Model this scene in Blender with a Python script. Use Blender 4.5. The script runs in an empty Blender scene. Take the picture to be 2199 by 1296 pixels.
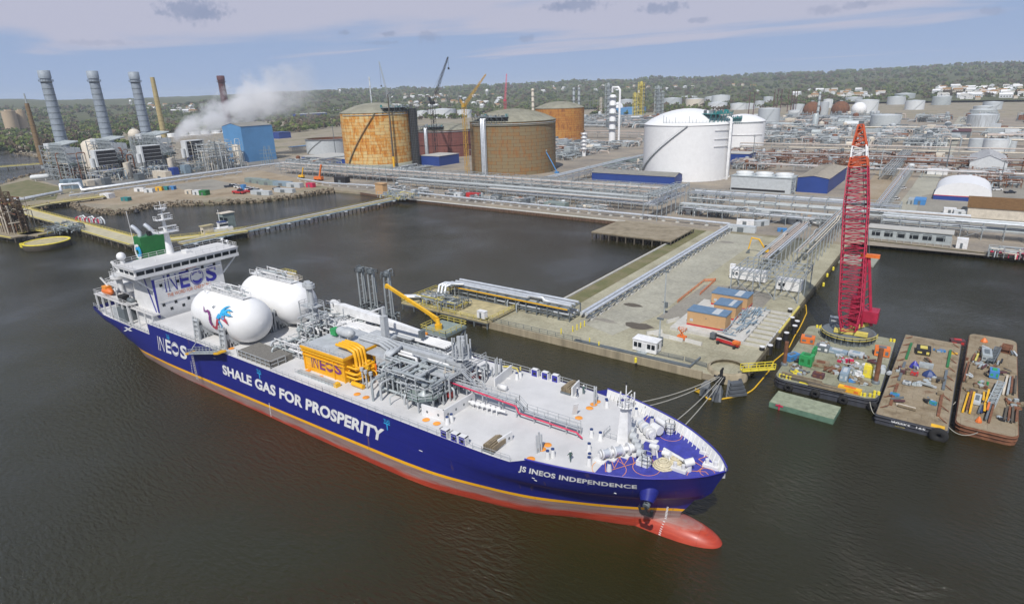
import bpy, bmesh, math, random
from mathutils import Vector as V, Matrix, noise
from mathutils.geometry import tessellate_polygon
R = math.radians; sin = math.sin; cos = math.cos; PI = math.pi
random.seed(7)
SC = bpy.context.scene; COL = SC.collection
# ---------------------------------------------------------------- camera (metres; +X along the quay towards the bow, +Y inland)
CW, CH, CF = 2199., 1296., 1320.
CAM = V((188.1, -74.4, 62.0))
_h = R(90 + 36.07); _p = R(19.0); _r = R(1.77)
_fh = V((cos(_h), sin(_h), 0)); _rt = V((sin(_h), -cos(_h), 0))
FW = _fh*cos(_p) + V((0, 0, -sin(_p))); _up = _rt.cross(FW)
RT = _rt*cos(_r) - _up*sin(_r); UP = _up*cos(_r) + _rt*sin(_r)
def ray(x, y): return FW*CF + RT*(x-CW/2) - UP*(y-CH/2)
GZ = 1.4
def P(x, y, z=GZ):            # where the sight line through a measured photo point meets height z
    d = ray(x, y); t = (z-CAM.z)/d.z; return CAM + d*t
def PX(x, y, X): d = ray(x, y); return CAM + d*((X-CAM.x)/d.x)
def PY(x, y, Y): d = ray(x, y); return CAM + d*((Y-CAM.y)/d.y)
def proj(p):
    d = p-CAM; z = d.dot(FW); return CW/2+CF*d.dot(RT)/z, CH/2-CF*d.dot(UP)/z
def ztop(b, y):                # height above base point b that reaches photo row y
    lo, hi = b.z-5, b.z+200
    for _ in range(40):
        m = (lo+hi)/2
        if proj(V((b.x, b.y, m)))[1] > y: lo = m
        else: hi = m
    return lo
def mpp(p): return (p-CAM).dot(FW)/CF   # metres per photo pixel at p
# ---------------------------------------------------------------- materials
MATS = {}
def nodes(name):
    m = bpy.data.materials.new(name); m.use_nodes = True
    return m, m.node_tree.nodes, m.node_tree.links, m.node_tree.nodes['Principled BSDF']
def mat(name, c, rough=.55, metal=0., var=.18, scale=.6, c2=None, bump=0., streak=False):
    if name in MATS: return MATS[name]
    m, N, L, B = nodes(name)
    B.inputs['Roughness'].default_value = rough; B.inputs['Metallic'].default_value = metal
    g = N.new('ShaderNodeNewGeometry'); n = N.new('ShaderNodeTexNoise')
    n.inputs['Scale'].default_value = scale; n.inputs['Detail'].default_value = 5; n.inputs['Roughness'].default_value = .65
    if streak:
        mp = N.new('ShaderNodeMapping'); mp.inputs['Scale'].default_value = (1, 1, .12)
        L.new(g.outputs['Position'], mp.inputs['Vector']); L.new(mp.outputs['Vector'], n.inputs['Vector'])
    else: L.new(g.outputs['Position'], n.inputs['Vector'])
    r = N.new('ShaderNodeValToRGB'); r.color_ramp.elements[0].position = .33; r.color_ramp.elements[1].position = .67
    d = c2 if c2 else tuple(x*(1-var) for x in c); u = c if c2 else tuple(min(1, x*(1+var*.6)) for x in c)
    r.color_ramp.elements[0].color = (*d, 1); r.color_ramp.elements[1].color = (*u, 1)
    L.new(n.outputs['Fac'], r.inputs['Fac']); L.new(r.outputs['Color'], B.inputs['Base Color'])
    if bump:
        b = N.new('ShaderNodeBump'); b.inputs['Strength'].default_value = bump; b.inputs['Distance'].default_value = .1
        L.new(n.outputs['Fac'], b.inputs['Height']); L.new(b.outputs['Normal'], B.inputs['Normal'])
    MATS[name] = m; return m
def M(k): return MATS[k]
for a in [('white', (.74, .74, .73), .45), ('shipwhite', (.68, .68, .67), .5, 0, .14, .25), ('shipgrey', (.42, .44, .45), .5),
          ('deck', (.585, .58, .57), .6, 0, .16, .1), ('blue', (.035, .035, .30), .35, 0, .1), ('deckblue', (.045, .05, .32), .45, 0, .25, .8),
          ('yellow', (.80, .40, .012), .42, 0, .08), ('orange', (.70, .17, .03), .5), ('red', (.48, .03, .03), .45), ('pink', (.55, .03, .09), .5),
          ('green', (.02, .16, .04), .45), ('steel', (.30, .33, .34), .5), ('dsteel', (.13, .15, .16), .5), ('black', (.02, .02, .022), .6),
          ('silver', (.62, .65, .68), .32, .35), ('rust', (.19, .08, .04), .8, 0, .4, .8), ('concrete', (.40, .37, .30), .85, 0, .22, .35),
          ('lconc', (.50, .49, .45), .85, 0, .15, .5), ('conyellow', (.42, .36, .20), .85, 0, .3, .5), ('wood', (.24, .19, .12), .85, 0, .35, .8), ('tan', (.50, .31, .15), .75, 0, .08),
          ('roofblue', (.12, .20, .30), .5, 0, .15), ('glass', (.015, .02, .025), .15), ('navy', (.022, .06, .28), .5, 0, .1), ('sky', (.06, .22, .48), .5, 0, .08),
          ('roofgrey', (.44, .43, .39), .7, 0, .1), ('galv', (.42, .46, .46), .5, .2, .2), ('tyre', (.018, .018, .018), .9), ('orangelt', (.8, .3, .04), .6),
          ('skin', (.45, .27, .18), .6), ('rope', (.42, .40, .34), .9), ('brick', (.10, .04, .045), .9), ('boom', (.75, .42, .02), .6),
          ('paleyel', (.62, .52, .12), .6), ('teal', (.03, .22, .22), .6), ('grn', (.03, .30, .09), .55), ('cont', (.11, .20, .14), .7, 0, .3, .7), ('tankgrey', (.46, .49, .50), .6, 0, .12),
          ('tankwhite', (.60, .62, .62), .55, 0, .1), ('silo', (.42, .33, .22), .85), ('stackgrey', (.27, .31, .35), .6), ('stackbrown', (.22, .15, .08), .9), ('stacktan', (.42, .34, .17), .8), ('cream', (.6, .54, .44), .7),
          ('brownroof', (.30, .17, .07), .85), ('pipe', (.40, .42, .42), .5), ('pipe2', (.45, .38, .33), .6), ('boat', (.025, .05, .16), .5), ('dirtdk', (.10, .085, .065), .95), ('barge', (.34, .27, .17), .85, 0, .35, .3)]:
    mat(*a)
# ---------------------------------------------------------------- mesh builder
class MB:
    def __init__(s): s.v = []; s.f = []; s.mi = []; s.ms = []; s.sm = []; s.cur = 0; s.smooth = False
    def use(s, k):
        m = MATS[k] if isinstance(k, str) else k
        if m not in s.ms: s.ms.append(m)
        s.cur = s.ms.index(m); return s
    def add(s, vs, fs, sm=False):
        o = len(s.v); s.v += [tuple(x) for x in vs]
        for f in fs: s.f.append([o+i for i in f]); s.mi.append(s.cur); s.sm.append(sm)
        return s
    def box(s, a, b):
        x0, y0, z0 = a; x1, y1, z1 = b
        return s.add([(x0, y0, z0), (x1, y0, z0), (x1, y1, z0), (x0, y1, z0), (x0, y0, z1), (x1, y0, z1), (x1, y1, z1), (x0, y1, z1)],
                     [(0, 3, 2, 1), (4, 5, 6, 7), (0, 1, 5, 4), (1, 2, 6, 5), (2, 3, 7, 6), (3, 0, 4, 7)])
    def cbox(s, c, d, rz=0.):
        o = len(s.v); s.box((-d[0]/2, -d[1]/2, 0), (d[0]/2, d[1]/2, d[2])); c_, s_ = cos(rz), sin(rz)
        for i in range(o, len(s.v)):
            x, y, z = s.v[i]; s.v[i] = (c[0]+x*c_-y*s_, c[1]+x*s_+y*c_, c[2]+z)
        return s
    def prism(s, pts, z0, z1):
        n = len(pts); vs = [(p[0], p[1], z0) for p in pts]+[(p[0], p[1], z1) for p in pts]
        t = tessellate_polygon([[V((p[0], p[1], 0)) for p in pts]])
        fs = []
        for a in t:
            p, q, r = (V(pts[i][:2]) for i in a)
            if (q-p).cross(r-p) < 0: a = a[::-1]
            fs.append(tuple(i+n for i in a)); fs.append(tuple(a[::-1]))
        ar = sum(pts[i][0]*pts[(i+1) % n][1]-pts[(i+1) % n][0]*pts[i][1] for i in range(n))
        for i in range(n):
            j = (i+1) % n; fs.append((i, j, j+n, i+n) if ar > 0 else (j, i, i+n, j+n))
        return s.add(vs, fs)
    def ring(s, p, d, r, n):
        d = d.normalized(); a = d.orthogonal().normalized(); b = d.cross(a)
        return [p+a*(r*cos(2*PI*i/n))+b*(r*sin(2*PI*i/n)) for i in range(n)]
    def cyl(s, p, q, r, r2=None, n=8, cap=True):
        p, q = V(p), V(q); r2 = r if r2 is None else r2; d = q-p
        if d.length < 1e-6: return s
        vs = s.ring(p, d, r, n)+s.ring(q, d, r2, n)
        fs = [(i, (i+1) % n, n+(i+1) % n, n+i) for i in range(n)]
        s.add(vs, fs, n > 5)
        if cap: s.add(vs, [tuple(range(n-1, -1, -1)), tuple(range(n, 2*n))])
        return s
    def beam(s, p, q, w, h=None):
        p, q = V(p), V(q); d = (q-p)
        if d.length < 1e-6: return s
        h = h or w; dn = d.normalized(); a = dn.cross(V((0, 0, 1)))
        a = V((1, 0, 0)) if a.length < .02 else a.normalized(); b = a.cross(dn); a = a*(w/2); b = b*(h/2)
        return s.add([p-a-b, p+a-b, p+a+b, p-a+b, q-a-b, q+a-b, q+a+b, q-a+b],
                     [(0, 1, 2, 3), (7, 6, 5, 4), (1, 0, 4, 5), (2, 1, 5, 6), (3, 2, 6, 7), (0, 3, 7, 4)])
    def pipe(s, pts, r, n=6):
        pts = [V(p) for p in pts]
        if len(pts) == 2: return s.cyl(pts[0], pts[1], r, n=n)
        ds = [(pts[i+1]-pts[i]).normalized() for i in range(len(pts)-1)]; rings = []
        a = ds[0].orthogonal().normalized()
        for i, p in enumerate(pts):
            d = ds[0] if i == 0 else ds[-1] if i == len(pts)-1 else (ds[i-1]+ds[i]).normalized()
            a = a-d*a.dot(d)
            a = d.orthogonal().normalized() if a.length < .05 else a.normalized()
            b = d.cross(a); k = 1.
            if 0 < i < len(pts)-1: k = min(1.4, 1/max(.6, d.dot(ds[i])))
            rings.append([p+a*(r*k*cos(2*PI*j/n))+b*(r*k*sin(2*PI*j/n)) for j in range(n)])
        vs = [x for g in rings for x in g]; fs = []
        for i in range(len(pts)-1):
            for j in range(n): fs.append((i*n+j, i*n+(j+1) % n, (i+1)*n+(j+1) % n, (i+1)*n+j))
        s.add(vs, fs, True); m = len(vs)
        return s.add(vs[:n]+vs[-n:], [tuple(range(n-1, -1, -1)), tuple(range(n, 2*n))])
    def lathe(s, c, prof, n=24, sm=True, axis='z', close=False):
        vs = []
        for r, z in prof:
            for i in range(n):
                a = 2*PI*i/n; x, y = r*cos(a), r*sin(a)
                vs.append((c[0]+x, c[1]+y, c[2]+z) if axis == 'z' else (c[0]+z, c[1]+x, c[2]+y))
        fs = []
        for k in range(len(prof)-1):
            for i in range(n): fs.append((k*n+i, k*n+(i+1) % n, (k+1)*n+(i+1) % n, (k+1)*n+i))
        return s.add(vs, fs, sm)
    def sphere(s, c, r, n=14, m=8, sz=1.):
        return s.lathe(c, [(max(.001, r*sin(PI*k/m)), -r*sz*cos(PI*k/m)) for k in range(m+1)], n)
    def rail(s, pts, h=1.1, w=.07, step=2.2, mid=True):
        pts = [V(p) for p in pts]
        for a, b in zip(pts, pts[1:]):
            n = max(1, round((b-a).length/step))
            for i in range(n+1):
                p = a.lerp(b, i/n); s.beam(p, p+V((0, 0, h)), w)
            for k in ((.5, 1.) if mid else (1.,)): s.beam(a+V((0, 0, h*k)), b+V((0, 0, h*k)), w)
        return s
    def truss(s, a, b, w, h, n, t=.1, up=V((0, 0, 1)), diag=True):      # box lattice from a to b
        a, b = V(a), V(b); d = (b-a).normalized(); x = d.cross(up)
        x = V((1, 0, 0)) if x.length < .05 else x.normalized(); y = x.cross(d)
        w = w if isinstance(w, tuple) else (w, w); h = h if isinstance(h, tuple) else (h, h)
        def cn(k):
            f = k/n; p = a.lerp(b, f); ww = w[0]+(w[1]-w[0])*f; hh = h[0]+(h[1]-h[0])*f
            return [p+x*(sx*ww/2)+y*(sy*hh/2) for sx, sy in ((-1, -1), (1, -1), (1, 1), (-1, 1))]
        A, Bq = cn(0), cn(n)
        for i in range(4): s.beam(A[i], Bq[i], t*1.5)
        for k in range(n):
            p, q = cn(k), cn(k+1)
            for i in range(4):
                j = (i+1) % 4; s.beam(p[i], p[j], t)
                if diag: s.beam(p[i] if (k+i) % 2 else p[j], q[j] if (k+i) % 2 else q[i], t)
        for i in range(4): s.beam(Bq[i], Bq[(i+1) % 4], t)
        return s
    def xf(s, mx, i0=0):
        for i in range(i0, len(s.v)): s.v[i] = tuple(mx @ V(s.v[i]))
        return s
    def build(s, name, parent=None, loc=None):
        me = bpy.data.meshes.new(name)
        vs = s.v
        if loc is not None: vs = [(x-loc[0], y-loc[1], z-loc[2]) for x, y, z in vs]
        me.from_pydata(vs, [], s.f)
        for m in s.ms: me.materials.append(m)
        if not s.ms: me.materials.append(MATS['steel'])
        me.polygons.foreach_set('material_index', s.mi); me.polygons.foreach_set('use_smooth', s.sm)
        o = bpy.data.objects.new(name, me); COL.objects.link(o)
        if loc is not None: o.location = loc
        if parent: o.parent = parent
        return o
def tag(o, label, cat, group=None, kind=None):
    if label: o['label'] = label
    if cat: o['category'] = cat
    if group: o['group'] = group
    if kind: o['kind'] = kind
    return o
def thing(name, label, cat, loc=(0, 0, 0), rz=0., group=None):
    o = bpy.data.objects.new(name, None); COL.objects.link(o); o.empty_display_size = .5
    o.location = loc; o.rotation_euler = (0, 0, rz); return tag(o, label, cat, group)
def single(name, label, cat, m, group=None):           # a thing that is one mesh, its origin at its base
    xs = [p[0] for p in m.v]; ys = [p[1] for p in m.v]; z = min(p[2] for p in m.v)
    return tag(m.build(name, None, ((min(xs)+max(xs))/2, (min(ys)+max(ys))/2, z)), label, cat, group)
def sub(parent, name, m, keys=None):                    # a part given in world coordinates under a thing without rotation
    l = parent.location
    if parent.parent: l = l+parent.parent.location
    m.v = [(x-l[0], y-l[1], z-l[2]) for x, y, z in m.v]
    return m.build(name, parent)
def dup(root, loc, rz=0., label=None, group=None, scale=None):
    r = root.copy(); COL.objects.link(r); r.location = loc; r.rotation_euler = (0, 0, rz)
    if label: r['label'] = label
    if group: r['group'] = group
    if scale: r.scale = scale
    for ch in list(root.children):
        c = ch.copy(); COL.objects.link(c); c.parent = r
        for g in list(ch.children):
            d = g.copy(); COL.objects.link(d); d.parent = c
    return r
def struct(name, m): return tag(m.build(name), None, None, None, 'structure')
def glyphs(txt, size, bold=0., spacing=1., wide=1.):    # filled lettering as flat triangles: (verts [(x, y)], faces)
    cu = bpy.data.curves.new('lettering', 'FONT'); cu.body = txt; cu.size = size; cu.offset = bold; cu.space_character = spacing; cu.resolution_u = 4
    o = bpy.data.objects.new('lettering', cu); COL.objects.link(o)
    dg = bpy.context.evaluated_depsgraph_get(); me = bpy.data.meshes.new_from_object(o.evaluated_get(dg))
    vs = [(v.co.x*wide, v.co.y) for v in me.vertices]; fs = [tuple(p.vertices) for p in me.polygons]
    bpy.data.objects.remove(o); bpy.data.curves.remove(cu); bpy.data.meshes.remove(me)
    return vs, fs
def lettering(m, txt, size, place, **k):                # place(x, y) -> 3D; x scaled so the text starts at 0
    vs, fs = glyphs(txt, size, **k); x0 = min(v[0] for v in vs); x1 = max(v[0] for v in vs)
    m.add([place((x-x0)/(x1-x0), y/size) for x, y in vs], fs)
    return m
# ================================================================ THE GAS CARRIER
def interp(tab, x):
    if x <= tab[0][0]: return tab[0][1]
    for i in range(len(tab)-1):
        x0, y0 = tab[i]; x1, y1 = tab[i+1]
        if x <= x1:
            t = (x-x0)/(x1-x0)
            m0 = (y1-tab[i-1][1])/(x1-tab[i-1][0]) if i > 0 else (y1-y0)/(x1-x0)
            m1 = (tab[i+2][1]-y0)/(tab[i+2][0]-x0) if i+2 < len(tab) else (y1-y0)/(x1-x0)
            h = x1-x0; t2, t3 = t*t, t*t*t
            return (2*t3-3*t2+1)*y0+(t3-2*t2+t)*h*m0+(-2*t3+3*t2)*y1+(t3-t2)*h*m1
    return tab[-1][1]
BM = 13.3
HULL = [(-2, [(14, .2), (22, 6), (32, 11), (46, 13.2), (60, BM), (112, BM), (125, 12.6), (135, 9.8), (145, 6.2), (153, 3.4), (160, 1.4), (163.0, .3)]),
        (0, [(10, .4), (16, 6.5), (23, 11.6), (32, 12.6), (44, 13.2), (56, BM), (113, BM), (125, 12.9), (133, 11.3), (143, 8.9), (149.4, 6.0), (156, 3.6), (160, 1.7), (163.1, .2)]),
        (3, [(5, 5), (10, 10), (17, 12), (27, 12.8), (40, 13.3), (56, BM), (115, BM), (126, 12.9), (133, 11.8), (143, 9.6), (150, 6.8), (156, 4.1), (160, 2.0), (163.3, .12)]),
        (6, [(1, 11.3), (6, 12.2), (14, 12.8), (27, 13.2), (40, BM), (56, BM), (118, BM), (130, 12.9), (138, 11.8), (146, 9.6), (152, 7.4), (158, 4.6), (162, 2.3), (165.2, .12)]),
        (8, [(0, 12.2), (6, 12.8), (14, 13.1), (27, 13.3), (40, BM), (56, BM), (122, BM), (134, 13.1), (142, 12.5), (150, 10.5), (156, 8.1), (161, 5.6), (165, 2.8), (167.4, .12)]),
        (11, [(0, 12.6), (6, 13), (14, 13.2), (27, 13.3), (40, BM), (56, BM), (130, BM), (140, 13.15), (146, 12.4), (152.2, 10.8), (158.5, 8.4), (163, 5.7), (166.4, 2.9), (168.6, .15)]),
        (12.4, [(0, 12.6), (6, 13), (14, 13.2), (27, 13.3), (40, BM), (56, BM), (131, BM), (141, 13.25), (146, 12.7), (152.2, 11.3), (159, 8.9), (163.6, 6.2), (167.4, 3.0), (169.3, .15)])]
def hb(s, z):
    for (z0, t0), (z1, t1) in zip(HULL, HULL[1:]):
        if z <= z1 or z1 == 12.4:
            f = max(0, min(1, (z-z0)/(z1-z0))); return max(.05, interp(t0, s)*(1-f)+interp(t1, s)*f)
def ends(z):
    for (z0, t0), (z1, t1) in zip(HULL, HULL[1:]):
        if z <= z1 or z1 == 12.4:
            f = max(0, min(1, (z-z0)/(z1-z0))); return t0[0][0]*(1-f)+t1[0][0]*f, t0[-1][0]*(1-f)+t1[-1][0]*f
DK, AD = 11.0, 8.0
def topz(s): return 9.1 if s < 6 else 8.25 if s < 33.95 else 11.1 if s < 142 else 11.1+1.3*min(1, (s-142)/3.)
def hullhit(x, y):
    Y = -BM
    for _ in range(12):
        p = PY(x, y, Y); Y = -hb(p.x, p.z)
    return p
ship = thing('gas_carrier', 'long blue and white liquefied gas tanker ship with red underbody moored in the foreground', 'ship')
# hull material: paint bands follow the trim line
def hullmat():
    m, N, L, B = nodes('hull_paint'); B.inputs['Roughness'].default_value = .42
    tc = N.new('ShaderNodeTexCoord'); sp = N.new('ShaderNodeSeparateXYZ'); L.new(tc.outputs['Object'], sp.inputs[0])
    ma = N.new('ShaderNodeMath'); ma.operation = 'MULTIPLY_ADD'; ma.inputs[1].default_value = -.0150; ma.inputs[2].default_value = .62   # trim
    L.new(sp.outputs['X'], ma.inputs[0]); z = N.new('ShaderNodeMath'); L.new(sp.outputs['Z'], z.inputs[0]); L.new(ma.outputs[0], z.inputs[1])
    n = N.new('ShaderNodeTexNoise'); mp = N.new('ShaderNodeMapping'); mp.inputs['Scale'].default_value = (.16, .16, 1.6); n.inputs['Detail'].default_value = 7; n.inputs['Scale'].default_value = 1.; n.inputs['Roughness'].default_value = .7
    L.new(tc.outputs['Object'], mp.inputs[0]); L.new(mp.outputs[0], n.inputs['Vector'])
    def band(lo, hi, src):
        r = N.new('ShaderNodeMapRange'); r.inputs['From Min'].default_value = lo; r.inputs['From Max'].default_value = hi; r.clamp = True
        L.new(src, r.inputs['Value']); return r.outputs['Result']
    def mix(f, a, b):
        x = N.new('ShaderNodeMix'); x.data_type = 'RGBA'; L.new(f, x.inputs[0])
        for s_, i in ((a, 6), (b, 7)):
            if isinstance(s_, tuple): x.inputs[i].default_value = (*s_, 1)
            else: L.new(s_, x.inputs[i])
        return x.outputs[2]
    nz = N.new('ShaderNodeMath'); nz.operation = 'MULTIPLY_ADD'; nz.inputs[1].default_value = 1.5; L.new(n.outputs['Fac'], nz.inputs[0]); L.new(z.outputs[0], nz.inputs[2])
    red = mix(band(.45, .62, n.outputs['Fac']), (.35, .042, .022), (.45, .068, .034))
    scum = mix(band(.35, .7, n.outputs['Fac']), (.24, .13, .11), (.30, .24, .22))
    c = mix(band(.38, 1.0, nz.outputs[0]), red, scum)
    c = mix(band(1.60, 1.62, z.outputs[0]), c, (.85, .42, .012))
    blu = mix(band(.3, .75, n.outputs['Fac']), (.014, .018, .17), (.019, .025, .21))
    c = mix(band(2.20, 2.22, z.outputs[0]), c, blu)
    br = N.new('ShaderNodeTexBrick'); cb = N.new('ShaderNodeCombineXYZ'); L.new(sp.outputs['X'], cb.inputs[0]); L.new(sp.outputs['Z'], cb.inputs[1]); L.new(cb.outputs[0], br.inputs['Vector'])
    for k_, v_ in (('Scale', 1.), ('Brick Width', 9.), ('Row Height', 2.4), ('Mortar Size', .035)): br.inputs[k_].default_value = v_
    br.inputs['Color1'].default_value = (1, 1, 1, 1); br.inputs['Color2'].default_value = (.90, .90, .92, 1); br.inputs['Mortar'].default_value = (.7, .7, .7, 1)
    y = N.new('ShaderNodeMix'); y.data_type = 'RGBA'; y.blend_type = 'MULTIPLY'; y.inputs[0].default_value = .75; L.new(c, y.inputs[6]); L.new(br.outputs['Color'], y.inputs[7]); c = y.outputs[2]
    ns = N.new('ShaderNodeTexNoise'); m2 = N.new('ShaderNodeMapping'); m2.inputs['Scale'].default_value = (.9, .9, .12); ns.inputs['Scale'].default_value = 1.; ns.inputs['Detail'].default_value = 4; L.new(tc.outputs['Object'], m2.inputs[0]); L.new(m2.outputs[0], ns.inputs['Vector'])
    c = mix(band(.66, .80, ns.outputs['Fac']), c, (.16, .10, .09))
    L.new(c, B.inputs['Base Color']); B.inputs['Specular IOR Level'].default_value = .3
    B.inputs['Coat Weight'].default_value = .05; B.inputs['Coat Roughness'].default_value = .2
    MATS['hull'] = m
hullmat()
def clutter(m, x0, x1, y0, y1, z0, h, n, seed, r=(.08, .22), keys=('shipgrey', 'shipwhite', 'galv'), frames=True, valves=True):
    q = random.Random(seed); lx, ly = x1-x0, y1-y0
    for i in range(n):
        m.use(q.choice(keys)); rr = q.uniform(*r); z = z0+q.uniform(.12, 1)*h
        x, y = q.uniform(x0, x1), q.uniform(y0, y1); k = q.random()
        if k < .3: L_ = q.uniform(.2, .7)*lx; a = max(x0, x-L_/2); m.cyl((a, y, z), (min(x1, a+L_), y, z), rr, n=6)
        elif k < .55: L_ = q.uniform(.2, .7)*ly; a = max(y0, y-L_/2); m.cyl((x, a, z), (x, min(y1, a+L_), z), rr, n=6)
        elif k < .8:
            L_ = q.uniform(.1, .35)*min(lx, ly)+.8; d = q.choice(((1, 0), (-1, 0), (0, 1), (0, -1)))
            m.pipe([(x, y, z0), (x, y, z-rr*2), (x+d[0]*rr*2, y+d[1]*rr*2, z), (x+d[0]*L_, y+d[1]*L_, z), (x+d[0]*(L_+rr*2), y+d[1]*(L_+rr*2), z-rr*2), (x+d[0]*(L_+rr*2), y+d[1]*(L_+rr*2), z0)], rr)
        elif valves:
            m.cyl((x, y, z0), (x, y, z), rr*.7, n=6); m.cyl((x, y, z), (x, y, z+.25), rr*2.2, n=8)
            if q.random() < .4: m.cyl((x-rr*3, y, z-.3), (x+rr*3, y, z-.3), rr*1.8, n=8)
    if frames:
        m.use(keys[0]); nx = max(1, round(lx/4)); ny = max(1, round(ly/4))
        for i in range(nx+1):
            for j in range(ny+1):
                if q.random() < .75:
                    x, y = x0+lx*i/nx, y0+ly*j/ny; t = z0+h*q.uniform(.7, 1.1); m.beam((x, y, z0), (x, y, t), .16)
                    if i < nx: m.beam((x, y, t-.2), (x+lx/nx, y, t-.2), .14)
                    if j < ny and q.random() < .6: m.beam((x, y, t-.3), (x, y+ly/ny, t-.3), .14)
    return m
def build_hull():
    m = MB().use('hull')
    ts = [i/40*.02 for i in range(0)]+[.0, .01, .02, .035, .05, .07, .09, .11, .13, .15, .17, .195]
    ss = sorted(set([33.9, 34.0]+[40+4*i for i in range(22)]+[126, 129, 132, 135, 138, 140, 142, 143.5, 145]))
    cols = []
    fr = [.02, .05, .09, .14, .2, .28, .36, .46, .56, .66, .76, .86, .94]
    keyss = [('a', f) for f in [0]+fr]+[('s', s) for s in ss]+[('b', f) for f in fr[::1]+[.98, 1.]]
    zs = [-2, -1, 0, .7, 1.4, 2.1, 3, 4.5, 6, 7, 8]
    for k, f in keyss:
        col = []
        for z in zs+[.5, 1.]:
            def sof(zz):
                e0, e1 = ends(zz)
                return f if k == 's' else e0+(33.9-e0)*f if k == 'a' else 145+(e1-145)*f
            if z in zs and not (z in (.5,) or (z == 1.)): zz = z
            s = None
            col.append(None)
        # explicit column
        col = []
        for z in zs: col.append((sof(z), z))
        st = sof(11); t = topz(st)
        col.append((sof(8+(t-8)*.5), 8+(t-8)*.5)); col.append((sof(t), t))
        cols.append(col)
    nl = len(zs)+2
    for side in (-1, 1):
        vs = [(s, side*hb(s, z), z) for c in cols for s, z in c]
        fs = []
        for i in range(len(cols)-1):
            for j in range(nl-1):
                q = (i*nl+j, (i+1)*nl+j, (i+1)*nl+j+1, i*nl+j+1); fs.append(q if side < 0 else q[::-1])
        m.add(vs, fs, True)
    c = cols[0]; vs = [(s, -hb(s, z), z) for s, z in c]+[(s, hb(s, z), z) for s, z in c]
    m.add(vs, [(nl+j, j, j+1, nl+j+1) for j in range(nl-1)])
    m.lathe((158.6, 0, -.8), [(0.01, -10)]+[(3.05*max(0, 1-abs(x/11.1)**2.9)**.46, x) for x in (-9, -7, -4, 0, 3, 5.5, 7.5, 9, 10, 10.5, 10.8, 11.0)]+[(.01, 11.1)], 22, axis='x')
    return m.build('hull', ship)
build_hull()
# decks
def deckstrip(m, s0, s1, z, n, inset=.05):
    ss = [s0+(s1-s0)*i/n for i in range(n+1)]
    vs = []
    for s in ss: h = hb(s, z)-inset; vs += [(s, -h, z), (s, 0, z+.06), (s, h, z)]
    fs = []
    for i in range(n): o = i*3; fs += [(o, o+3, o+4, o+1), (o+1, o+4, o+5, o+2)]
    m.add(vs, fs)
m = MB().use('deck'); deckstrip(m, 33.95, 168, DK, 60)
m.add([(34, -13.2, AD), (34, 13.2, AD), (34, 13.2, DK), (34, -13.2, DK)], [(0, 1, 2, 3)])
m.build('main_deck', ship)
m = MB().use('deck'); deckstrip(m, .1, 34.0, AD, 16); m.build('aft_deck', ship)
bl = [P(x, y, DK) for x, y in ((1281, 1012), (1300, 990), (1362, 976), (1388, 945), (1374, 905), (1398, 884))]; s0_ = bl[0].x; s1_ = bl[-1].x
out_ = [(s, -hb(s, DK)+.14) for s in [s0_+(168.3-s0_)*i/20 for i in range(21)]]+[(s, hb(s, DK)-.14) for s in [168.3+(s1_-168.3)*i/20 for i in range(21)]]
m = MB().use('deckblue'); m.prism(out_+[(p.x, p.y) for p in bl[::-1][0:5]], DK, DK+.075)
m.build('forecastle_deck', ship)
# bulwark lining with stays
m = MB().use('shipwhite'); cap = MB().use('blue')
for side in (-1, 1):
    pts = []
    for i in range(31):
        s = 144.6+(169.0-144.6)*i/30; pts.append((s, hb(s, 12.3)-.14, hb(s, DK)-.22))
    vs = []
    for s, a, b in pts: vs += [(s, side*max(.02, a), 12.38), (s, side*max(.02, b), DK)]
    m.add(vs, [(2*i, 2*i+1, 2*i+3, 2*i+2) if side > 0 else (2*i+2, 2*i+3, 2*i+1, 2*i) for i in range(30)])
    for s, a, b in pts[1:-1]:
        m.add([(s-.05, side*max(.05, a), 12.3), (s-.05, side*max(.05, b), DK), (s-.05, side*max(.05, b-.75), DK), (s+.05, side*max(.05, a), 12.3), (s+.05, side*max(.05, b), DK), (s+.05, side*max(.05, b-.75), DK)],
              [(0, 1, 2), (3, 5, 4), (0, 3, 4, 1), (0, 2, 5, 3)])
    cap.pipe([(s, side*(a+.08), 12.42) for s, a, b in pts], .13, 5)
m.build('bulwark_lining', ship); cap.build('bulwark_rail', ship)
# deck edge railing
m = MB().use('shipgrey')
for side in (-1, 1):
    m.rail([(s, side*(hb(s, DK)-.18), DK) for s in [34.5, 40, 56]+([84, 100, 130, 137, 142] if side > 0 else [70])], 1.1, .07, 2.)
    if side < 0: m.rail([(s, side*(hb(s, DK)-.18), DK) for s in [84, 100, 130, 137, 142]], 1.0, .045, 2.)
    m.rail([(s, side*(hb(s, 9)-.15), 9.1 if s < 6 else AD+.2) for s in [.6, 5.5, 14, 24, 33]], 1.1, .07, 2.)
m.rail([(.3, -10, 9.1), (.3, 10, 9.1)], 1.1, .07, 2)
m.build('deck_railing', ship)
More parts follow.
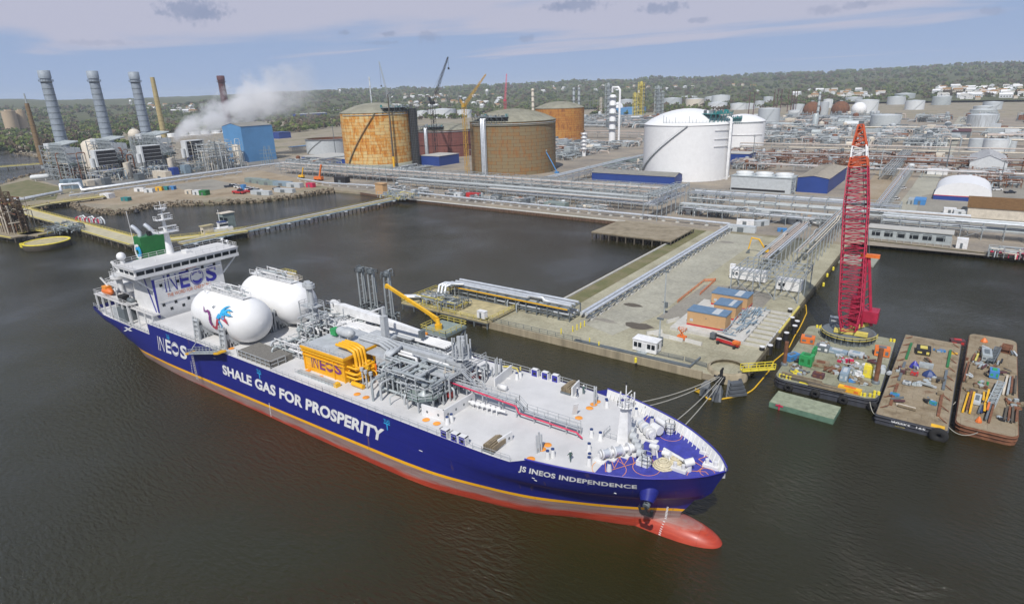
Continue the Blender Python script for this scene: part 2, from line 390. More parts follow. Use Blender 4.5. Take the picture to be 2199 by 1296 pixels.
# ---- lettering on the hull
def hulltext(txt, tl, bl, tr, br, name, key='white', bold=0., **k):
    a, b, c, d = (hullhit(*q) for q in (tl, bl, tr, br)); m = MB().use(key)
    def pl(u, v):
        v = v/.72; s = (b.x*(1-v)+a.x*v)*(1-u)+(d.x*(1-v)+c.x*v)*u; z = (b.z*(1-v)+a.z*v)*(1-u)+(d.z*(1-v)+c.z*v)*u
        return (s, -hb(s, z)-.05, z)
    lettering(m, txt, 1., pl, bold=bold, **k); m.build(name, ship)
hulltext('SHALE GAS FOR PROSPERITY', (477, 782), (479.5, 801), (826, 922), (822, 947), 'slogan_lettering', bold=.042, spacing=1.03)
hulltext('JS INEOS INDEPENDENCE', (1116, 998), (1113.8, 1009), (1368, 1040.5), (1368, 1048), 'name_lettering', bold=.038, spacing=1.08)
def logo(m, pl):          # thin I N, heavy E S, and an O of two crescents inside a thin ring; pl(u, v), u 0..1, v 0..1
    def poly(pts): m.add([pl(*p) for p in pts], [tuple(range(len(pts)))])
    def rect(a, b, c, d): poly([(a, b), (c, b), (c, d), (a, d)])
    rect(.0, 0, .018, 1); rect(-.012, 0, .03, .03); rect(-.012, .97, .03, 1)
    rect(.062, 0, .076, 1); rect(.20, 0, .214, 1); poly([(.06, 1), (.095, 1), (.216, 0), (.198, 0)]); rect(.05, 0, .09, .03); rect(.19, .97, .226, 1)
    rect(.275, 0, .325, 1); rect(.325, .0, .45, .2); rect(.325, .4, .44, .59); rect(.325, .8, .45, 1)
    cx, cy, n = .595, .5, 28
    for ro, ri, k in ((.125, .113, 0), (.105, .078, .20)):
        for i in range(n):
            a0, a1 = 2*PI*i/n, 2*PI*(i+1)/n
            def q(a, r, t): return (cx+r*cos(a), cy+r*4.1*sin(a)*(1-t*abs(sin(a))))
            if k and abs(sin((a0+a1)/2)) < .42: continue
            poly([q(a0, ri, k*1.35), q(a0, ro, 0), q(a1, ro, 0), q(a1, ri, k*1.35)])
    vs, fs = glyphs('S', 1., bold=.035); x0 = min(v[0] for v in vs); x1 = max(v[0] for v in vs); y0 = min(v[1] for v in vs); y1 = max(v[1] for v in vs)
    m.add([pl(.765+.215*(x-x0)/(x1-x0), (y-y0)/(y1-y0)) for x, y in vs], fs)
def quadmap(a, b, c, d, off):    # a=top left, b=bottom left, c=top right, d=bottom right
    a, b, c, d = map(V, (a, b, c, d))
    return lambda u, v: tuple((b.lerp(a, v)).lerp(d.lerp(c, v), u)+V(off))
m = MB().use('white'); a, b, c, d = (hullhit(*q) for q in ((338, 721), (341.5, 750), (402.5, 744.5), (403.5, 773)))
logo(m, quadmap(a, b, c, d, (0, -.06, 0))); m.build('emblem_lettering', ship)
# red company banner near the stern, tug marks, draught marks
m = MB().use('red'); a, b, c, d = (hullhit(*q) for q in ((217, 683), (216, 689), (262, 702), (262, 709)))
def hpl(a, b, c, d, off=.05):
    def f(u, v):
        p = (b.lerp(a, v)).lerp(d.lerp(c, v), u); return (p.x, -hb(p.x, p.z)-off, p.z)
    return f
f = hpl(a, b, c, d)
for i in range(10): m.add([f(i/10, 0), f((i+1)/10, 0), f((i+1)/10, 1), f(i/10, 1)], [(0, 1, 2, 3)])
m.build('stern_banner', ship)
m = MB().use('white'); f = hpl(a, b, c, d, .09)
q = random.Random(3)
for i in range(7):
    u = .02+i*.125
    for k in range(4):
        v0 = q.uniform(.1, .6); u0 = u+q.uniform(0, .05); m.add([f(u0, v0), f(u0+.04, v0), f(u0+.04, v0+.22), f(u0, v0+.22)], [(0, 1, 2, 3)])
lettering(m, 'X', 1., lambda x, y: f(1.03+.13*x, y*1.5-.1), bold=.05)
m.build('banner_lettering', ship)
m = MB().use(mat('cyanpaint', (.03, .35, .65)))
for x, y in ((361, 724), (556.5, 800), (831, 908)):
    p = hullhit(x, y); s, z = p.x, p.z; y_ = -hb(s, z)-.05
    m.add([(s-.75, y_, z), (s+.75, y_, z), (s+.75, y_, z-.22), (s-.75, y_, z-.22), (s-.13, y_, z-.2), (s+.13, y_, z-.2), (s+.13, y_, z-1.3), (s-.13, y_, z-1.3)], [(0, 1, 2, 3), (4, 5, 6, 7)])
    lettering(m, 'TUG', .8, lambda u, v, s=s, y_=y_, z=z: (s-.75+1.5*u, y_, z+.15+.8*v), bold=.02)
m.build('tug_mark', ship)
m = MB().use('white')
for (x0, y0), (x1, y1), n in (((1434, 1088), (1424, 1150), 22), ((579, 866), (583, 893), 10), ((411, 776), (414, 800), 8)):
    for i in range(n):
        p = hullhit(x0+(x1-x0)*i/(n-1), y0+(y1-y0)*i/(n-1)); w = .16; s, z = p.x, p.z
        if s > 150: yb = max(hb(s, z), 3.05*math.sqrt(max(0, 1-((s-158.6)/11.1)**2-((z+.8)/3.05)**2))) if abs(z+.8) < 3 else hb(s, z)
        else: yb = hb(s, z)
        m.add([(s-w, -yb-.1, z), (s+w, -yb-.1, z), (s+w, -yb-.1, z+.16), (s-w, -yb-.1, z+.16)], [(0, 1, 2, 3)])
for x, y in ((905, 968), (1145, 1026), (1150, 1031), (462, 769), (1320, 1058)):
    p = hullhit(x, y); m.add([(p.x-.5, p.y-.06, p.z), (p.x+.3, p.y-.06, p.z), (p.x+.3, p.y-.06, p.z+.14), (p.x-.5, p.y-.06, p.z+.14)], [(0, 1, 2, 3)])
m.build('draught_mark', ship)
# anchor bolster with anchor, port side
p = hullhit(1392, 1064); ab = p
m = MB().use('hull'); ax = V((.25, -1, -.45)).normalized()
m.cyl(p-ax*1.2+V((0, 0, .9)), p+ax*1.2+V((0, 0, .2)), 1.8, .9, n=20); m.build('anchor_bolster', ship)
m = MB().use('black'); c = p+ax*1.4+V((0, 0, -.3))
m.beam(c+V((0, 0, .7)), c+V((0, -.1, -1.1)), .35); m.beam(c+V((-.8, -.1, -1.0)), c+V((.8, -.1, -1.0)), .4)
for s in (-1, 1): m.beam(c+V((s*.75, -.1, -1.1)), c+V((s*.95, -.25, -.1)), .34)
m.use('dsteel').cyl(c+V((0, .3, .3)), c+V((0, -.2, .1)), .5, n=10); m.build('anchor', ship)
# ---- accommodation
FX = 32.4
ac = MB().use('shipwhite')
ac.box((20, -9.6, AD), (FX, 8.6, 21.9)); ac.box((10.5, -8.5, AD), (20, 8.2, 19.2)); ac.box((4, -7.5, AD), (10.5, 7.5, 15.2))
house = ac.build('accommodation_block', ship)
m = MB().use('deck')
for a, b in (((2.5, -12.2, 13.0), (22, 12.2, 13.25)), ((7, -10.4, 16.2), (21, 10.4, 16.45)), ((10, -9.6, 19.2), (21, 9.6, 19.4)), ((20, -11.5, 12.2), (FX+1.2, -9.6, 12.4)), ((20, 8.6, 12.2), (FX+1.2, 11.5, 12.4))): m.box(a, b)
m.build('balcony_deck', house)
m = MB().use('shipwhite')
for x in (3.2, 7, 11, 15, 18.5, 21.5):
    for y in (-12, 12): m.beam((x, y, AD), (x, y, 13), .35)
for x in (8, 12, 16, 20):
    for y in (-10.2, 10.2): m.beam((x, y, 13), (x, y, 16.2), .22)
for y in (-11.4, 11.4):
    for x in (21, 25, 29, 33): m.beam((x, y, AD), (x, y, 12.2), .3)
for x0, x1, y, z in ((2.6, 21.9, 12.1, 13.25), (7.1, 20.9, 10.3, 16.45), (10.1, 20.9, 9.5, 19.4), (20.1, 33.4, 11.4, 12.4)):
    m.rail([(x0, -y, z), (x1, -y, z)]); m.rail([(x0, y, z), (x1, y, z)]); m.rail([(x0, -y, z), (x0, y, z)])
m.build('balcony_railing', house)
m = MB().use('shipgrey'); m.box((12, -12, AD), (15, -8.6, 11.2)); m.use('black').box((16.5, -11.8, 13.3), (19, -10, 15.0)); m.use('dsteel').box((15.2, -12.2, AD), (19.2, -9, 11.6))
m.build('deck_locker', house)
# windows on the front wall, each a pane of its own
for z, ys in ((20.6, (-5.4, -.6, 3.4, 6.6)), (18.6, (-7.6, -3.4, -1.6)), (13.6, (-7.9, -4.9, -1.6, 2, 5)), (12.2, (-6.2, -3.2))):
    for y in ys: MB().use('glass').box((FX, y-.35, z), (FX+.04, y+.35, z+.75)).build('window', house)
m = MB().use('blue'); m.add([(FX+.03, -9.6, 20.8), (FX+.03, -8.9, 20.8), (FX+.03, -9.3, 11), (FX+.03, -9.6, 11)], [(0, 1, 2, 3)])
m.add([(28.4, -9.63, 21), (29.2, -9.63, 21), (32.4, -9.63, 11), (31.7, -9.63, 11)], [(0, 1, 2, 3)]); m.build('blue_stripe', house)
a, b, c, d = (PX(*q, FX+.06) for q in ((350, 592), (357, 627), (466, 567), (468, 600)))
m = MB().use('blue'); logo(m, quadmap(a, b, c, d, (0, 0, 0))); m.build('emblem_lettering', house)
a, b, c, d = (PX(*q, FX+.06) for q in ((359, 630), (360, 638), (452, 604), (453, 611)))
f = quadmap(a, b, c, d, (0, 0, 0)); m = MB().use('orange'); lettering(m, 'THE WORD FOR CHEMICALS', 1., lambda x, y: f(x, y/.72), bold=.0); m.build('slogan_lettering', house)
a, b, c, d = (PX(*q, FX+.06) for q in ((388, 577), (388.6, 580.5), (421, 569), (421.5, 572.5)))
f = quadmap(a, b, c, d, (0, 0, 0)); m = MB().use('red'); lettering(m, 'NO SMOKING', 1., lambda x, y: f(x, y/.72), bold=.02); m.build('warning_lettering', house)
m = MB().use('shipwhite'); m.box((FX, -9, 20.5), (FX+.7, 8, 20.6)); m.rail([(FX+.6, -9, 19.6), (FX+.6, 8, 19.6)], 1., .06, 2)
m.cyl((FX+.2, -9, 14.9), (FX+.2, 8, 14.9), .07); m.build('wall_walkway', house)
# wheelhouse with wings
wx = 33.3
m = MB().use('shipwhite'); m.box((23.5, -13.4, 21.9), (wx, 13.4, 22.75)); m.box((23.6, -13.3, 23.75), (wx+.1, 13.3, 24.3)); m.box((24, -13.0, 22.7), (wx-.35, 13.0, 23.8))
for s in (-1, 1):
    for x in (26, 32.3): m.beam((x, s*13, 21.9), (x, s*9.2-.5, 18.2), .3)
wh = m.build('wheelhouse', ship)
n = 12; y0, y1 = -13.0, 13.0
for i in range(n):
    a = y0+(y1-y0)*i/n+.22; b = y0+(y1-y0)*(i+1)/n-.22
    m = MB().use('glass'); m.add([(wx-.02, a, 22.78), (wx-.02, b, 22.78), (wx+.08, b, 23.74), (wx+.08, a, 23.74)], [(0, 1, 2, 3)]); m.build('window', wh)
for x in (25, 27.6, 30.2):
    m = MB().use('glass'); m.box((x, -13.06, 22.78), (x+2, -13.01, 23.74)); m.build('window', wh)
m = MB().use('shipwhite')
for i in range(n+1): y = y0+(y1-y0)*i/n; m.beam((wx-.1, y, 22.7), (wx+.08, y, 23.8), .2)
m.build('window_frame', wh)
m = MB().use('deck').box((23.4, -13.5, 24.3), (wx+.3, 13.5, 24.42)); m.build('roof', wh)
m = MB().use('shipwhite'); m.rail([(wx, -13.3, 24.4), (23.6, -13.3, 24.4), (23.6, 13.3, 24.4), (wx, 13.3, 24.4)], 1.1, .07, 2); m.rail([(wx, 2, 24.4), (wx, 13.3, 24.4)], 1.1, .07, 2)
m.box((26, 2, 24.4), (28.5, 3.4, 25.1)); m.cyl((29, -6, 24.4), (29, -6, 25.3), .12); m.cyl((28, 6, 24.4), (28, 6, 25.6), .1); m.cyl((31, 12, 24.4), (31, 12, 25.6), .12); m.sphere((31, 12, 25.9), .35); m.cyl((28, 12.4, 24.4), (28, 12.4, 25.6), .12); m.sphere((28, 12.4, 25.9), .35)
m.build('roof_railing', wh)
m = MB().use('white'); m.cyl((24, -11.6, 24.3), (24, -11.6, 25.2), .5); m.sphere((24, -11.6, 26.2), 1.05)
m.build('radar_dome', ship)
# port side bridge wing platform aft with small crane
m = MB().use('shipwhite'); m.cyl((21, -12.2, 20.4), (21, -12.2, 21.2), 1.8, n=12); m.cyl((21.5, -12.2, 17.2), (21, -12.2, 20.4), .5, .8); m.beam((23.5, -12, 21.9), (20.3, -12.6, 24.6), .5); m.beam((20.3, -12.6, 24.6), (19.6, -12.2, 22), .2); m.rail([(20, -13.6, 21.2), (22.4, -13.6, 21.2), (23, -12.2, 21.2)], 1.1); m.box((19.4, -11.4, 16.4), (21.6, -9.4, 18.4))
m.build('wing_platform', ship)
# funnel
m = MB().use('green'); m.add([(13.6, -4.2, 19), (18.6, -4.2, 19), (18.6, 2.2, 19), (13.6, 2.2, 19), (14.4, -4, 28.6), (18.2, -4, 28.6), (18.2, 2, 28.6), (14.4, 2, 28.6)],
      [(0, 1, 5, 4), (1, 2, 6, 5), (2, 3, 7, 6), (3, 0, 4, 7), (4, 5, 6, 7)]); fu = m.build('funnel', ship)
m = MB().use('silver')
for x, y in ((16.2, -3.), (17.2, -.2)): m.pipe([(x, y, 28.5), (x, y, 29.6), (x-.5, y-.5, 30.6), (x-1.3, y-1, 31.4)], .55, 10)
m.build('exhaust_pipe', fu)
m = MB().use('black').box((16.8, -1.6, 28.5), (18, -.9, 29.8)); m.cyl((15.2, .8, 28.5), (14.8, .8, 29.8), .3); m.build('vent_pipe', fu)
m = MB().use('white')
c = PY(296, 541, -4.6); ccx, ccz = c.x, c.z
for k, (r0, r1, a0, a1, key) in enumerate(((1.25, 1.75, 60, 330, 'white'), (.6, 1.1, -120, 150, 'cyanpaint'), (1.2, 1.6, -40, 60, 'cyanpaint'))):
    m.use(key); n = 18
    for i in range(n):
        t0, t1 = R(a0+(a1-a0)*i/n), R(a0+(a1-a0)*(i+1)/n)
        m.add([(ccx+r*cos(t)*1.0, -4.6-.02*k, ccz+r*sin(t)*1.15) for r, t in ((r0, t0), (r1, t0), (r1, t1), (r0, t1))]+[(ccx+r*cos(t)*1.0, -4.4, ccz+r*sin(t)*1.15) for r, t in ((r0, t0), (r1, t0), (r1, t1), (r0, t1))], [(0, 1, 2, 3), (7, 6, 5, 4), (1, 5, 6, 2), (0, 3, 7, 4)])
m.use('white').beam((ccx, -4.5, 21), (ccx, -4.5, ccz-1.7), .2); m.build('funnel_emblem', fu)
# radar mast
b = P(366, 543, 24.4); zt = ztop(b, 432)
m = MB().use('white'); m.cyl(b, (b.x, b.y, 29.5), 1.0, .6, 10); m.cyl((b.x, b.y, 29.5), (b.x, b.y, zt-3), .6, .25, 8); m.cyl((b.x, b.y, zt-3), (b.x, b.y, zt), .1)
for z, w in ((30, 2.6), (33.2, 1.9), (36, 1.2)):
    if z < zt-1:
        m.box((b.x-w*.6, b.y-w, z), (b.x+w*.7, b.y+w, z+.12)); m.rail([(b.x-w*.6, b.y-w, z), (b.x+w*.7, b.y-w, z), (b.x+w*.7, b.y+w, z), (b.x-w*.6, b.y+w, z)], 1., .07, 1.2)
m.beam((b.x+1.5, b.y-2.2, 31.6), (b.x+1.5, b.y+2.2, 31.6), .3); m.beam((b.x+1, b.y-1.5, 34.8), (b.x+1, b.y+1.5, 34.8), .25); m.sphere((b.x+.4, b.y+.4, 35.8), .45)
for z in (zt-2.6, zt-1.8, zt-1): m.beam((b.x, b.y-.8, z), (b.x, b.y+.8, z), .08)
m.beam((b.x, b.y, 26), (b.x+.9, b.y, 31), .09); m.beam((b.x, b.y, 29), (b.x-.9, b.y, zt-3), .08)
m.build('radar_mast', ship)
m = MB().use('white').cyl((19, -6, 24), (18.8, -6, 36), .06); m.cyl((11, -6, 19), (11, -6, 22), .05); m.build('whip_antenna', ship)
# ---- deck cargo tanks
def deck_tank(y, name, zc=16.1, x0=53.2, x1=66.6):
    r = 5.0; prof = [(.01, x0-r)]
    for i in range(1, 8): a = PI/2*i/8; prof.append((r*sin(a), x0-r*cos(a)))
    prof += [(r, x0+(x1-x0)*i/6) for i in range(7)]
    for i in range(7, 0, -1): a = PI/2*i/8; prof.append((r*sin(a), x1+r*cos(a)))
    prof.append((.01, x1+r))
    m = MB().use(mat('tankpaint', (.76, .76, .75), .42, 0, .05, .4)); m.lathe((0, y, zc), prof, 40, axis='x'); t = m.build('cargo_tank', ship)
    m = MB().use('shipgrey')
    for x in (54.6, 65.2):
        for k in range(13):
            a0 = R(200+140*k/13); a1 = R(200+140*(k+1)/13)
            p = [(y+(r+.03)*cos(a), zc+(r+.03)*sin(a)) for a in (a0, a1)]; q = [(y+(r+1.0)*cos(a), max(DK, zc+(r+1.)*sin(a))) for a in (a0, a1)]
            m.add([(x-.8, p[0][0], p[0][1]), (x-.8, p[1][0], p[1][1]), (x-.8, q[1][0], q[1][1]), (x-.8, q[0][0], q[0][1]), (x+.8, p[0][0], p[0][1]), (x+.8, p[1][0], p[1][1]), (x+.8, q[1][0], q[1][1]), (x+.8, q[0][0], q[0][1])],
                  [(0, 3, 2, 1), (4, 5, 6, 7), (2, 3, 7, 6), (0, 1, 5, 4)])
        for s in (-1, 1):
            for k in range(5):
                yy = y+s*(5.4-.75*k); zz = zc-math.sqrt(max(0, (r+.6)**2-(5.4-.75*k)**2)) if k else zc-.5
                m.box((x-.8, yy-.1, DK), (x+.8, yy+.1, max(DK+.4, zz)))
            m.beam((x-.9, y+s*5.9, DK), (x-.9, y+s*5.5, zc), .35); m.beam((x+.9, y+s*5.9, DK), (x+.9, y+s*5.5, zc), .35)
            for k in range(4): m.box((x-.9, y+s*5.7-.25, DK+1.1*(k+1)), (x+.9, y+s*5.7+.25, DK+1.1*(k+1)+.1))
    m.build('saddle', t)
    m = MB().use('shipwhite'); z = zc+r+.1
    m.box((x0-2, y-1.0, z), (x1+1, y+1.0, z+.12)); m.rail([(x0-2, y-1, z), (x1+1, y-1, z)], 1.1); m.rail([(x0-2, y+1, z), (x1+1, y+1, z)], 1.1)
    m.use('galv').cyl((x0, y+.3, z+.4), (x1, y+.3, z+.4), .18); clutter(m, x0+1, x1-1, y-1, y+2, z, 1.6, 24, 5+int(y), (.06, .16), ('shipwhite', 'galv'))
    m.build('walkway', t)
    return t
tk = deck_tank(-6.0, 'port'); deck_tank(6.2, 'stbd', 16.4)
# dragon ribbon emblem wrapped on the near tank
m = MB()
def on_tank(u, v): # u metres along, v metres up the curve
    a = PI+.02-v*1.3/5.27
    return (59.2+u*1.3, -6.0+5.33*cos(a), 16.1+5.33*sin(a))
def ribbon(key, pts, ws):
    m.use(key)
    for (a, b), (w0, w1) in zip(zip(pts, pts[1:]), zip(ws, ws[1:])):
        for i in range(3):
            f0, f1 = i/3, (i+1)/3; p = [a[j]+(b[j]-a[j])*f0 for j in (0, 1)]; q = [a[j]+(b[j]-a[j])*f1 for j in (0, 1)]
            d = V((b[0]-a[0], b[1]-a[1])).normalized(); nx, ny = -d.y, d.x; u0 = w0+(w1-w0)*f0; u1 = w0+(w1-w0)*f1
            m.add([on_tank(p[0]+nx*u0, p[1]+ny*u0), on_tank(p[0]-nx*u0, p[1]-ny*u0), on_tank(q[0]-nx*u1, q[1]-ny*u1), on_tank(q[0]+nx*u1, q[1]+ny*u1)], [(0, 1, 2, 3)])
mat('dragpurple', (.20, .04, .18)); mat('dragred', (.42, .05, .08))
ox = PY(465, 680, -11.2).x-60.0
def D(l): return [(ox+a, b) for a, b in l]
ribbon('dragpurple', D([(-4.2, 1.6), (-3.2, 1.9), (-2.5, 1.2), (-2.5, .3), (-2.0, -.5)]), [.05, .22, .28, .3, .3])
ribbon('dragred', D([(-2.0, -.5), (-1.2, -.9), (-.5, -.4), (-.2, .5), (0, 1.1)]), [.3, .3, .3, .3, .35])
ribbon('cyanpaint', D([(-.3, .9), (.3, 1.8), (1.1, 1.9), (1.7, 1.3)]), [.3, .45, .5, .2])
ribbon('dragred', D([(1.0, 1.5), (2.2, 1.2), (2.9, .7)]), [.3, .3, .08]); ribbon('cyanpaint', D([(.8, 2.2), (2.2, 3.0), (3.3, 3.0)]), [.3, .22, .05]); ribbon('cyanpaint', D([(.5, 2.3), (1.2, 3.3), (2.0, 3.7)]), [.3, .2, .05])
ribbon('cyanpaint', D([(1.6, 2.3), (2.8, 2.2), (3.6, 2.3)]), [.3, .2, .05]); ribbon('cyanpaint', D([(.2, .8), (1.0, .2), (1.2, -.4)]), [.2, .15, .1])
ribbon('dsteel', D([(1.2, -.4), (1.6, -.8)]), [.2, .08]); ribbon('dsteel', D([(-2.3, 2.6), (-1.9, 3.1)]), [.18, .06]); ribbon('dragpurple', D([(-4.9, 2.4), (-4.2, 1.5)]), [.05, .15]); ribbon('paleyel', D([(2.3, 2.7), (3.0, 2.6)]), [.1, .04])
m.build('dragon_emblem', tk)
# ================================================================ DECK OUTFIT OF THE SHIP
def D0(x, y, z=11.03): return P(x, y, z)
m = MB().use(mat('grating', (.17, .16, .14), .8, 0, .3, 3)).box((71.5, -12.3, DK), (83, -7.2, 12.3)); m.use('shipgrey').rail([(71.5, -12.5, DK), (83.2, -12.5, DK), (83.2, -9, DK)], 1.6, .1, 1.6)
m.build('deck_hatch', ship)
# compressor house
yh = MB().use('yellow'); yh.box((89.2, -8.6, DK), (101.2, 2.5, 15.6)); yh.box((88.9, -9.0, 15.0), (101.5, -8.6, 15.35)); yh.box((89., -8.9, 14.2), (101.4, -8.6, 14.4)); yh.box((88.8, -9.05, 15.6), (101.6, 2.6, 16.1))
for x in (89.25, 98.2, 101.1): yh.beam((x, -8.7, DK), (x, -8.7, 15), .25)
for z in (11.5, 12.2): yh.box((89.3, -8.66, z), (101, -8.6, z+.08))
hs = yh.build('compressor_house', ship)
m = MB().use('shipgrey').box((89, -8.8, 16.1), (101.4, 2.6, 16.2)); m.rail([(89, -8.8, 16.2), (101.4, -8.8, 16.2)], .9, .05, 1.2); m.build('roof', hs)
a, b, c, d = (PY(*q, -8.66) for q in ((668, 764), (670.5, 787), (734, 784), (735.5, 806)))
m = MB().use('dragpurple'); logo(m, quadmap(a, b, c, d, (0, -.04, 0))); m.build('emblem_lettering', hs)
m = MB().use('yellow')
for i in range(4):
    y = -6.6+i*.75; m.pipe([(97, y, 17.2), (100.2, y, 17.2), (101.9, y, 16.8), (102.2, y, 15.4), (102.2, y, 13.5), (104, y-.5, 13.3)], .3, 8)
for z, y in ((14.2, -8), (13.2, -8.4), (12.2, -8.2)): m.pipe([(101, y, z), (103.5, y, z), (104, y+.5, z), (104, -4, z)], .22)
clutter(m, 101.4, 105.2, -8.3, -3.2, DK, 3.6, 30, 11, (.08, .2), ('yellow', 'boom'), False); m.use('yellow').cyl((103, -8.6, 11.5), (106, -8.6, 11.5), .45)
m.use('orange').box((104.4, -4.2, DK), (106.6, -3.6, 14)); m.build('yellow_pipework', hs)
m = MB().use('shipgrey'); m.lathe((0, -2.2, 17.7), [(.01, 92.2), (.75, 92.5), (.95, 93), (.95, 96), (.75, 96.6), (.01, 96.8)], 12, axis='x')
for x in (93.2, 95.6): m.box((x-.1, -2.8, 16.2), (x+.1, -1.6, 17))
m.use('grn').box((90.6, -2.9, 16.6), (92.2, -1.5, 17.9)); m.build('roof_vessel', hs)
# pipes on and around the house
m = MB().use('shipwhite')
for i in range(7): y = 3.2+i*.7; m.pipe([(82, y, 15.6-.1*i), (90+i*.3, y, 15.6-.1*i), (91+i*.3, y, 15.1), (96, y, 15.1)], .28)
for i in range(5): y = 7.5+i*.65; m.cyl((92, y, 14.6), (112, y, 14.6), .25, n=8)
m.use('shipgrey').box((95, 3.2, 15.4), (101, 5.4, 15.8)); m.box((98, 6, 15.0), (104, 7.2, 15.2))
for i in range(4): m.pipe([(97, -1+.8*i, 16.6), (103, -1+.8*i, 16.6), (106+.3*i, -1.8+.8*i, 16.3), (107+.3*i, -3.5, 16.2), (107+.3*i, -4, 14)], .3, 8)
m.box((102, -4, 15.6), (107, 1, 15.8)); m.box((105, -4.2, DK), (109, -2.4, 15.6))
m.build('cargo_pipe_run', ship)
p = P(830, 739, 14.5); m = MB().use('shipgrey'); m.beam((p.x, p.y, 11), (p.x, p.y, 20.6), 1.15); m.beam((p.x-.6, p.y+.6, 20), (p.x-.6, p.y+.6, 22.2), .6); m.build('vent_trunk', ship)
def ck(*a, name='pipework', **k): return clutter(MB(), *a, **k).build(name, ship)
ck(75.5, 88.5, -6.5, 0, DK, 2.6, 110, 21, r=(.08, .25), keys=('shipwhite', 'shipgrey', 'galv')); ck(75.5, 88.5, 0, 12, DK, 5.0, 150, 22, r=(.09, .28), keys=('shipwhite', 'shipgrey', 'galv'))
ck(89, 112, 3, 12.4, DK, 3.0, 190, 23, r=(.09, .26), keys=('shipgrey', 'shipwhite', 'galv', 'shipwhite')); ck(107.5, 122, -7.5, -.5, DK, 5.2, 170, 24, r=(.1, .28), keys=('shipgrey', 'galv', 'steel'))
ck(110, 123, 2, 8, DK, 3.0, 60, 25, r=(.1, .28), keys=('shipgrey', 'shipwhite')); ck(78, 84, -2, 6, DK, 7.5, 40, 26, r=(.1, .22), keys=('shipgrey', 'galv'))
# twin vents between the tanks
m = MB().use('shipgrey')
for dx in (0, 1.4):
    b = V((76.5+dx, 3.2-dx*.3, DK)); m.cyl(b, (b.x, b.y, 22.8), .45, n=10); m.cyl((b.x, b.y, 22.8), (b.x, b.y, 23.6), 1.1, n=10); m.cyl((b.x, b.y, 23.6), (b.x, b.y, 24.0), .7, n=10)
for z in (13.5, 16, 18.5): m.box((74.8, 1.6, z), (79.4, 4.6, z+.1)); m.rail([(74.8, 1.6, z), (79.4, 1.6, z), (79.4, 4.6, z), (74.8, 4.6, z), (74.8, 1.6, z)], 1.1, .07, 1.5)
for x in (74.8, 79.4):
    for y in (1.6, 4.6): m.beam((x, y, DK), (x, y, 19.5), .2)
m.build('vent_tower', ship)
# long raised ducts and catwalk on the centreline
m = MB().use('shipgrey'); m.box((101, 1.0, 15.4), (121.5, 1.9, 16.1)); m.box((101, 3.2, 14.9), (121, 4.4, 15.2)); m.use('galv').box((101, 2.1, 15.0), (121.5, 2.9, 15.15)); m.use('shipgrey').rail([(101, 2.0, 15.4), (121, 2.0, 15.4)], 1.0, .06, 2); m.rail([(101, 3.1, 15.4), (121, 3.1, 15.4)], 1.0, .06, 2)
for x in range(102, 122, 3): m.beam((x, 1.2, DK), (x, 1.2, 15.4), .22); m.beam((x, 4.2, DK), (x, 4.2, 15), .22); m.beam((x, -2.5, 14.9), (x, 1.2, 14.9), .14); m.beam((x, -2.5, DK), (x, -2.5, 14.9), .14)
m.use('shipwhite'); m.pipe([(101, .2, 15.6), (119, .2, 15.6), (121, -.5, 14.5), (121, -1.2, 12)], .3, 8); m.pipe([(101, -.6, 15.5), (112, -.6, 15.5), (113, -1.4, 14.8), (113, -5, 14.8), (113, -5.4, 12)], .26, 8)
m.build('elevated_duct', ship)
m = MB().use('shipgrey'); m.box((122, -1.9, 13.6), (135.5, -.9, 13.7)); m.box((137, -1.9, 12.4), (147, -.9, 12.5))
m.add([(135.5, -1.9, 13.7), (137, -1.9, 12.5), (137, -.9, 12.5), (135.5, -.9, 13.7)], [(0, 1, 2, 3)])
for y in (-1.9, -.9): m.rail([(122, y, 13.7), (135.5, y, 13.7), (137, y, 12.5), (147, y, 12.5)], 1.0, .07, 2)
for x in (122, 125, 128.5, 132, 135.5, 139, 142, 145, 147): m.beam((x, -1.9, DK), (x, -1.9, 13.6 if x < 136 else 12.4), .18); m.beam((x, -.9, DK), (x, -.9, 13.6 if x < 136 else 12.4), .18)
m.build('catwalk', ship)
m = MB().use('pink'); m.pipe([(119, -2.2, 14), (135.6, -2.2, 13.3), (136.2, -2.2, 12.2), (147, -2.2, 12.1), (148, -2.2, 11.4)], .14)
m.build('fire_main', ship)
m = MB().use('shipwhite')
for i in range(6): m.lathe((0, -3.2+.1*i, 12.0), [(.01, 127+i*1.0), (.45, 127.1+i), (.45, 127.7+i), (.01, 127.8+i)], 10, axis='x'); m.cyl((127.4+i, -3.2, DK), (127.4+i, -3.2, 12), .12)
m.cyl((126.5, -3.2, 12), (134, -2.8, 12), .22); m.build('valve_row', ship)
# frame with stairs and octagonal platform, port side
m = MB().use('shipgrey'); c = P(912, 842, 13.2); n = 8
oc = [(c.x+3.3*cos(2*PI*i/n+.4), c.y+3.3*sin(2*PI*i/n+.4), 13.0) for i in range(n+1)]
m.use(mat('platgrn', (.22, .27, .25), .7)); m.add(oc[:8], [tuple(range(8))]); m.use('shipgrey').rail(oc, 1.2, .09, 1.5)
for p in oc[:8]: m.beam(p, (p[0], p[1], DK), .2); m.beam((p[0], p[1], DK+.2), ((p[0]+c.x)/2, (p[1]+c.y)/2, 13), .12)
m.rail([(x, y, 15.2) for x, y, z in oc], .1, .12, 1.5); m.use('galv'); m.lathe((c.x, c.y, 11.4), [(1.8, 0), (1.8, 1.2), (.01, 2.4)], 14)
m.build('valve_platform', ship)
m = MB().use('cream'); a, b = P(952, 848, 11.2), P(966, 797, 15.6); d = V((.55, .5, 0))
for s in (-1, 1): m.beam(a+d*s, b+d*s, .14)
for i in range(13): q = a.lerp(b, i/12); m.beam(q-d, q+d, .2, .05)
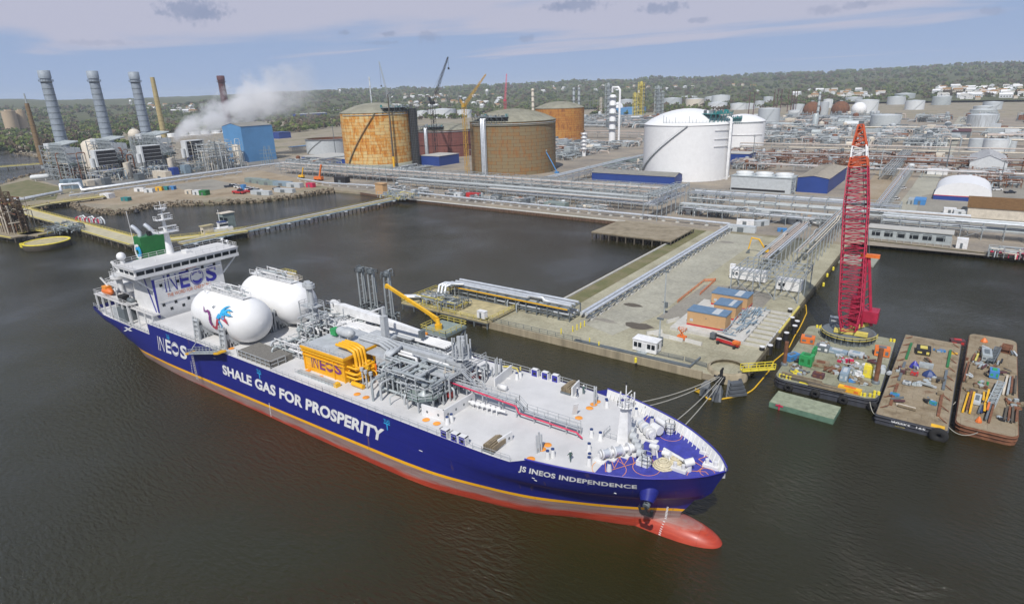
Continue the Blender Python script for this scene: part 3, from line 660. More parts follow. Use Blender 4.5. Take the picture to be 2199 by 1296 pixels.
m.rail([a+d, b+d], 1., .07, 1.5); m.rail([a-d, b-d], 1., .07, 1.5); m.build('deck_stair', ship)
m = MB().use('shipgrey')
for x in (118, 122.5):
    for y in (-3.5, .5, 4, 7): m.beam((x, y, DK), (x, y, 15.3), .22)
for y in (-3.5, .5, 4, 7): m.beam((118, y, 15.2), (122.5, y, 15.2), .2); m.beam((118, y, 13), (122.5, y, 15.2), .12); m.beam((118, y, 13), (122.5, y, 13), .14)
for x in (118, 122.5): m.beam((x, -3.5, 15.2), (x, 7, 15.2), .2); m.rail([(x, -3.5, 15.3), (x, 7, 15.3)], 1.1)
m.box((118, -3.5, 15.2), (122.5, 1, 15.28)); m.beam((122.5, 0, 15.3), (126, -.5, 13.7), .5, .12); m.rail([(122.5, .4, 15.3), (126.3, .1, 13.7)], 1.); m.rail([(122.5, -.4, 15.3), (126.3, -.9, 13.7)], 1.)
m.build('mast_frame', ship)
b = V((120.4, 2.0, DK)); zt = ztop(b, 722); m = MB().use('shipgrey')
for dx, dy in ((0, 0), (.7, .3), (.2, .8)): m.cyl(b+V((dx, dy, 0)), (b.x+dx, b.y+dy, zt-dx), .38, n=8)
for i in range(8): a = i*PI/4; m.cyl((b.x+.3+1.6*cos(a), b.y+.3+1.6*sin(a), zt-4.2), (b.x+.3+1.6*cos(a), b.y+.3+1.6*sin(a), zt-1.2+.5*(i % 3)), .16, n=6)
m.lathe((b.x+.3, b.y+.3, zt-4), [(.5, 0), (1.7, 0), (1.7, .12), (.5, .12)], 12); m.rail([(b.x+.3+1.7*cos(i*PI/4), b.y+.3+1.7*sin(i*PI/4), zt-3.9) for i in range(9)], 1.1, .06, 2)
m.build('vent_mast', ship)
# deck crane
cb = P(727, 706, DK); m = MB().use('shipwhite'); m.cyl(cb, cb+V((0, 0, 3.2)), 1.5, n=16); m.use('white').cyl(cb+V((0, 0, 3.2)), cb+V((-.2, 0, 6.4)), 1.3, 1.1, 14)
zc = ztop(cb, 655); m.cyl(cb+V((-.2, 0, 6.2)), V((cb.x-.6, cb.y, zc)), 1.15, .9, 12); m.rail([(cb.x-2, cb.y-1, zc), (cb.x+.5, cb.y-1, zc), (cb.x+.5, cb.y+1, zc)], 1.1, .09, 1.2)
m.cyl(cb+V((1.2, -.5, 4)), cb+V((4.2, -1.2, zc-12.4)), .22); cr = m.build('deck_crane', ship)
m = MB().use('white'); a = V((cb.x-.8, cb.y, zc-.2)); e = PY(905, 714, cb.y-1.5)
dv = (e-a); sd_ = dv.cross(V((0, 0, 1))).normalized(); up_ = sd_.cross(dv).normalized()
def boomring(p, w, h): return [p+sd_*(sx*w/2)+up_*(sz*h/2) for sx, sz in ((-1, -1), (1, -1), (1, 1), (-1, 1))]
vs = [x for p, w, h in ((a-dv*.0, 1.5, .9), (a+dv*.12, 1.5, 2.0), (a+dv*.35, 1.4, 1.9), (e, .9, .7)) for x in boomring(p, w, h)]
m.add(vs, [(k*4+i, k*4+(i+1) % 4, k*4+4+(i+1) % 4, k*4+4+i) for k in range(3) for i in range(4)]+[(3, 2, 1, 0), (12, 13, 14, 15)]); m.use('dsteel').box((e.x-.3, e.y-.6, e.z-1), (e.x+.5, e.y+.6, e.z+.5)); m.build('boom', cr)
m = MB().use('orangelt')
p = P(897, 716, 12.5)
for i in range(4): m.beam((p.x-1.8, p.y-1+.7*i, 12+.15*i), (p.x+1.8, p.y-1+.7*i, 12+.15*i), .45)
m.use('orange').box((p.x-1.6, p.y-1.2, DK), (p.x+1.6, p.y+1.2, 11.9)); m.build('orange_crane_rest', ship)
# breakwaters with lightening holes
def bw(pts, h, holes=True):
    m = MB().use('shipwhite'); k = MB().use('dsteel')
    for (x0, y0), (x1, y1) in zip(pts, pts[1:]):
        d = V((x1-x0, y1-y0, 0)); n_ = V((d.y, -d.x, 0)).normalized()
        if n_.y > 0: n_ = -n_
        m.prism([(x0, y0), (x1, y1), (x1-n_.x*.25, y1-n_.y*.25), (x0-n_.x*.25, y0-n_.y*.25)], DK, DK+h)
        L_ = d.length; cnt = max(2, int(L_/1.7))
        for i in range(cnt):
            f = (i+.5)/cnt; c = V((x0, y0, DK+h*.45))+d*f+n_*.02; t = d.normalized()
            k.add([c+t*(.22*cos(2*PI*j/8))+V((0, 0, .26*sin(2*PI*j/8))) for j in range(8)], [tuple(range(8))])
            m.beam(V((x0, y0, DK))+d*(i/cnt)-n_*.25, V((x0, y0, DK))+d*(i/cnt)-n_*1.1+V((0, 0, .1)), .1, .2)
    o = m.build('breakwater', ship); k.build('lightening_hole', o)
bw([(121.6, -9.7), (126.2, -9.3), (126.4, -1.4)], 2.0); bw([(125.8, 4.8), (125.0, 11.2)], 1.8); bw([(138.6, -11), (138.9, -7.8)], 1.5); bw([(139.4, 9.2), (139.0, 12.4)], 1.8)
# deck posts, bitts, bollards
m = MB().use('shipgrey')
for x, y, h in ((817, 845, 3.0), (800, 838, 3.4), (789, 834, 3.4), (781, 828, 3.4)): b = D0(x, y); m.cyl(b, b+V((0, 0, h)), .16, n=8); m.cyl(b+V((0, 0, h-.3)), b+V((0, 0, h+.3)), .35, n=8)
for x, y, h in ((1153, 972, 3.0), (1158, 970, 3.4), (1163, 967, 2.8), (1276, 870, 3.6), (1280, 866, 3.2), (1065, 812, 3.8), (1069, 809, 4.), (1075, 812, 4.), (1078, 808, 3.6)): b = D0(x, y); m.cyl(b, b+V((0, 0, h)), .14, n=6)
m.build('vent_post', ship)
def bitt(x, y):
    b = D0(x, y); m = MB().use('shipwhite'); m.cyl(b, b+V((0, 0, 1.25)), .42, .24, 12); m.use('boat').cyl(b+V((0, 0, 1.25)), b+V((0, 0, 1.4)), .27, n=12); m.build('mooring_bitt', ship)
for q in ((1176, 984), (1187, 980), (1265, 968), (1266, 990), (1265, 998), (1270, 937), (1289, 944), (961, 910), (970, 904), (1302, 871), (1303, 874), (1110, 814), (1117, 810), (1353, 895), (1366, 892), (1308, 1010), (1400, 911)): bitt(*q)
m = MB()
for s, y, sg in ((129.5, -1, -1), (131.6, -1, -1), (133.2, -1, -1), (129.5, 1, 1), (131.8, 1, 1), (134.0, 1, 1), (148.6, 1, 1)):
    yy = sg*(hb(s, DK)-.5); m.use('blue').box((s-.62, yy-.3, DK), (s+.62, yy+.3, DK+1.35)); m.use('shipwhite').box((s-.78, yy-.4, DK), (s-.62, yy+.4, DK+1.45)); m.box((s+.62, yy-.4, DK), (s+.78, yy+.4, DK+1.45)); m.box((s-.78, yy-.4, DK+1.36), (s+.78, yy+.4, DK+1.45)); m.use('black').box((s-.28, yy-.34, DK+.35), (s+.28, yy+.34, DK+.8))
m.build('fairlead', ship)
m = MB().use('orangelt')
for x, y in ((661, 796), (687, 809), (767, 846), (786, 853), (915, 901), (938, 909), (1140, 985), (1164, 964), (1176, 955), (1282, 862), (1275, 868), (1266, 876), (1243, 897), (585, 701), (530, 725), (497, 748), (460, 695)):
    p = D0(x, y); m.lathe((p.x, p.y, DK+.09), [(.01, .015), (.62, .015), (.64, 0)], 14)
m.build('hatch_marker', ship)
m = MB().use('galv').box((89.3, -10.9, DK), (101, -9.9, DK+.5)); m.use('shipgrey').rail([(89, -11, DK), (101, -11, DK)], .9, .05, 1.); m.use('boom').box((100.5, -11, DK), (101.3, -10, DK+.8)); m.build('accommodation_ladder', ship)
for x, y in ((966, 847), (1023, 809)):
    p = D0(x, y, 11.6); MB().use('red').lathe((0, p.y, 12.0), [(.01, p.x-.6), (.9, p.x-.6), (.9, p.x+.5), (.01, p.x+.5)], 12, axis='x').build('hose_reel', ship)
for x, y in ((1062, 960), (1224, 838)):
    p = D0(x, y); m = MB().use('wood')
    for i in range(6): m.lathe((p.x, 0, 0), [], 3) if False else m.box((p.x-.9+.33*i, p.y-1.6, DK+.3), (p.x-.9+.33*i+.24, p.y+1.6, DK+1.5-.15*abs(i-2.5)))
    m.use('dsteel').box((p.x-1, p.y-1.7, DK), (p.x+1, p.y-1.4, DK+.4)); m.build('hawser_reel', ship)
m = MB().use('shipwhite')
p = D0(1080, 838); m.lathe((0, p.y, 11.7), [(.01, p.x-1), (.5, p.x-1), (.5, p.x+.8), (.01, p.x+.8)], 10, axis='x'); m.beam((143, 4, DK), (143.6, 3.6, 13.4), .9, .12); m.build('deck_box', ship)
m = MB().use('paleyel'); a, b, c = D0(1080, 786, 11.4), D0(1110, 791, 11.4), D0(1118, 806, 11.4); m.pipe([a, a.lerp(b, .5)+V((0, .3, 0)), b, c], .16); m.beam(c, c+V((0, 0, 1.8)), .2); m.build('yellow_hose', ship)
# gangway platform hung on the port side
a, b = PY(408, 757, -14.3), PY(474, 756, -14.3); e_ = V((0, .8, 0))
m = MB().use('galv'); m.beam(a, b, 1.6, .25); m.rail([a-e_, b-e_], 1.1, .08, 1.5); m.rail([a+e_, b+e_], 1.1, .08, 1.5)
m.use('boom').beam(b-(b-a)*.1, b+(b-a)*.04, 1.9, .35); m.beam(a-(b-a)*.03, a+(b-a)*.07, 1.8, .35); m.use('rope')
m.beam((a.x+1, -14.6, a.z), (a.x+1, -14.6, a.z-6.2), .06); m.beam((a.x+1.8, -14.6, a.z), (a.x+1.8, -14.6, a.z-6.2), .06)
for i in range(14): m.beam((a.x+1, -14.6, a.z-.4-.42*i), (a.x+1.8, -14.6, a.z-.4-.42*i), .08)
m.use('shipgrey').beam((a.x+3, -13.3, DK+1.2), (a.x+1, -15, a.z+.4), .12); m.beam((b.x-3, -13.3, DK+1.2), (b.x-1, -15, b.z+.4), .12); m.build('boarding_platform', ship)
# ---- forecastle
b = P(1341, 948, DK); zt = ztop(b, 826)
m = MB().use('white'); m.add([(b.x-.9, b.y-.8, DK), (b.x+.9, b.y-.8, DK), (b.x+.9, b.y+.8, DK), (b.x-.9, b.y+.8, DK), (b.x-.55, b.y-.5, zt-3), (b.x+.55, b.y-.5, zt-3), (b.x+.55, b.y+.5, zt-3), (b.x-.55, b.y+.5, zt-3)], [(0, 1, 5, 4), (1, 2, 6, 5), (2, 3, 7, 6), (3, 0, 4, 7), (4, 5, 6, 7)])
m.lathe((b.x, b.y, zt-3.4), [(.4, 0), (1.3, 0), (1.3, .12), (.3, .12)], 12); m.cyl((b.x, b.y, zt-3), (b.x, b.y, zt), .09); m.rail([(b.x+1.25*cos(i*PI/4), b.y+1.25*sin(i*PI/4), zt-3.3) for i in range(9)], 1., .06, 1.2)
for i, (dx, dy, h) in enumerate(((1.2, .3, 2.2), (-1.1, .5, 1.6), (.4, -1.2, 1.8), (-.6, -.9, 2.0), (.3, 1.3, 1.2))): m.beam((b.x, b.y, zt-2.6+.2*i), (b.x+dx, b.y+dy, zt-2.4+.25*i), .1); m.beam((b.x+dx, b.y+dy, zt-3.2), (b.x+dx, b.y+dy, zt-3.2+h), .16)
m.use('shipgrey').rail([(b.x-1, b.y-.6, DK), (b.x-3.2, b.y-.6, DK), (b.x-3.2, b.y+1.4, DK)], 1.1, .06, 1.2); m.use('black').cyl((b.x, b.y, zt), (b.x, b.y, zt+.5), .1); m.build('foremast', ship)
def winch(x0, y0, x1, y1, name):
    a, b = P(x0, y0, 12.2), P(x1, y1, 12.2); m = MB().use('shipwhite'); d = b-a
    for f0, f1, r in ((-.02, .03, .55), (.06, .1, .75), (.1, .34, .56), (.34, .38, .75), (.42, .5, .4), (.5, .54, .85), (.54, .8, .62), (.8, .84, .85), (.84, 1.05, .36), (1.05, 1.1, .9), (1.12, 1.25, .6)):
        m.use('silver' if r in (.56, .62) else 'shipwhite').cyl(a+d*f0, a+d*f1, r, n=14)
    m.use('shipwhite')
    for f in (0, .4, .9, 1.2): q = a+d*f; m.beam((q.x, q.y, DK), q, .6, .25); m.box((q.x-.9, q.y-.5, DK), (q.x+.9, q.y+.5, DK+.25))
    m.build(name, ship)
winch(1288, 975, 1345, 963, 'mooring_winch'); winch(1373, 905, 1396, 928, 'mooring_winch')
m = MB().use('shipgrey')
a, b = P(1357, 925, 12.5), P(1382, 985, 12.0)
for i in range(6): q = a.lerp(b, i/5); m.cyl(q+V((-.5, 0, 0)), q+V((.5, 0, 0)), .7-.08*(i % 3), n=10); m.beam((q.x, q.y, DK), q, .5)
m.use('shipwhite').beam(a, b, .5); m.box((b.x-.9, b.y-.6, DK), (b.x+.9, b.y+.6, DK+.8)); m.cyl(P(1402, 915, 12.3), P(1418, 925, 12.3), .75, n=14); m.cyl(P(1412, 900, 12.3), P(1430, 912, 12.3), .5, n=12)
m.build('windlass', ship)
m = MB().use('shipwhite')
a = P(1426, 963, 12); b = P(1480, 995, 12.2); m.pipe([a, b], .24, 8); m.cyl((b.x, b.y, DK), (b.x, b.y, 12.4), .4, n=10); m.cyl((b.x-.5, b.y-.4, 12.3), (b.x+.5, b.y+.4, 12.6), .55, n=12); m.build('stores_crane', ship)
for x, y in ((1404, 975), (1431, 990)):
    p = D0(x, y); m = MB().use('shipwhite'); m.cyl(p, p+V((0, 0, 1.2)), .35, .45, 10); m.cyl(p+V((-.6, .1, 1.2)), p+V((.6, -.1, 1.4)), .42, n=10); m.beam(p+V((-.8, .6, 0)), p+V((-.3, .2, 1.6)), .2); m.beam(p+V((.8, -.6, 0)), p+V((.3, -.2, 1.6)), .2); m.build('chain_stopper', ship)
for x, y in ((1438, 930), (1388, 1000)):
    p = D0(x, y); m = MB().use('shipgrey')
    for i in range(3): m.rail([(p.x+.8*cos(k*PI/3), p.y+.8*sin(k*PI/3), DK+.7*i) for k in range(7)], .7, .07, 2, False)
    m.use('shipwhite').cyl(p, p+V((0, 0, 1.3)), .5, n=10); m.build('hatch_cage', ship)
for x, y, dy in ((1458, 1010, 0), (1520, 975, 0), (1527, 1003, 0)):
    p = D0(x, y); m = MB().use('shipwhite').box((p.x-1.1, p.y-.5, DK+.02), (p.x+1.1, p.y+.5, DK+.5)); m.cyl((p.x-.6, p.y, DK), (p.x-.6, p.y, DK+1.2), .28); m.cyl((p.x+.6, p.y, DK), (p.x+.6, p.y, DK+1.2), .28); m.build('double_bollard', ship)
# painted safety outlines
m = MB().use('orangelt')
def outline(pts, w=.07):
    for p, q in zip(pts, pts[1:]): m.beam(p, q, w, .03)
def circ(x, y, r): p = P(x, y, DK+.05); outline([(p.x+r*cos(i*PI/12), p.y+r*sin(i*PI/12), DK+.07) for i in range(25)])
circ(1388, 1004, 1.9); circ(1440, 934, 1.7); circ(1430, 984, 2.0); circ(1308, 1006, 2.4); circ(1519, 1014, 1.0)
for pts in (((1300, 1012), (1300, 985), (1358, 978), (1362, 994), (1300, 1012)), ((1306, 996), (1312, 985), (1319, 1005), (1331, 982), (1340, 998), (1352, 980)), ((1500, 985), (1528, 975), (1547, 995), (1524, 1002), (1500, 985)), ((1475, 1020), (1480, 1010), (1515, 1012), (1525, 1022)), ((1465, 1000), (1490, 990), (1510, 1002), (1496, 1012)), ((1382, 908), (1395, 888), (1420, 905), (1408, 925), (1382, 908))):
    outline([P(x, y, DK+.09) for x, y in pts])
m.build('safety_marking', ship)
# mooring rope pile, free on the deck
m = MB().use(mat('ropepile', (.58, .52, .36), .9, 0, .3, 4, bump=.4)); q = random.Random(5)
for x, y in ((1424, 999), (1450, 993)):
    p = P(x, y, DK+.1)
    for k in range(5):
        r = 1.35-.2*k; m.pipe([(p.x+r*cos(i*PI/8)*(1+.08*q.random()), p.y+r*sin(i*PI/8)*(1+.08*q.random()), DK+.14+.2*k) for i in range(17)], .16, 5)
    m.lathe((p.x, p.y, DK), [(1.2, .1), (.9, .8), (.01, 1.0)], 12)
single('rope_coil', 'pile of thick cream mooring rope coiled on the blue bow deck', 'rope', m)
# lifeboat and davit, rafts
p = PY(231, 623, -10.6)
lb = thing('lifeboat', 'small orange lifeboat in its cradle at the stern of the tanker', 'lifeboat', (p.x, p.y, p.z-1.2))
m = MB().use('orange'); m.lathe((0, 0, 1.0), [(.01, -2.6), (.5, -2.4), (1.0, -1.4), (1.15, 0), (1.0, 1.4), (.5, 2.3), (.01, 2.6)], 14, axis='x'); m.build('boat_hull', lb)
m = MB().use('orangelt').box((-1.2, -.8, 1.6), (1.0, .8, 2.5)); m.build('canopy', lb)
m = MB().use('shipwhite'); m.beam((p.x+1.5, p.y+1.2, 13.2), (p.x-1.0, p.y-.6, p.z+3.6), .35); m.beam((p.x-2, p.y+1.2, 13.2), (p.x-2.2, p.y, p.z+.2), .3); m.beam((p.x-2.6, p.y, p.z-1.3), (p.x+2.6, p.y, p.z-1.3), .3); m.beam((p.x, p.y, p.z-1.3), (p.x, p.y+.6, 13.2), .3); m.build('davit', ship)
m = MB().use('dsteel').lathe((0, -10.6, 14.0), [(.01, 20), (.7, 20.1), (.7, 22), (.01, 22.1)], 10, axis='x'); m.use('shipwhite').box((19.8, -11.2, 13.2), (22.4, -10, 13.5)); m.build('life_raft', ship)
# mooring lines to the quay hook
hk = P(1548, 808, 4.2)
for i, (x, y) in enumerate(((1360, 866), (1385, 873), (1452, 903), (1470, 913))):
    a = P(x, y, 12.2); e = hk+V((.4*i-.6, -.3, 0)); pts = []
    for k in range(9): f = k/8; q = a.lerp(e, f); q.z -= 1.3*4*f*(1-f)*(.6 if i < 2 else .35); pts.append(q)
    m = MB().use('rope').pipe(pts, .09, 5)
    single('mooring_line', ('upper of the two mooring ropes from beside the foremast to the quay hook', 'lower of the two mooring ropes from beside the foremast to the quay hook', 'aft rope of the pair running from the bow roller to the quay hook', 'rope nearest the bow tip running up to the quay hook')[i], 'rope', m, 'mooring lines of the tanker')
# crew
def person(name, label, pos, rz, coat, trouser, hat, pose=0):
    o = thing(name, label, 'person', pos, rz)
    me = bpy.data.meshes.new('body'); b = bmesh.new()
    J = dict(pel=(0, 0, .95, .15), chest=(0, .02, 1.32, .17), neck=(0, .02, 1.5, .075), head=(0, .05, 1.64, .11), crown=(0, .04, 1.76, .085))
    for s, n_ in ((-1, 'l'), (1, 'r')):
        st = .16*s*pose
        J.update({n_+'hip': (.1*s, 0, .88, .11), n_+'kn': (.11*s, .02+st, .5, .08), n_+'an': (.12*s, st*1.3, .1, .055), n_+'to': (.13*s, st*1.3+.17, .05, .05),
                  n_+'sh': (.2*s, 0, 1.42, .085), n_+'el': (.27*s, .04-st, 1.15, .06), n_+'wr': (.26*s, .18-st, .95, .045), n_+'hd': (.25*s, .25-st, .9, .045)})
    E_ = [('pel', 'chest'), ('chest', 'neck'), ('neck', 'head'), ('head', 'crown')]+[(n_+a, n_+c) for n_ in 'lr' for a, c in (('hip', 'kn'), ('kn', 'an'), ('an', 'to'), ('sh', 'el'), ('el', 'wr'), ('wr', 'hd'))]+[(p_, n_+c) for n_ in 'lr' for p_, c in (('pel', 'hip'), ('chest', 'sh'))]
    sk = b.verts.layers.skin.verify(); names = list(J); vs = {k: b.verts.new(J[k][:3]) for k in names}
    for k in names: vs[k][sk].radius = (J[k][3], J[k][3]); vs[k][sk].use_root = k == 'pel'
    for a, c in E_: b.edges.new((vs[a], vs[c]))
    b.to_mesh(me); b.free()
    ob = bpy.data.objects.new('body', me); COL.objects.link(ob); ob.modifiers.new('skin', 'SKIN'); sb = ob.modifiers.new('sub', 'SUBSURF'); sb.levels = 1; sb.render_levels = 1
    dg = bpy.context.evaluated_depsgraph_get(); me2 = bpy.data.meshes.new_from_object(ob.evaluated_get(dg)); bpy.data.objects.remove(ob)
    for k in (coat, trouser, 'skin'): me2.materials.append(MATS[k])
    for p_ in me2.polygons: z = p_.center.z; p_.material_index = 2 if z > 1.53 or (z < 1.0 and abs(p_.center.x) > .2) else 0 if z > .93 else 1; p_.use_smooth = True
    bo = bpy.data.objects.new('body', me2); COL.objects.link(bo); bo.parent = o
    m = MB().use(hat).lathe((0, .04, 1.66), [(.17, 0), (.14, .02), (.13, .08), (.08, .15), (.01, .17)], 12); m.build('hard_hat', o)
    return o
mat('coverall', (.05, .10, .09), .8); mat('coverall2', (.04, .06, .12), .8); mat('dark', (.03, .03, .035), .8)
p = D0(1225, 990); person('person', 'crew member in dark green coveralls and white helmet walking alone near the port bow rail', p, 1.2, 'coverall', 'coverall', 'white', 1)
p = D0(1240, 851); person('person', 'crew member in blue coveralls beside the starboard breakwater plate', p, 2.2, 'coverall2', 'coverall2', 'white', .6)
p = D0(1253, 846); person('person', 'crew member standing behind the starboard breakwater plate near the rail', p, .4, 'coverall', 'coverall', 'white')
p = D0(1279, 853); person('person', 'crew member in dark coveralls by the starboard vent posts, nearest the bow', p, 2.8, 'dark', 'coverall', 'white')
# ================================================================ WATER, LAND, HILLS, WOODLAND, HOUSES
KX = (62-GZ)/59.
def gx(x): return CAM.x+(x-CAM.x)*KX
def gy(y): return CAM.y+(y-CAM.y)*KX
def watermat():
    m, N, L, B = nodes('river_water')
    g = N.new('ShaderNodeNewGeometry'); n = N.new('ShaderNodeTexNoise'); n.inputs['Scale'].default_value = .012; n.inputs['Detail'].default_value = 3
    L.new(g.outputs['Position'], n.inputs['Vector'])
    r = N.new('ShaderNodeValToRGB'); e = r.color_ramp.elements; e[0].position = .35; e[1].position = .65; e[0].color = (.0180, .0160, .0030, 1); e[1].color = (.0240, .0220, .0048, 1)
    L.new(n.outputs['Fac'], r.inputs['Fac']); L.new(r.outputs['Color'], B.inputs['Base Color'])
    B.inputs['Roughness'].default_value = .07; B.inputs['IOR'].default_value = 1.5; B.inputs['Specular IOR Level'].default_value = .5
    mp = N.new('ShaderNodeMapping'); mp.inputs['Rotation'].default_value = (0, 0, R(25)); mp.inputs['Scale'].default_value = (.55, 1.2, 1); L.new(g.outputs['Position'], mp.inputs['Vector'])
    w1 = N.new('ShaderNodeTexNoise'); w1.inputs['Scale'].default_value = 1.15; w1.inputs['Detail'].default_value = 5; w1.inputs['Roughness'].default_value = .62; L.new(mp.outputs[0], w1.inputs['Vector'])
    w2 = N.new('ShaderNodeTexNoise'); w2.inputs['Scale'].default_value = .03; w2.inputs['Detail'].default_value = 3; L.new(g.outputs['Position'], w2.inputs['Vector'])
    rr = N.new('ShaderNodeMapRange'); rr.inputs['From Min'].default_value = .35; rr.inputs['From Max'].default_value = .65; rr.inputs['To Min'].default_value = .35; rr.inputs['To Max'].default_value = 1.; L.new(w2.outputs['Fac'], rr.inputs['Value'])
    b = N.new('ShaderNodeBump'); b.inputs['Distance'].default_value = .7; L.new(rr.outputs[0], b.inputs['Strength']); L.new(w1.outputs['Fac'], b.inputs['Height']); L.new(b.outputs['Normal'], B.inputs['Normal'])
    MATS['water'] = m
watermat()
m = MB().use('water'); m.add([(-7800, -2600, 0), (2400, -2600, 0), (2400, 3000, 0), (-7800, 3000, 0)], [(0, 1, 2, 3)]); struct('river_water', m)
def groundmat(name, cols, scale, bump=.3, detail=8, joint=0):
    m, N, L, B = nodes(name); B.inputs['Roughness'].default_value = .95
    g = N.new('ShaderNodeNewGeometry'); n = N.new('ShaderNodeTexNoise'); n.inputs['Scale'].default_value = scale; n.inputs['Detail'].default_value = detail; n.inputs['Roughness'].default_value = .68
    L.new(g.outputs['Position'], n.inputs['Vector']); r = N.new('ShaderNodeValToRGB'); e = r.color_ramp.elements
    for i, (p, c) in enumerate(cols):
        x = e[i] if i < 2 else e.new(p); x.position = p; x.color = (*c, 1)
    f = N.new('ShaderNodeTexNoise'); f.inputs['Scale'].default_value = scale*22; f.inputs['Detail'].default_value = 4; L.new(g.outputs['Position'], f.inputs['Vector'])
    L.new(n.outputs['Fac'], r.inputs['Fac']); x = N.new('ShaderNodeMix'); x.data_type = 'RGBA'; x.blend_type = 'MULTIPLY'; x.inputs[0].default_value = .55
    q = N.new('ShaderNodeValToRGB'); q.color_ramp.elements[0].position = .3; q.color_ramp.elements[0].color = (.55, .55, .55, 1); q.color_ramp.elements[1].position = .7; L.new(f.outputs['Fac'], q.inputs['Fac'])
    L.new(r.outputs['Color'], x.inputs[6]); L.new(q.outputs['Color'], x.inputs[7]); o_ = x.outputs[2]
    if joint:
        br = N.new('ShaderNodeTexBrick'); br.inputs['Scale'].default_value = 1.; br.inputs['Brick Width'].default_value = joint; br.inputs['Row Height'].default_value = joint*.7; br.inputs['Mortar Size'].default_value = .07; br.inputs['Color1'].default_value = (1, 1, 1, 1); br.inputs['Color2'].default_value = (.86, .86, .84, 1); br.inputs['Mortar'].default_value = (.6, .58, .55, 1)
        L.new(g.outputs['Position'], br.inputs['Vector']); y = N.new('ShaderNodeMix'); y.data_type = 'RGBA'; y.blend_type = 'MULTIPLY'; y.inputs[0].default_value = .6; L.new(o_, y.inputs[6]); L.new(br.outputs['Color'], y.inputs[7]); o_ = y.outputs[2]
    L.new(o_, B.inputs['Base Color']); MATS[name] = m
groundmat('land', [(.30, (.11, .12, .055)), (.42, (.25, .22, .14)), (.52, (.33, .28, .20)), (.62, (.24, .215, .165)), (.75, (.36, .31, .23))], .02)
groundmat('gravel', [(.3, (.20, .19, .16)), (.45, (.27, .25, .21)), (.6, (.31, .29, .24)), (.75, (.24, .22, .18))], .06)
groundmat('pierdeck', [(.28, (.23, .205, .13)), (.42, (.36, .335, .235)), (.55, (.425, .40, .285)), (.72, (.47, .445, .32))], .07, joint=7.)
groundmat('dirt', [(.3, (.24, .18, .11)), (.5, (.34, .27, .18)), (.7, (.40, .34, .25))], .05)
groundmat('asphalt', [(.3, (.15, .15, .14)), (.5, (.20, .195, .18)), (.7, (.24, .23, .205))], .06)
groundmat('grass', [(.3, (.10, .12, .04)), (.5, (.17, .16, .07)), (.7, (.24, .20, .12))], .15)
groundmat('roadgrey', [(.3, (.29, .28, .23)), (.5, (.385, .37, .295)), (.7, (.445, .43, .345))], .05)
groundmat('plantfloor', [(.28, (.13, .12, .11)), (.42, (.25, .22, .18)), (.55, (.32, .275, .215)), (.7, (.39, .32, .23))], .035)
PX0, PX1, PYF, PYB = gx(99.3), gx(158.3), gy(46.8), gy(182.0)
inlet = [P(x, y, GZ) for x, y in ((0, 309), (30, 327), (80, 336), (126, 343), (136, 351), (126, 365), (90, 373), (50, 380), (0, 397), (-250, 418), (-250, 455), (0, 443), (60, 447), (110, 441), (150, 437), (178, 446), (215, 453), (255, 455), (300, 446), (331, 438), (380, 436), (433, 435), (500, 432), (560, 429), (640, 419), (690, 411), (716, 408))]
shore = [(p.x, p.y) for p in inlet]+[(gx(-122), gy(190)), (gx(-84), gy(184.5)), (gx(66), gy(182)), (PX0, PYB), (PX0, gy(69)), (gx(90), gy(69)), (gx(90), PYF), (gx(150), PYF)]
shore += [(gx(154.3)+4*cos(a), gy(50.8)+4*sin(a)) for a in (R(-90), R(-60), R(-30), R(0))]+[(PX1, gy(54)), (PX1, gy(178)), (gx(160), gy(196)), (gx(215), gy(192)), (gx(420), gy(178))]
land = shore+[(2400, 190), (2400, 7800), (-7800, 7800), (-7800, 900)]
m = MB().use('land'); m.prism(land, -3, GZ); struct('ground', m)
def sg(pts): return [(gx(x), gy(y)) for x, y in pts]
def sheet(name, key, pts, k=1): m = MB().use(key); m.prism(pts, GZ-.05, GZ+.02*k); struct(name, m)
def px(*l): return [(lambda p: (p.x, p.y))(P(x, y, GZ)) for x, y in l]
sheet('pier_surface', 'pierdeck', sg([(90.2, 47), (150, 47)])+[(gx(154.2)+3.9*cos(a), gy(50.9)+3.9*sin(a)) for a in (R(-80), R(-45), R(-10))]+sg([(158.1, 54), (158.1, 182), (105, 182), (105, 69), (90.2, 68.8)]), 1)
sheet('grass_verge', 'grass', sg([(99.5, 69.2), (104.9, 69.2), (104.9, 182), (99.5, 182)]), 2)
sheet('pier_road', 'roadgrey', sg([(112, 60), (124, 56), (128, 75), (127, 120), (128, 182), (112.5, 182)]), 2)
sheet('pier_gravel', 'gravel', sg([(128.5, 74), (150, 74), (150, 108), (140, 112), (129.5, 108)]), 2)
for i, (x, y, a, b) in enumerate(((1360, 655, 3, 1.6), (1372, 700, 4.5, 2.6), (1300, 688, 3.5, 1.4), (1655, 555, 3, 1.2), (1560, 520, 3.6, 2))):
    p = P(x, y); q = random.Random(i); sheet('bare_patch', 'dirtdk' if i in (1, 0) else 'gravel', [(p.x+a*cos(t*PI/7)*q.uniform(.7, 1.1), p.y+b*sin(t*PI/7)*q.uniform(.7, 1.1)) for t in range(14)], 3)
sheet('plant_ground', 'plantfloor', sg([(-330, 200), (-125, 196), (-80, 190), (99, 186), (158, 186), (420, 200), (900, 1100), (-700, 1100)]), 1)
sheet('yard_ground', 'dirt', px((170, 436), (260, 440), (430, 425), (560, 418), (650, 408), (700, 395), (560, 366), (420, 385), (230, 412)), 2)
sheet('parking_ground', 'gravel', px((360, 398), (455, 385), (520, 398), (420, 415)), 3)
sheet('power_station_ground', 'asphalt', px((60, 380), (150, 405), (225, 405), (520, 362), (600, 350), (590, 320), (300, 300), (120, 318), (137, 352)), 2)
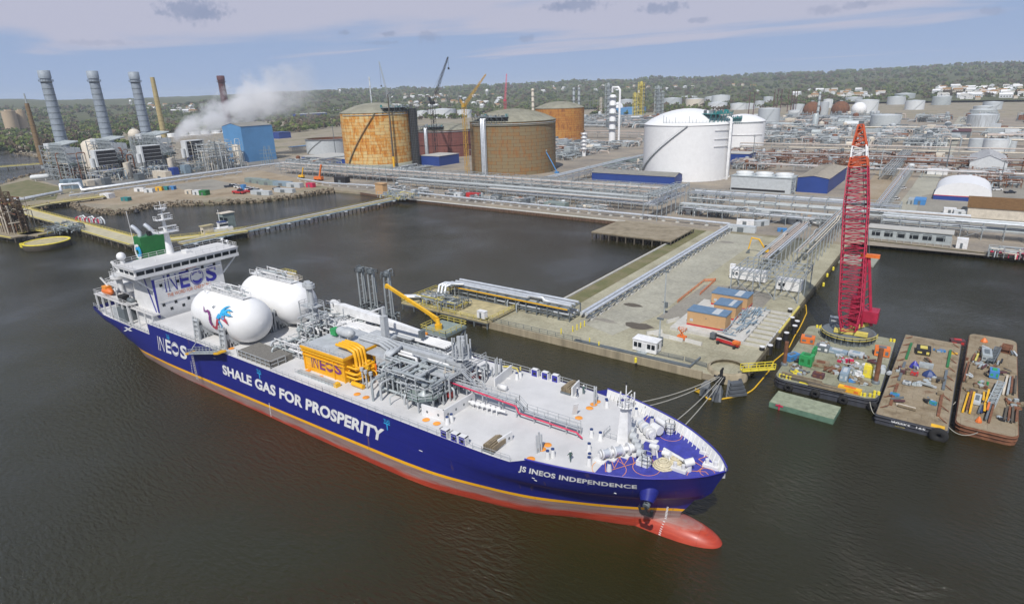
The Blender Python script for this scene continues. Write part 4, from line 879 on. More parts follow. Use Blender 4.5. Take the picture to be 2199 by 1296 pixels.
sheet('plant_road', 'roadgrey', px((1905, 470), (1960, 400), (2010, 320), (2060, 250), (2085, 250), (2050, 320), (2010, 400), (1990, 470)), 3)
sheet('plant_yard', 'dirt', px((1840, 420), (1900, 350), (1990, 330), (1950, 390), (1890, 440)), 2)
sheet('parking_ground', 'gravel', px((1960, 470), (2199, 500), (2260, 430), (2199, 395), (2120, 395), (1980, 420)), 4)
sheet('grass_bank', 'grass', px((0, 400), (60, 386), (130, 402), (120, 428), (0, 436)), 2); sheet('grass_bank', 'grass', px((1680, 276), (1860, 280), (1990, 282), (1990, 275), (1800, 272)), 3)
# quay faces
mat('sheetpile', (.12, .07, .045), .9, 0, .4, 1.2); mat('quaywall', (.33, .28, .19), .9, 0, .35, .5, streak=True); mat('greenwood', (.10, .085, .05), .9, 0, .4, .8)
m = MB().use('sheetpile')
for (x0, y0), (x1, y1) in (((gx(-122), gy(189.7)), (gx(-84), gy(184.2))), ((gx(-84), gy(184.2)), (gx(66), gy(181.7)))):
    n = int(math.hypot(x1-x0, y1-y0)/.9); vs = []
    for i in range(n+1): f = i/n; o = -.35 if i % 2 else 0; vs += [(x0+(x1-x0)*f, y0+(y1-y0)*f+o, -1), (x0+(x1-x0)*f, y0+(y1-y0)*f+o, GZ)]
    m.add(vs, [(2*i, 2*i+2, 2*i+3, 2*i+1) for i in range(n)])
m.use('lconc').box((gx(-84), gy(183.0), GZ), (gx(66), gy(184.4), GZ+.3)); single('sheet_pile_wall', 'long rust brown sheet pile wall with concrete cap along the back of the basin', 'quay wall', m)
m = MB().use('quaywall'); m.box((gx(90), PYF-.5, -1.5), (gx(150.2), PYF-.02, GZ+.5)); m.lathe((gx(154.3), gy(50.8), -1.5), [(4.35, 0), (4.35, 3.6), (4.05, 3.9), (3.7, 3.9)], 32)
for i in range(8): m.box((gx(93)+7.4*i, PYF-.56, -1), (gx(93)+.12+7.4*i, PYF-.48, GZ+.4))
single('quay_wall', 'weathered tan concrete quay wall along the front edge of the pier', 'quay wall', m)
m = MB().use('greenwood'); m.box((PX0-.7, gy(69), GZ-.8), (PX0, PYB, GZ+.45))
for i in range(40): m.cyl((PX0-.45, gy(70)+2.8*i, -1.5), (PX0-.45, gy(70)+2.8*i, GZ), .22)
m.use('lconc').box((PX0-.3, gy(69), GZ), (PX0+.3, PYB, GZ+.5)); single('timber_bulkhead', 'long mossy timber bulkhead along the grassy basin side of the pier', 'quay wall', m)
m = MB().use('greenwood'); m.box((PX1, gy(54), GZ-.9), (PX1+.6, gy(178), GZ+.4))
for i in range(44): m.cyl((PX1+.45, gy(56)+2.8*i, -1.5), (PX1+.45, gy(56)+2.8*i, GZ), .25)
m.use('paleyel').box((PX1, gy(78), GZ+.4), (PX1+.5, gy(100), GZ+.8)); single('timber_fender_wall', 'piled timber edge of the pier facing the crane barge', 'quay wall', m)
m = MB().use('quaywall'); m.prism(sg([(160, 194.6), (215, 190.8), (420, 176.6), (420, 178), (215, 192.2), (160, 196)]), -1, GZ+.1); m.use('greenwood')
for i in range(90): m.cyl((gx(160)+2.4*i, gy(195.6-.07*2.4*i)-1.8, -1.5), (gx(160)+2.4*i, gy(195.6-.07*2.4*i)-1.8, GZ-.2), .25)
for z in (.7, 1.6): m.beam((gx(160), gy(195.6)-2, z), (gx(380), gy(180.4)-2, z), .4)
single('timber_quay', 'dark timber faced quay along the back of the right hand basin', 'quay wall', m)
# rocky bank (stuff)
def rocks(name, pts, n, seed, rr=(.4, 1.3), zz=(-.2, 2.6)):
    q = random.Random(seed); m = MB().use(mat('rock', (.20, .16, .11), .95, 0, .4, .5))
    for i in range(n):
        k = q.randrange(len(pts)-1); f = q.random(); t = q.random(); x = pts[k][0]*(1-f)+pts[k+1][0]*f; y = pts[k][1]*(1-f)+pts[k+1][1]*f
        d = V((pts[k+1][1]-pts[k][1], -(pts[k+1][0]-pts[k][0]), 0)).normalized(); z = zz[1]*(1-t)+zz[0]*t; r = q.uniform(*rr); c = V((x, y, z))+d*(t*3.5-1.)
        vs = [c+V((q.uniform(-1, 1), q.uniform(-1, 1), q.uniform(-.6, .8))).normalized()*r*q.uniform(.7, 1.1) for _ in range(8)]
        b = bmesh.new()
        for v in vs: b.verts.new(v)
        bmesh.ops.convex_hull(b, input=b.verts); b.verts.index_update()
        m.add([v.co for v in b.verts], [[v.index for v in f_.verts] for f_ in b.faces]); b.free()
    tag(m.build(name), None, None, None, 'stuff')
rocks('shore_rocks', [(p.x, p.y) for p in inlet[11:]], 900, 1); rocks('shore_rocks', [(p.x, p.y) for p in inlet[:9]], 300, 2, (.8, 2.2))
# ---- hills: polar terrain around the camera
def hh(d, a):     # ground height above the plain; a = bearing offset in degrees, + to the right of the view axis
    e = max(0, min(1, (d-1500)/4300)); e = e*e*(3-2*e)
    crest = 96+ .45*(a+12) + 20*noise.noise(V((a*.09, 3.1, 0)))+10*noise.noise(V((a*.35, 7.7, 0)))
    far = max(0, min(1, (d-6000)/900)); crest += (0 if a < 8 else min(1, (a-8)/14)*18)*(1 if d > 3500 else 0)*0
    r = 14*noise.noise(V((a*.22, d*.0009, 1.2)))*max(0, min(1, (d-2200)/1500))
    return 3.05+max(0, e*crest+r*e)*(1-far*far)
def pol(d, a, z=None): t = R(126.07-a); x, y = CAM.x+d*cos(t), CAM.y+d*sin(t); return V((x, y, hh(d, a) if z is None else z))
def foliage(name, cols, scale, detail=6):
    m, N, L, B = nodes(name); B.inputs['Roughness'].default_value = .9; B.inputs['Specular IOR Level'].default_value = .1
    g = N.new('ShaderNodeNewGeometry'); n = N.new('ShaderNodeTexNoise'); n.inputs['Scale'].default_value = scale; n.inputs['Detail'].default_value = detail; n.inputs['Roughness'].default_value = .7
    L.new(g.outputs['Position'], n.inputs['Vector']); r = N.new('ShaderNodeValToRGB'); e = r.color_ramp.elements
    for i, (p, c) in enumerate(cols):
        x = e[i] if i < 2 else e.new(p); x.position = p; x.color = (*c, 1)
    L.new(n.outputs['Fac'], r.inputs['Fac']); L.new(r.outputs['Color'], B.inputs['Base Color']); MATS[name] = m
foliage('hillwood', [(.33, (.055, .06, .035)), (.45, (.08, .085, .045)), (.55, (.105, .115, .05)), (.66, (.12, .10, .07))], .03)
foliage('leaf1', [(.35, (.05, .075, .022)), (.65, (.11, .14, .04))], .03); foliage('leaf2', [(.35, (.09, .12, .03)), (.65, (.16, .18, .06))], .03)
foliage('leaf3', [(.35, (.075, .06, .04)), (.65, (.13, .10, .065))], .03); foliage('leaf4', [(.35, (.035, .05, .025)), (.65, (.06, .075, .03))], .03)
m = MB().use('hillwood'); ds = [1900+105*i for i in range(11)]+[3060+170*i for i in range(22)]+[6900, 7400]; A = [-52+.55*i for i in range(190)]
vs = [pol(d, a)+V((0, 0, (7*noise.noise(V((a*2.3, d*.02, 0)))+4*noise.noise(V((a*5.3, d*.05, 4))) if d > 2300 else 0))) for d in ds for a in A]; na = len(A)
m.add(vs, [(i*na+j, i*na+j+1, (i+1)*na+j+1, (i+1)*na+j) for i in range(len(ds)-1) for j in range(na-1)], True); m.f = [f[::-1] for f in m.f]; struct('wooded_hills', m)
# tree crowns: lumpy clusters of leaf clumps
def crown_protos(n, seed, clumps=7, faces=10):
    q = random.Random(seed); out = []
    for _ in range(n):
        vs, fs = [], []
        for c in range(clumps):
            ctr = V((q.gauss(0, .42), q.gauss(0, .42), .55+q.uniform(-.35, .4))); r = q.uniform(.28, .5); b = bmesh.new()
            for k in range(faces): v = V((q.gauss(0, 1), q.gauss(0, 1), q.gauss(0, 1))).normalized()*r*q.uniform(.75, 1.15); b.verts.new(ctr+v)
            bmesh.ops.convex_hull(b, input=b.verts); b.verts.index_update(); o = len(vs)
            vs += [v.co.copy() for v in b.verts if v.link_faces or True]; fs += [[o+v.index for v in f.verts] for f in b.faces]; b.free()
        out.append((vs, fs))
    return out
CR = crown_protos(10, 4)
def woods(name, spots, seed):
    q = random.Random(seed); ms = {k: MB().use(k) for k in ('leaf1', 'leaf2', 'leaf3', 'leaf4')}; m = MB()
    for p, s in spots:
        m.use(q.choice(('leaf1', 'leaf1', 'leaf2', 'leaf3', 'leaf3', 'leaf4'))); vs, fs = q.choice(CR); t = q.uniform(0, 6.28); c, s_ = cos(t), sin(t); h = s*q.uniform(.8, 1.25); w = s*q.uniform(.75, 1.1)
        m.add([(p.x+(v.x*c-v.y*s_)*w, p.y+(v.x*s_+v.y*c)*w, p.z-.3+v.z*h) for v in vs], fs)
    tag(m.build(name), None, None, None, 'stuff')
def edge(a):    # where the woodland begins, per bearing (m)
    return interp([(-45, 1150), (-38, 1050), (-28, 1000), (-20, 1150), (-14, 1350), (-8, 1500), (-2, 1500), (6, 1450), (14, 1500), (22, 1700), (30, 2000), (40, 2100), (50, 2200)], a)
q = random.Random(12); sp = []
while len(sp) < 9500:
    a = q.uniform(-47, 47); d = edge(a)*(1+q.random()**1.5*2.6)
    if noise.noise(V((a*.5, d*.004, 9))) < -.28: continue
    sp.append((pol(d, a), q.uniform(5, 9)*(1+max(0, d-2000)/2600)))
woods('woodland', sp, 3)
# waterside scrub on the far bank at the left
sp = [(P(q.uniform(-20, 150), q.uniform(284, 312), 3), q.uniform(5, 9)) for _ in range(170)]+[(P(q.uniform(150, 480), q.uniform(268, 285), 3), q.uniform(6, 10)) for _ in range(220)]
woods('waterside_trees', sp, 8)
# houses: one kind, many copies
def house_proto(wall, roof):
    h = thing('house', '', 'house', (0, 0, 0)); m = MB().use(wall).box((-6, -4, 0), (6, 4, 5.5)); m.add([(6, -4, 5.5), (6, 4, 5.5), (6, 0, 8)], [(0, 1, 2)]); m.add([(-6, 4, 5.5), (-6, -4, 5.5), (-6, 0, 8)], [(0, 1, 2)]); m.build('wall', h)
    m = MB().use(roof); m.add([(-6.4, -4.4, 5.3), (6.4, -4.4, 5.3), (6.4, 0, 8.1), (-6.4, 0, 8.1), (6.4, 4.4, 5.3), (-6.4, 4.4, 5.3)], [(0, 1, 2, 3), (3, 2, 4, 5)]); m.build('roof', h)
    m = MB().use('glass')
    for x in (-4, -1.3, 1.3, 4): m.box((x-.6, -4.05, 1.5), (x+.6, -3.98, 3.2))
    m.build('window', h); return h
hp = [house_proto('white', 'roofgrey'), house_proto('cream', 'brownroof'), house_proto('tankwhite', 'white')]
spots = []
for i in range(70): spots.append((q.uniform(2010, 2199), q.uniform(188, 214), 0))
for i in range(30): spots.append((q.uniform(1700, 1900), q.uniform(196, 212), 0))
for i in range(46): spots.append((q.uniform(840, 1080), q.uniform(205, 232), 1))
for i in range(22): spots.append((q.uniform(300, 420), q.uniform(225, 243), 2))
for i in range(24): spots.append((q.uniform(1160, 1640), q.uniform(184, 200), 3))
HL = [('pale house in the dense suburb at the far right edge, behind the tank farm', 'houses of the far right suburb'), ('small pale house in the row behind the two rusty spheres', 'houses behind the rusty spheres'),
      ('small pale house among trees seen between the cranes behind the rusty tanks', 'houses between the cranes'), ('white house on the wooded hillside behind the banded chimneys', 'houses behind the chimneys'), ('tiny pale house in the woods on the far hillside above the white tanks', 'houses on the far hillside')]
used = set()
for x, y, k in spots:
    d_ = ray(x, y); a = math.degrees(math.atan2(d_.dot(_rt), d_.dot(_fh)))
    lo, hi = 700, 6000
    best = min(range(700, 6000, 40), key=lambda d: abs(proj(pol(d, a))[1]-y)); p = pol(best, a)
    ki = q.choice((0, 1, 2)) ; k2 = k if y < 999 else k
    gi = 0 if x > 2000 else 1 if x > 1690 else 2 if 830 < x < 1100 else 3 if x < 430 else 4
    s = 1.0+.5*(best > 2000); o = dup(hp[ki], p, q.uniform(-.3, .3)+(PI/2 if q.random() < .4 else 0), HL[gi][0], HL[gi][1], (s*q.uniform(.8, 1.5), s, s)) if ki in used else hp[ki]
    if ki not in used: used.add(ki); o.location = p; o.scale = (s, s, s); o['label'], o['group'] = HL[gi]
# far landmarks
def water_tower(x, yb, yt, label, pedestal=False):
    d_ = ray(x, yb); a = math.degrees(math.atan2(d_.dot(_rt), d_.dot(_fh))); best = min(range(900, 5600, 20), key=lambda d: abs(proj(pol(d, a))[1]-yb)); b = pol(best, a); h = ztop(b, yt)-b.z
    t = thing('water_tower', label, 'water tower', b); m = MB().use('white'); r = h*.24; m.lathe((0, 0, h-r*1.5), [(.01, -r*.55), (r*.7, -r*.35), (r, 0), (r, r*.7), (r*.6, r*1.3), (.01, r*1.5)], 16); m.build('tank', t)
    for i in range(5): k = i*2*PI/5; m = MB().use('white').cyl((r*.95*cos(k), r*.95*sin(k), -3), (r*.85*cos(k), r*.85*sin(k), h-r*1.3), r*.09, n=6); m.build('leg', t)
    m = MB().use('white').cyl((0, 0, -3), (0, 0, h-r*1.8), r*.16); m.build('riser', t)
water_tower(1046, 206, 191, 'white legged water tower between the yellow crane and the red mast'); water_tower(282, 226, 214, 'small white water tower on the hillside right of the middle chimney'); water_tower(731, 203, 192, 'tiny white water tower on the hillside right of the steam')
# ================================================================ STORAGE TANKS
def tank_fit(xl, xr, yb, yt):
    xm = (xl+xr)/2; f = P(xm, yb); dh = V((f.x-CAM.x, f.y-CAM.y, 0)).normalized(); sd_ = V((dh.y, -dh.x, 0)); r = 10.
    for _ in range(25):
        c = f+dh*r; w = proj(V((c.x, c.y, 8))+sd_*r)[0]-proj(V((c.x, c.y, 8))-sd_*r)[0]; r *= (xr-xl)/w
    c = f+dh*r; b = V((c.x-sd_.x*r, c.y-sd_.y*r, GZ)); b2 = V((c.x, c.y, GZ)); return V((c.x, c.y, GZ)), r, (ztop(b2, yt)-GZ)
def rustmat(name, base, rust, dark, thr, panel=True, pw=7., ph=2.6):
    m, N, L, B = nodes(name); B.inputs['Roughness'].default_value = .8
    uv = N.new('ShaderNodeTexCoord'); sp = N.new('ShaderNodeSeparateXYZ'); L.new(uv.outputs['Object'], sp.inputs[0])
    at = N.new('ShaderNodeMath'); at.operation = 'ARCTAN2'; L.new(sp.outputs['Y'], at.inputs[0]); L.new(sp.outputs['X'], at.inputs[1])
    ml = N.new('ShaderNodeMath'); ml.operation = 'MULTIPLY'; ml.inputs[1].default_value = 26.; L.new(at.outputs[0], ml.inputs[0])
    cb = N.new('ShaderNodeCombineXYZ'); L.new(ml.outputs[0], cb.inputs[0]); L.new(sp.outputs['Z'], cb.inputs[1])
    br = N.new('ShaderNodeTexBrick'); br.inputs['Scale'].default_value = 1.; br.inputs['Brick Width'].default_value = pw; br.inputs['Row Height'].default_value = ph; br.inputs['Mortar Size'].default_value = .085; br.inputs['Bias'].default_value = 0
    br.inputs['Color1'].default_value = (0, 0, 0, 1); br.inputs['Color2'].default_value = (1, 1, 1, 1); br.inputs['Mortar'].default_value = (.5, .5, .5, 1); br.offset = .5; L.new(cb.outputs[0], br.inputs['Vector'])
    mp = N.new('ShaderNodeMapping'); mp.inputs['Scale'].default_value = (1, .22, 1); L.new(cb.outputs[0], mp.inputs['Vector'])
    n = N.new('ShaderNodeTexNoise'); n.inputs['Scale'].default_value = .45; n.inputs['Detail'].default_value = 7; n.inputs['Roughness'].default_value = .75; L.new(mp.outputs[0], n.inputs['Vector'])
    ad = N.new('ShaderNodeMath'); ad.operation = 'MULTIPLY_ADD'; ad.inputs[1].default_value = .16; L.new(br.outputs['Color'], ad.inputs[0]); L.new(n.outputs['Fac'], ad.inputs[2])
    r = N.new('ShaderNodeValToRGB'); e = r.color_ramp.elements; e[0].position = thr-.1; e[0].color = (*base, 1); e[1].position = thr+.05; e[1].color = (*rust, 1); x = e.new(thr+.2); x.color = (*dark, 1); L.new(ad.outputs[0], r.inputs['Fac'])
    k = N.new('ShaderNodeMix'); k.data_type = 'RGBA'; L.new(br.outputs['Fac'], k.inputs[0]); L.new(r.outputs['Color'], k.inputs[6]); k.inputs[7].default_value = (*[v*.45 for v in dark], 1)
    L.new(k.outputs[2], B.inputs['Base Color']); MATS[name] = m
rustmat('rust1', (.62, .46, .20), (.58, .25, .03), (.36, .11, .02), .60); rustmat('rust3', (.215, .165, .085), (.25, .135, .045), (.24, .085, .03), .64); rustmat('rust4', (.42, .22, .05), (.42, .17, .025), (.22, .08, .02), .55); rustmat('maroon', (.19, .07, .055), (.17, .06, .05), (.12, .045, .035), .62)
mat('domegrey', (.26, .25, .19), .85, 0, .25, .12); mat('basecon', (.29, .30, .24), .9, 0, .15, .3)
def big_tank(name, label, fit, key, dome, dkey, basez=0., seams=0):
    c, r, h = fit; t = thing(name, label, 'storage tank', c)
    m = MB().use(key).lathe((0, 0, basez), [(r, 0), (r, h-basez)], 64); m.build('tank_shell', t)
    if basez: MB().use('basecon').lathe((0, 0, -.2), [(r+.15, 0), (r+.15, basez+.2), (r-.2, basez+.25)], 64).build('tank_base', t)
    m = MB().use(dkey); R_ = (r*r+dome*dome)/(2*dome); pr = []
    for i in range(9): a = math.asin(min(1, r/R_))*(1-i/8); pr.append((max(.02, R_*sin(a)), h+dome-R_*(1-cos(a))))
    m.lathe((0, 0, 0), pr, 64); m.lathe((0, 0, h-.5), [(r+.02, 0), (r+.35, .1), (r+.35, .6), (r-.1, .75)], 64)
    if seams:
        for i in range(seams):
            a = 2*PI*i/seams; m.pipe([(rr*cos(a), rr*sin(a), z+.12) for rr, z in pr[:-1:2]], .12, 4)
    m.build('dome_roof', t); return t, c, r, h
def dirs(c, px_): # bearing from the tank centre to the rim point seen at photo column px_
    best = min(range(130, 490), key=lambda k: abs(proj(V((c[0].x+c[1]*cos(R(k)), c[0].y+c[1]*sin(R(k)), 20)))[0]-px_)+(50 if (V((cos(R(k)), sin(R(k)), 0))).dot(c[0]-CAM) > 0 else 0)); return R(best)
def spiral(t, r, h, a0, a1, key='galv', w=1.2, z0=0.):
    m = MB().use(key); n = 40
    for i in range(n):
        f = i/n; a, b = a0+(a1-a0)*f, a0+(a1-a0)*(i+1)/n; za, zb = z0+(h-z0)*f, z0+(h-z0)*(i+1)/n
        m.add([(r*cos(a), r*sin(a), za), ((r+w)*cos(a), (r+w)*sin(a), za), ((r+w)*cos(b), (r+w)*sin(b), zb), (r*cos(b), r*sin(b), zb)], [(0, 1, 2, 3), (3, 2, 1, 0)])
        for k in (.5, 1.1): m.beam(((r+w)*cos(a), (r+w)*sin(a), za+k), ((r+w)*cos(b), (r+w)*sin(b), zb+k), .08)
        m.beam(((r+w)*cos(a), (r+w)*sin(a), za), ((r+w)*cos(a), (r+w)*sin(a), za+1.1), .07)
        if i % 4 == 0: m.beam((r*cos(a), r*sin(a), za-1), ((r+w)*cos(a), (r+w)*sin(a), za), .1)
    m.build('spiral_stair', t)
def ringpipe(t, r, z, a0, a1, key='galv'): MB().use(key).pipe([(r*cos(a0+(a1-a0)*i/30), r*sin(a0+(a1-a0)*i/30), z) for i in range(31)], .25).build('ring_pipe', t)
def risers(t, c, r, h, px_, n=4, key='silver', over=2.):
    a = dirs(c, px_); u = V((cos(a), sin(a), 0)); s = V((-u.y, u.x, 0)); m = MB().use(key)
    for i in range(n):
        p = u*(r+1.3)+s*((i-(n-1)/2)*1.4); m.pipe([p, p+V((0, 0, h+over)), p+V((0, 0, h+over+.7))-u*1, p+V((0, 0, h+over+.7))-u*4], .52, 8)
    m.build('riser_pipe', t); m = MB().use('dsteel')
    for i in range(int(h/3.2)): z = 2+3.2*i; q = u*(r+1.3); m.beam(q-s*n*.6+V((0, 0, z)), q+s*n*.6+V((0, 0, z)), .18); m.beam(q-s*n*.6+V((0, 0, z)), u*r-s*n*.6+V((0, 0, z)), .14)
    for s_ in (-1, 1): m.beam(u*(r+1.9)+s*(s_*n*.62), u*(r+1.9)+s*(s_*n*.62)+V((0, 0, h+2)), .3)
    m.build('riser_frame', t); return a
def rim_platform(t, r, h, a0, a1, width=9, key='dsteel', seed=1):
    m = MB().use(key); n = 8; q = random.Random(seed); z = h+3.2
    for i in range(n):
        a, b = a0+(a1-a0)*i/n, a0+(a1-a0)*(i+1)/n
        P4 = [((r+1.5)*cos(a), (r+1.5)*sin(a)), ((r+1.5)*cos(b), (r+1.5)*sin(b)), ((r-width)*cos(b), (r-width)*sin(b)), ((r-width)*cos(a), (r-width)*sin(a))]
        m.add([(*p, z) for p in P4]+[(*p, z+.3) for p in P4], [(3, 2, 1, 0), (4, 5, 6, 7), (0, 1, 5, 4), (1, 2, 6, 5), (2, 3, 7, 6), (3, 0, 4, 7)])
        m.rail([(*p, z+.3) for p in P4[:2]], 1.2, .12, 2); m.beam((*P4[0], z), (r*cos(a), r*sin(a), h-2), .25); m.beam((*P4[0], z), (r*cos(b), r*sin(b), h-2), .2); m.beam((*P4[3], z), (*P4[3], h+.5), .25)
    k = MB(); am = (a0+a1)/2
    for i in range(36):
        a = q.uniform(a0, a1); rr = q.uniform(r-width+1, r); x, y = rr*cos(a), rr*sin(a); k.use(q.choice(('steel', 'dsteel', 'galv', 'teal'))); hh_ = q.uniform(.6, 2.4)
        k.cyl((x, y, z+.3), (x, y, z+hh_), q.uniform(.15, .5)) if q.random() < .6 else k.cbox((x, y, z+.3), (q.uniform(.6, 2.5), q.uniform(.5, 1.4), hh_), a)
    m.build('roof_platform', t); k.build('platform_equipment', t)
f1 = tank_fit(744, 893, 365, 240)
t, c, r, h = big_tank('rusty_storage_tank', 'large yellow orange rust streaked tank with spiral stair beside a black scaffold tower', f1, 'rust1', 7.5, 'domegrey', 4.4)
spiral(t, r, h, dirs(f1, 748), dirs(f1, 812), 'domegrey', 1.4, 5.); ringpipe(t, r+.4, h-1.8, dirs(f1, 744), dirs(f1, 890))
rim_platform(t, r, h, dirs(f1, 828), dirs(f1, 889), 10, 'dsteel', 2)
a = dirs(f1, 884); u = V((cos(a), sin(a), 0))
sc = thing('scaffold_tower', 'black netted scaffold tower against the right side of the yellow orange tank', 'scaffold', (c.x+u.x*(r+3.2), c.y+u.y*(r+3.2), GZ), a)
m = MB().use(mat('netting', (.022, .022, .024), .9, 0, .5, 2)); m.box((-2.6, -2.6, 0), (2.6, 2.6, h+2)); m.build('debris_net', sc)
m = MB().use('dsteel')
for i in range(5):
    for j in (-1, 1): m.beam((j*2.9, -2.9+1.45*i, 0), (j*2.9, -2.9+1.45*i, h+4), .14); m.beam((-2.9+1.45*i, j*2.9, 0), (-2.9+1.45*i, j*2.9, h+4), .14)
for k in range(int(h/2)+2):
    for j in (-1, 1): m.beam((-3.1, j*2.9, 2*k+.5), (3.1, j*2.9, 2*k+.5), .1); m.beam((j*2.9, -3.1, 2*k+.5), (j*2.9, 3.1, 2*k+.5), .1)
m.build('scaffold_frame', sc)
f2 = tank_fit(897, 1026, 338, 276); t, c, r, h = big_tank('maroon_storage_tank', 'dark maroon tank with grey dome half hidden between the two largest rusty tanks', f2, 'maroon', 5.5, 'domegrey', 0, 28)
ringpipe(t, r+.4, h-1.5, dirs(f2, 897), dirs(f2, 1020)); ringpipe(t, r+.3, h*.45, dirs(f2, 897), dirs(f2, 1020), 'maroon'); rim_platform(t, r, h, dirs(f2, 902), dirs(f2, 952), 10, 'dsteel', 3); risers(t, f2, r, h, 917, 3)
f3 = tank_fit(1014, 1194, 377, 257); t, c, r, h = big_tank('brown_storage_tank', 'largest brown weathered tank with grey ribbed dome and silver riser pipes on its left', f3, 'rust3', 8.2, 'domegrey', 0, 40)
ringpipe(t, r+.5, h-1.6, dirs(f3, 1016), dirs(f3, 1192)); ringpipe(t, r+.5, h-2.6, dirs(f3, 1016), dirs(f3, 1192), 'domegrey'); rim_platform(t, r, h, dirs(f3, 1020), dirs(f3, 1092), 11, 'dsteel', 4); risers(t, f3, r, h, 1042, 4)
f4 = tank_fit(1150, 1254, 302, 231); t, c, r, h = big_tank('orange_storage_tank', 'orange rusty tank with olive dome partly hidden behind the largest brown tank', f4, 'rust4', 7.5, 'domegrey', 0, 34)
fA = tank_fit(1377, 1563, 391, 264); t, c, r, h = big_tank('white_storage_tank', 'largest bright white domed tank with a grey stair climbing across its front', fA, 'tankpaint', 9.5, 'tankpaint')
spiral(t, r, h, dirs(fA, 1379), dirs(fA, 1474), 'galv', 1.2); a = dirs(fA, 1560); u = V((cos(a), sin(a), 0)); s = V((-u.y, u.x, 0)); m = MB().use('white')
for i in (-1, 1): p = u*(r+1.6)+s*i*.8; m.pipe([p, p+V((0, 0, h+3)), p+V((0, 0, h+4))-u*1.5, p+V((0, 0, h+4))-u*7, p+V((0, 0, h+2.4))-u*9], .45, 8)
for z in (.62, .75, .9):
    m.pipe([((r+.5)*cos(a+k*.05), (r+.5)*sin(a+k*.05), h*z) for k in range(-9, 1)], .2)
for i in range(6): z = h*(i+.5)/6; p = u*(r+1.6); m.beam(p-s*1.6+V((0, 0, z)), p+s*1.6+V((0, 0, z)), .25)
for i in range(40): k = 2*PI*i/40; m.beam((r*cos(k), r*sin(k), .3), ((r+.5)*cos(k), (r+.5)*sin(k), .3), .3, 1.2)
m.build('riser_pipe', t)
rim_platform(t, r-2, h+3, dirs(fA, 1522), dirs(fA, 1562)+.35, 10, 'teal', 6)
m = MB().use('galv'); q = random.Random(8)
for k in range(16):
    aa = dirs(fA, 1418)+(dirs(fA, 1535)-dirs(fA, 1418))*k/16; rr = r*.93; x, y = rr*cos(aa), rr*sin(aa); z = h+1.2; m.beam((x, y, z-1), (x, y, z+1.4), .14); a2 = aa+(dirs(fA, 1535)-dirs(fA, 1418))/16; m.beam((x, y, z), (rr*cos(a2), rr*sin(a2), z), .5); m.beam((x, y, z+1.2), (rr*cos(a2), rr*sin(a2), z+1.2), .1)
    if q.random() < .35: m.cyl((x, y, z), (x, y, z+q.uniform(1.5, 5)), .18)
m.build('roof_walkway', t)
fB = tank_fit(1540, 1639, 318, 259); t, c, r, h = big_tank('white_storage_tank', 'smaller white domed tank tucked behind the right shoulder of the largest white tank', fB, 'tankpaint', 6.5, 'tankpaint')
ringpipe(t, r+.4, h-1, dirs(fB, 1560), dirs(fB, 1638), 'galv'); ringpipe(t, r+.5, h*.5, dirs(fB, 1560), dirs(fB, 1638), 'white')
rim_platform(t, r, h, dirs(fB, 1560), dirs(fB, 1592), 9, 'teal', 9)
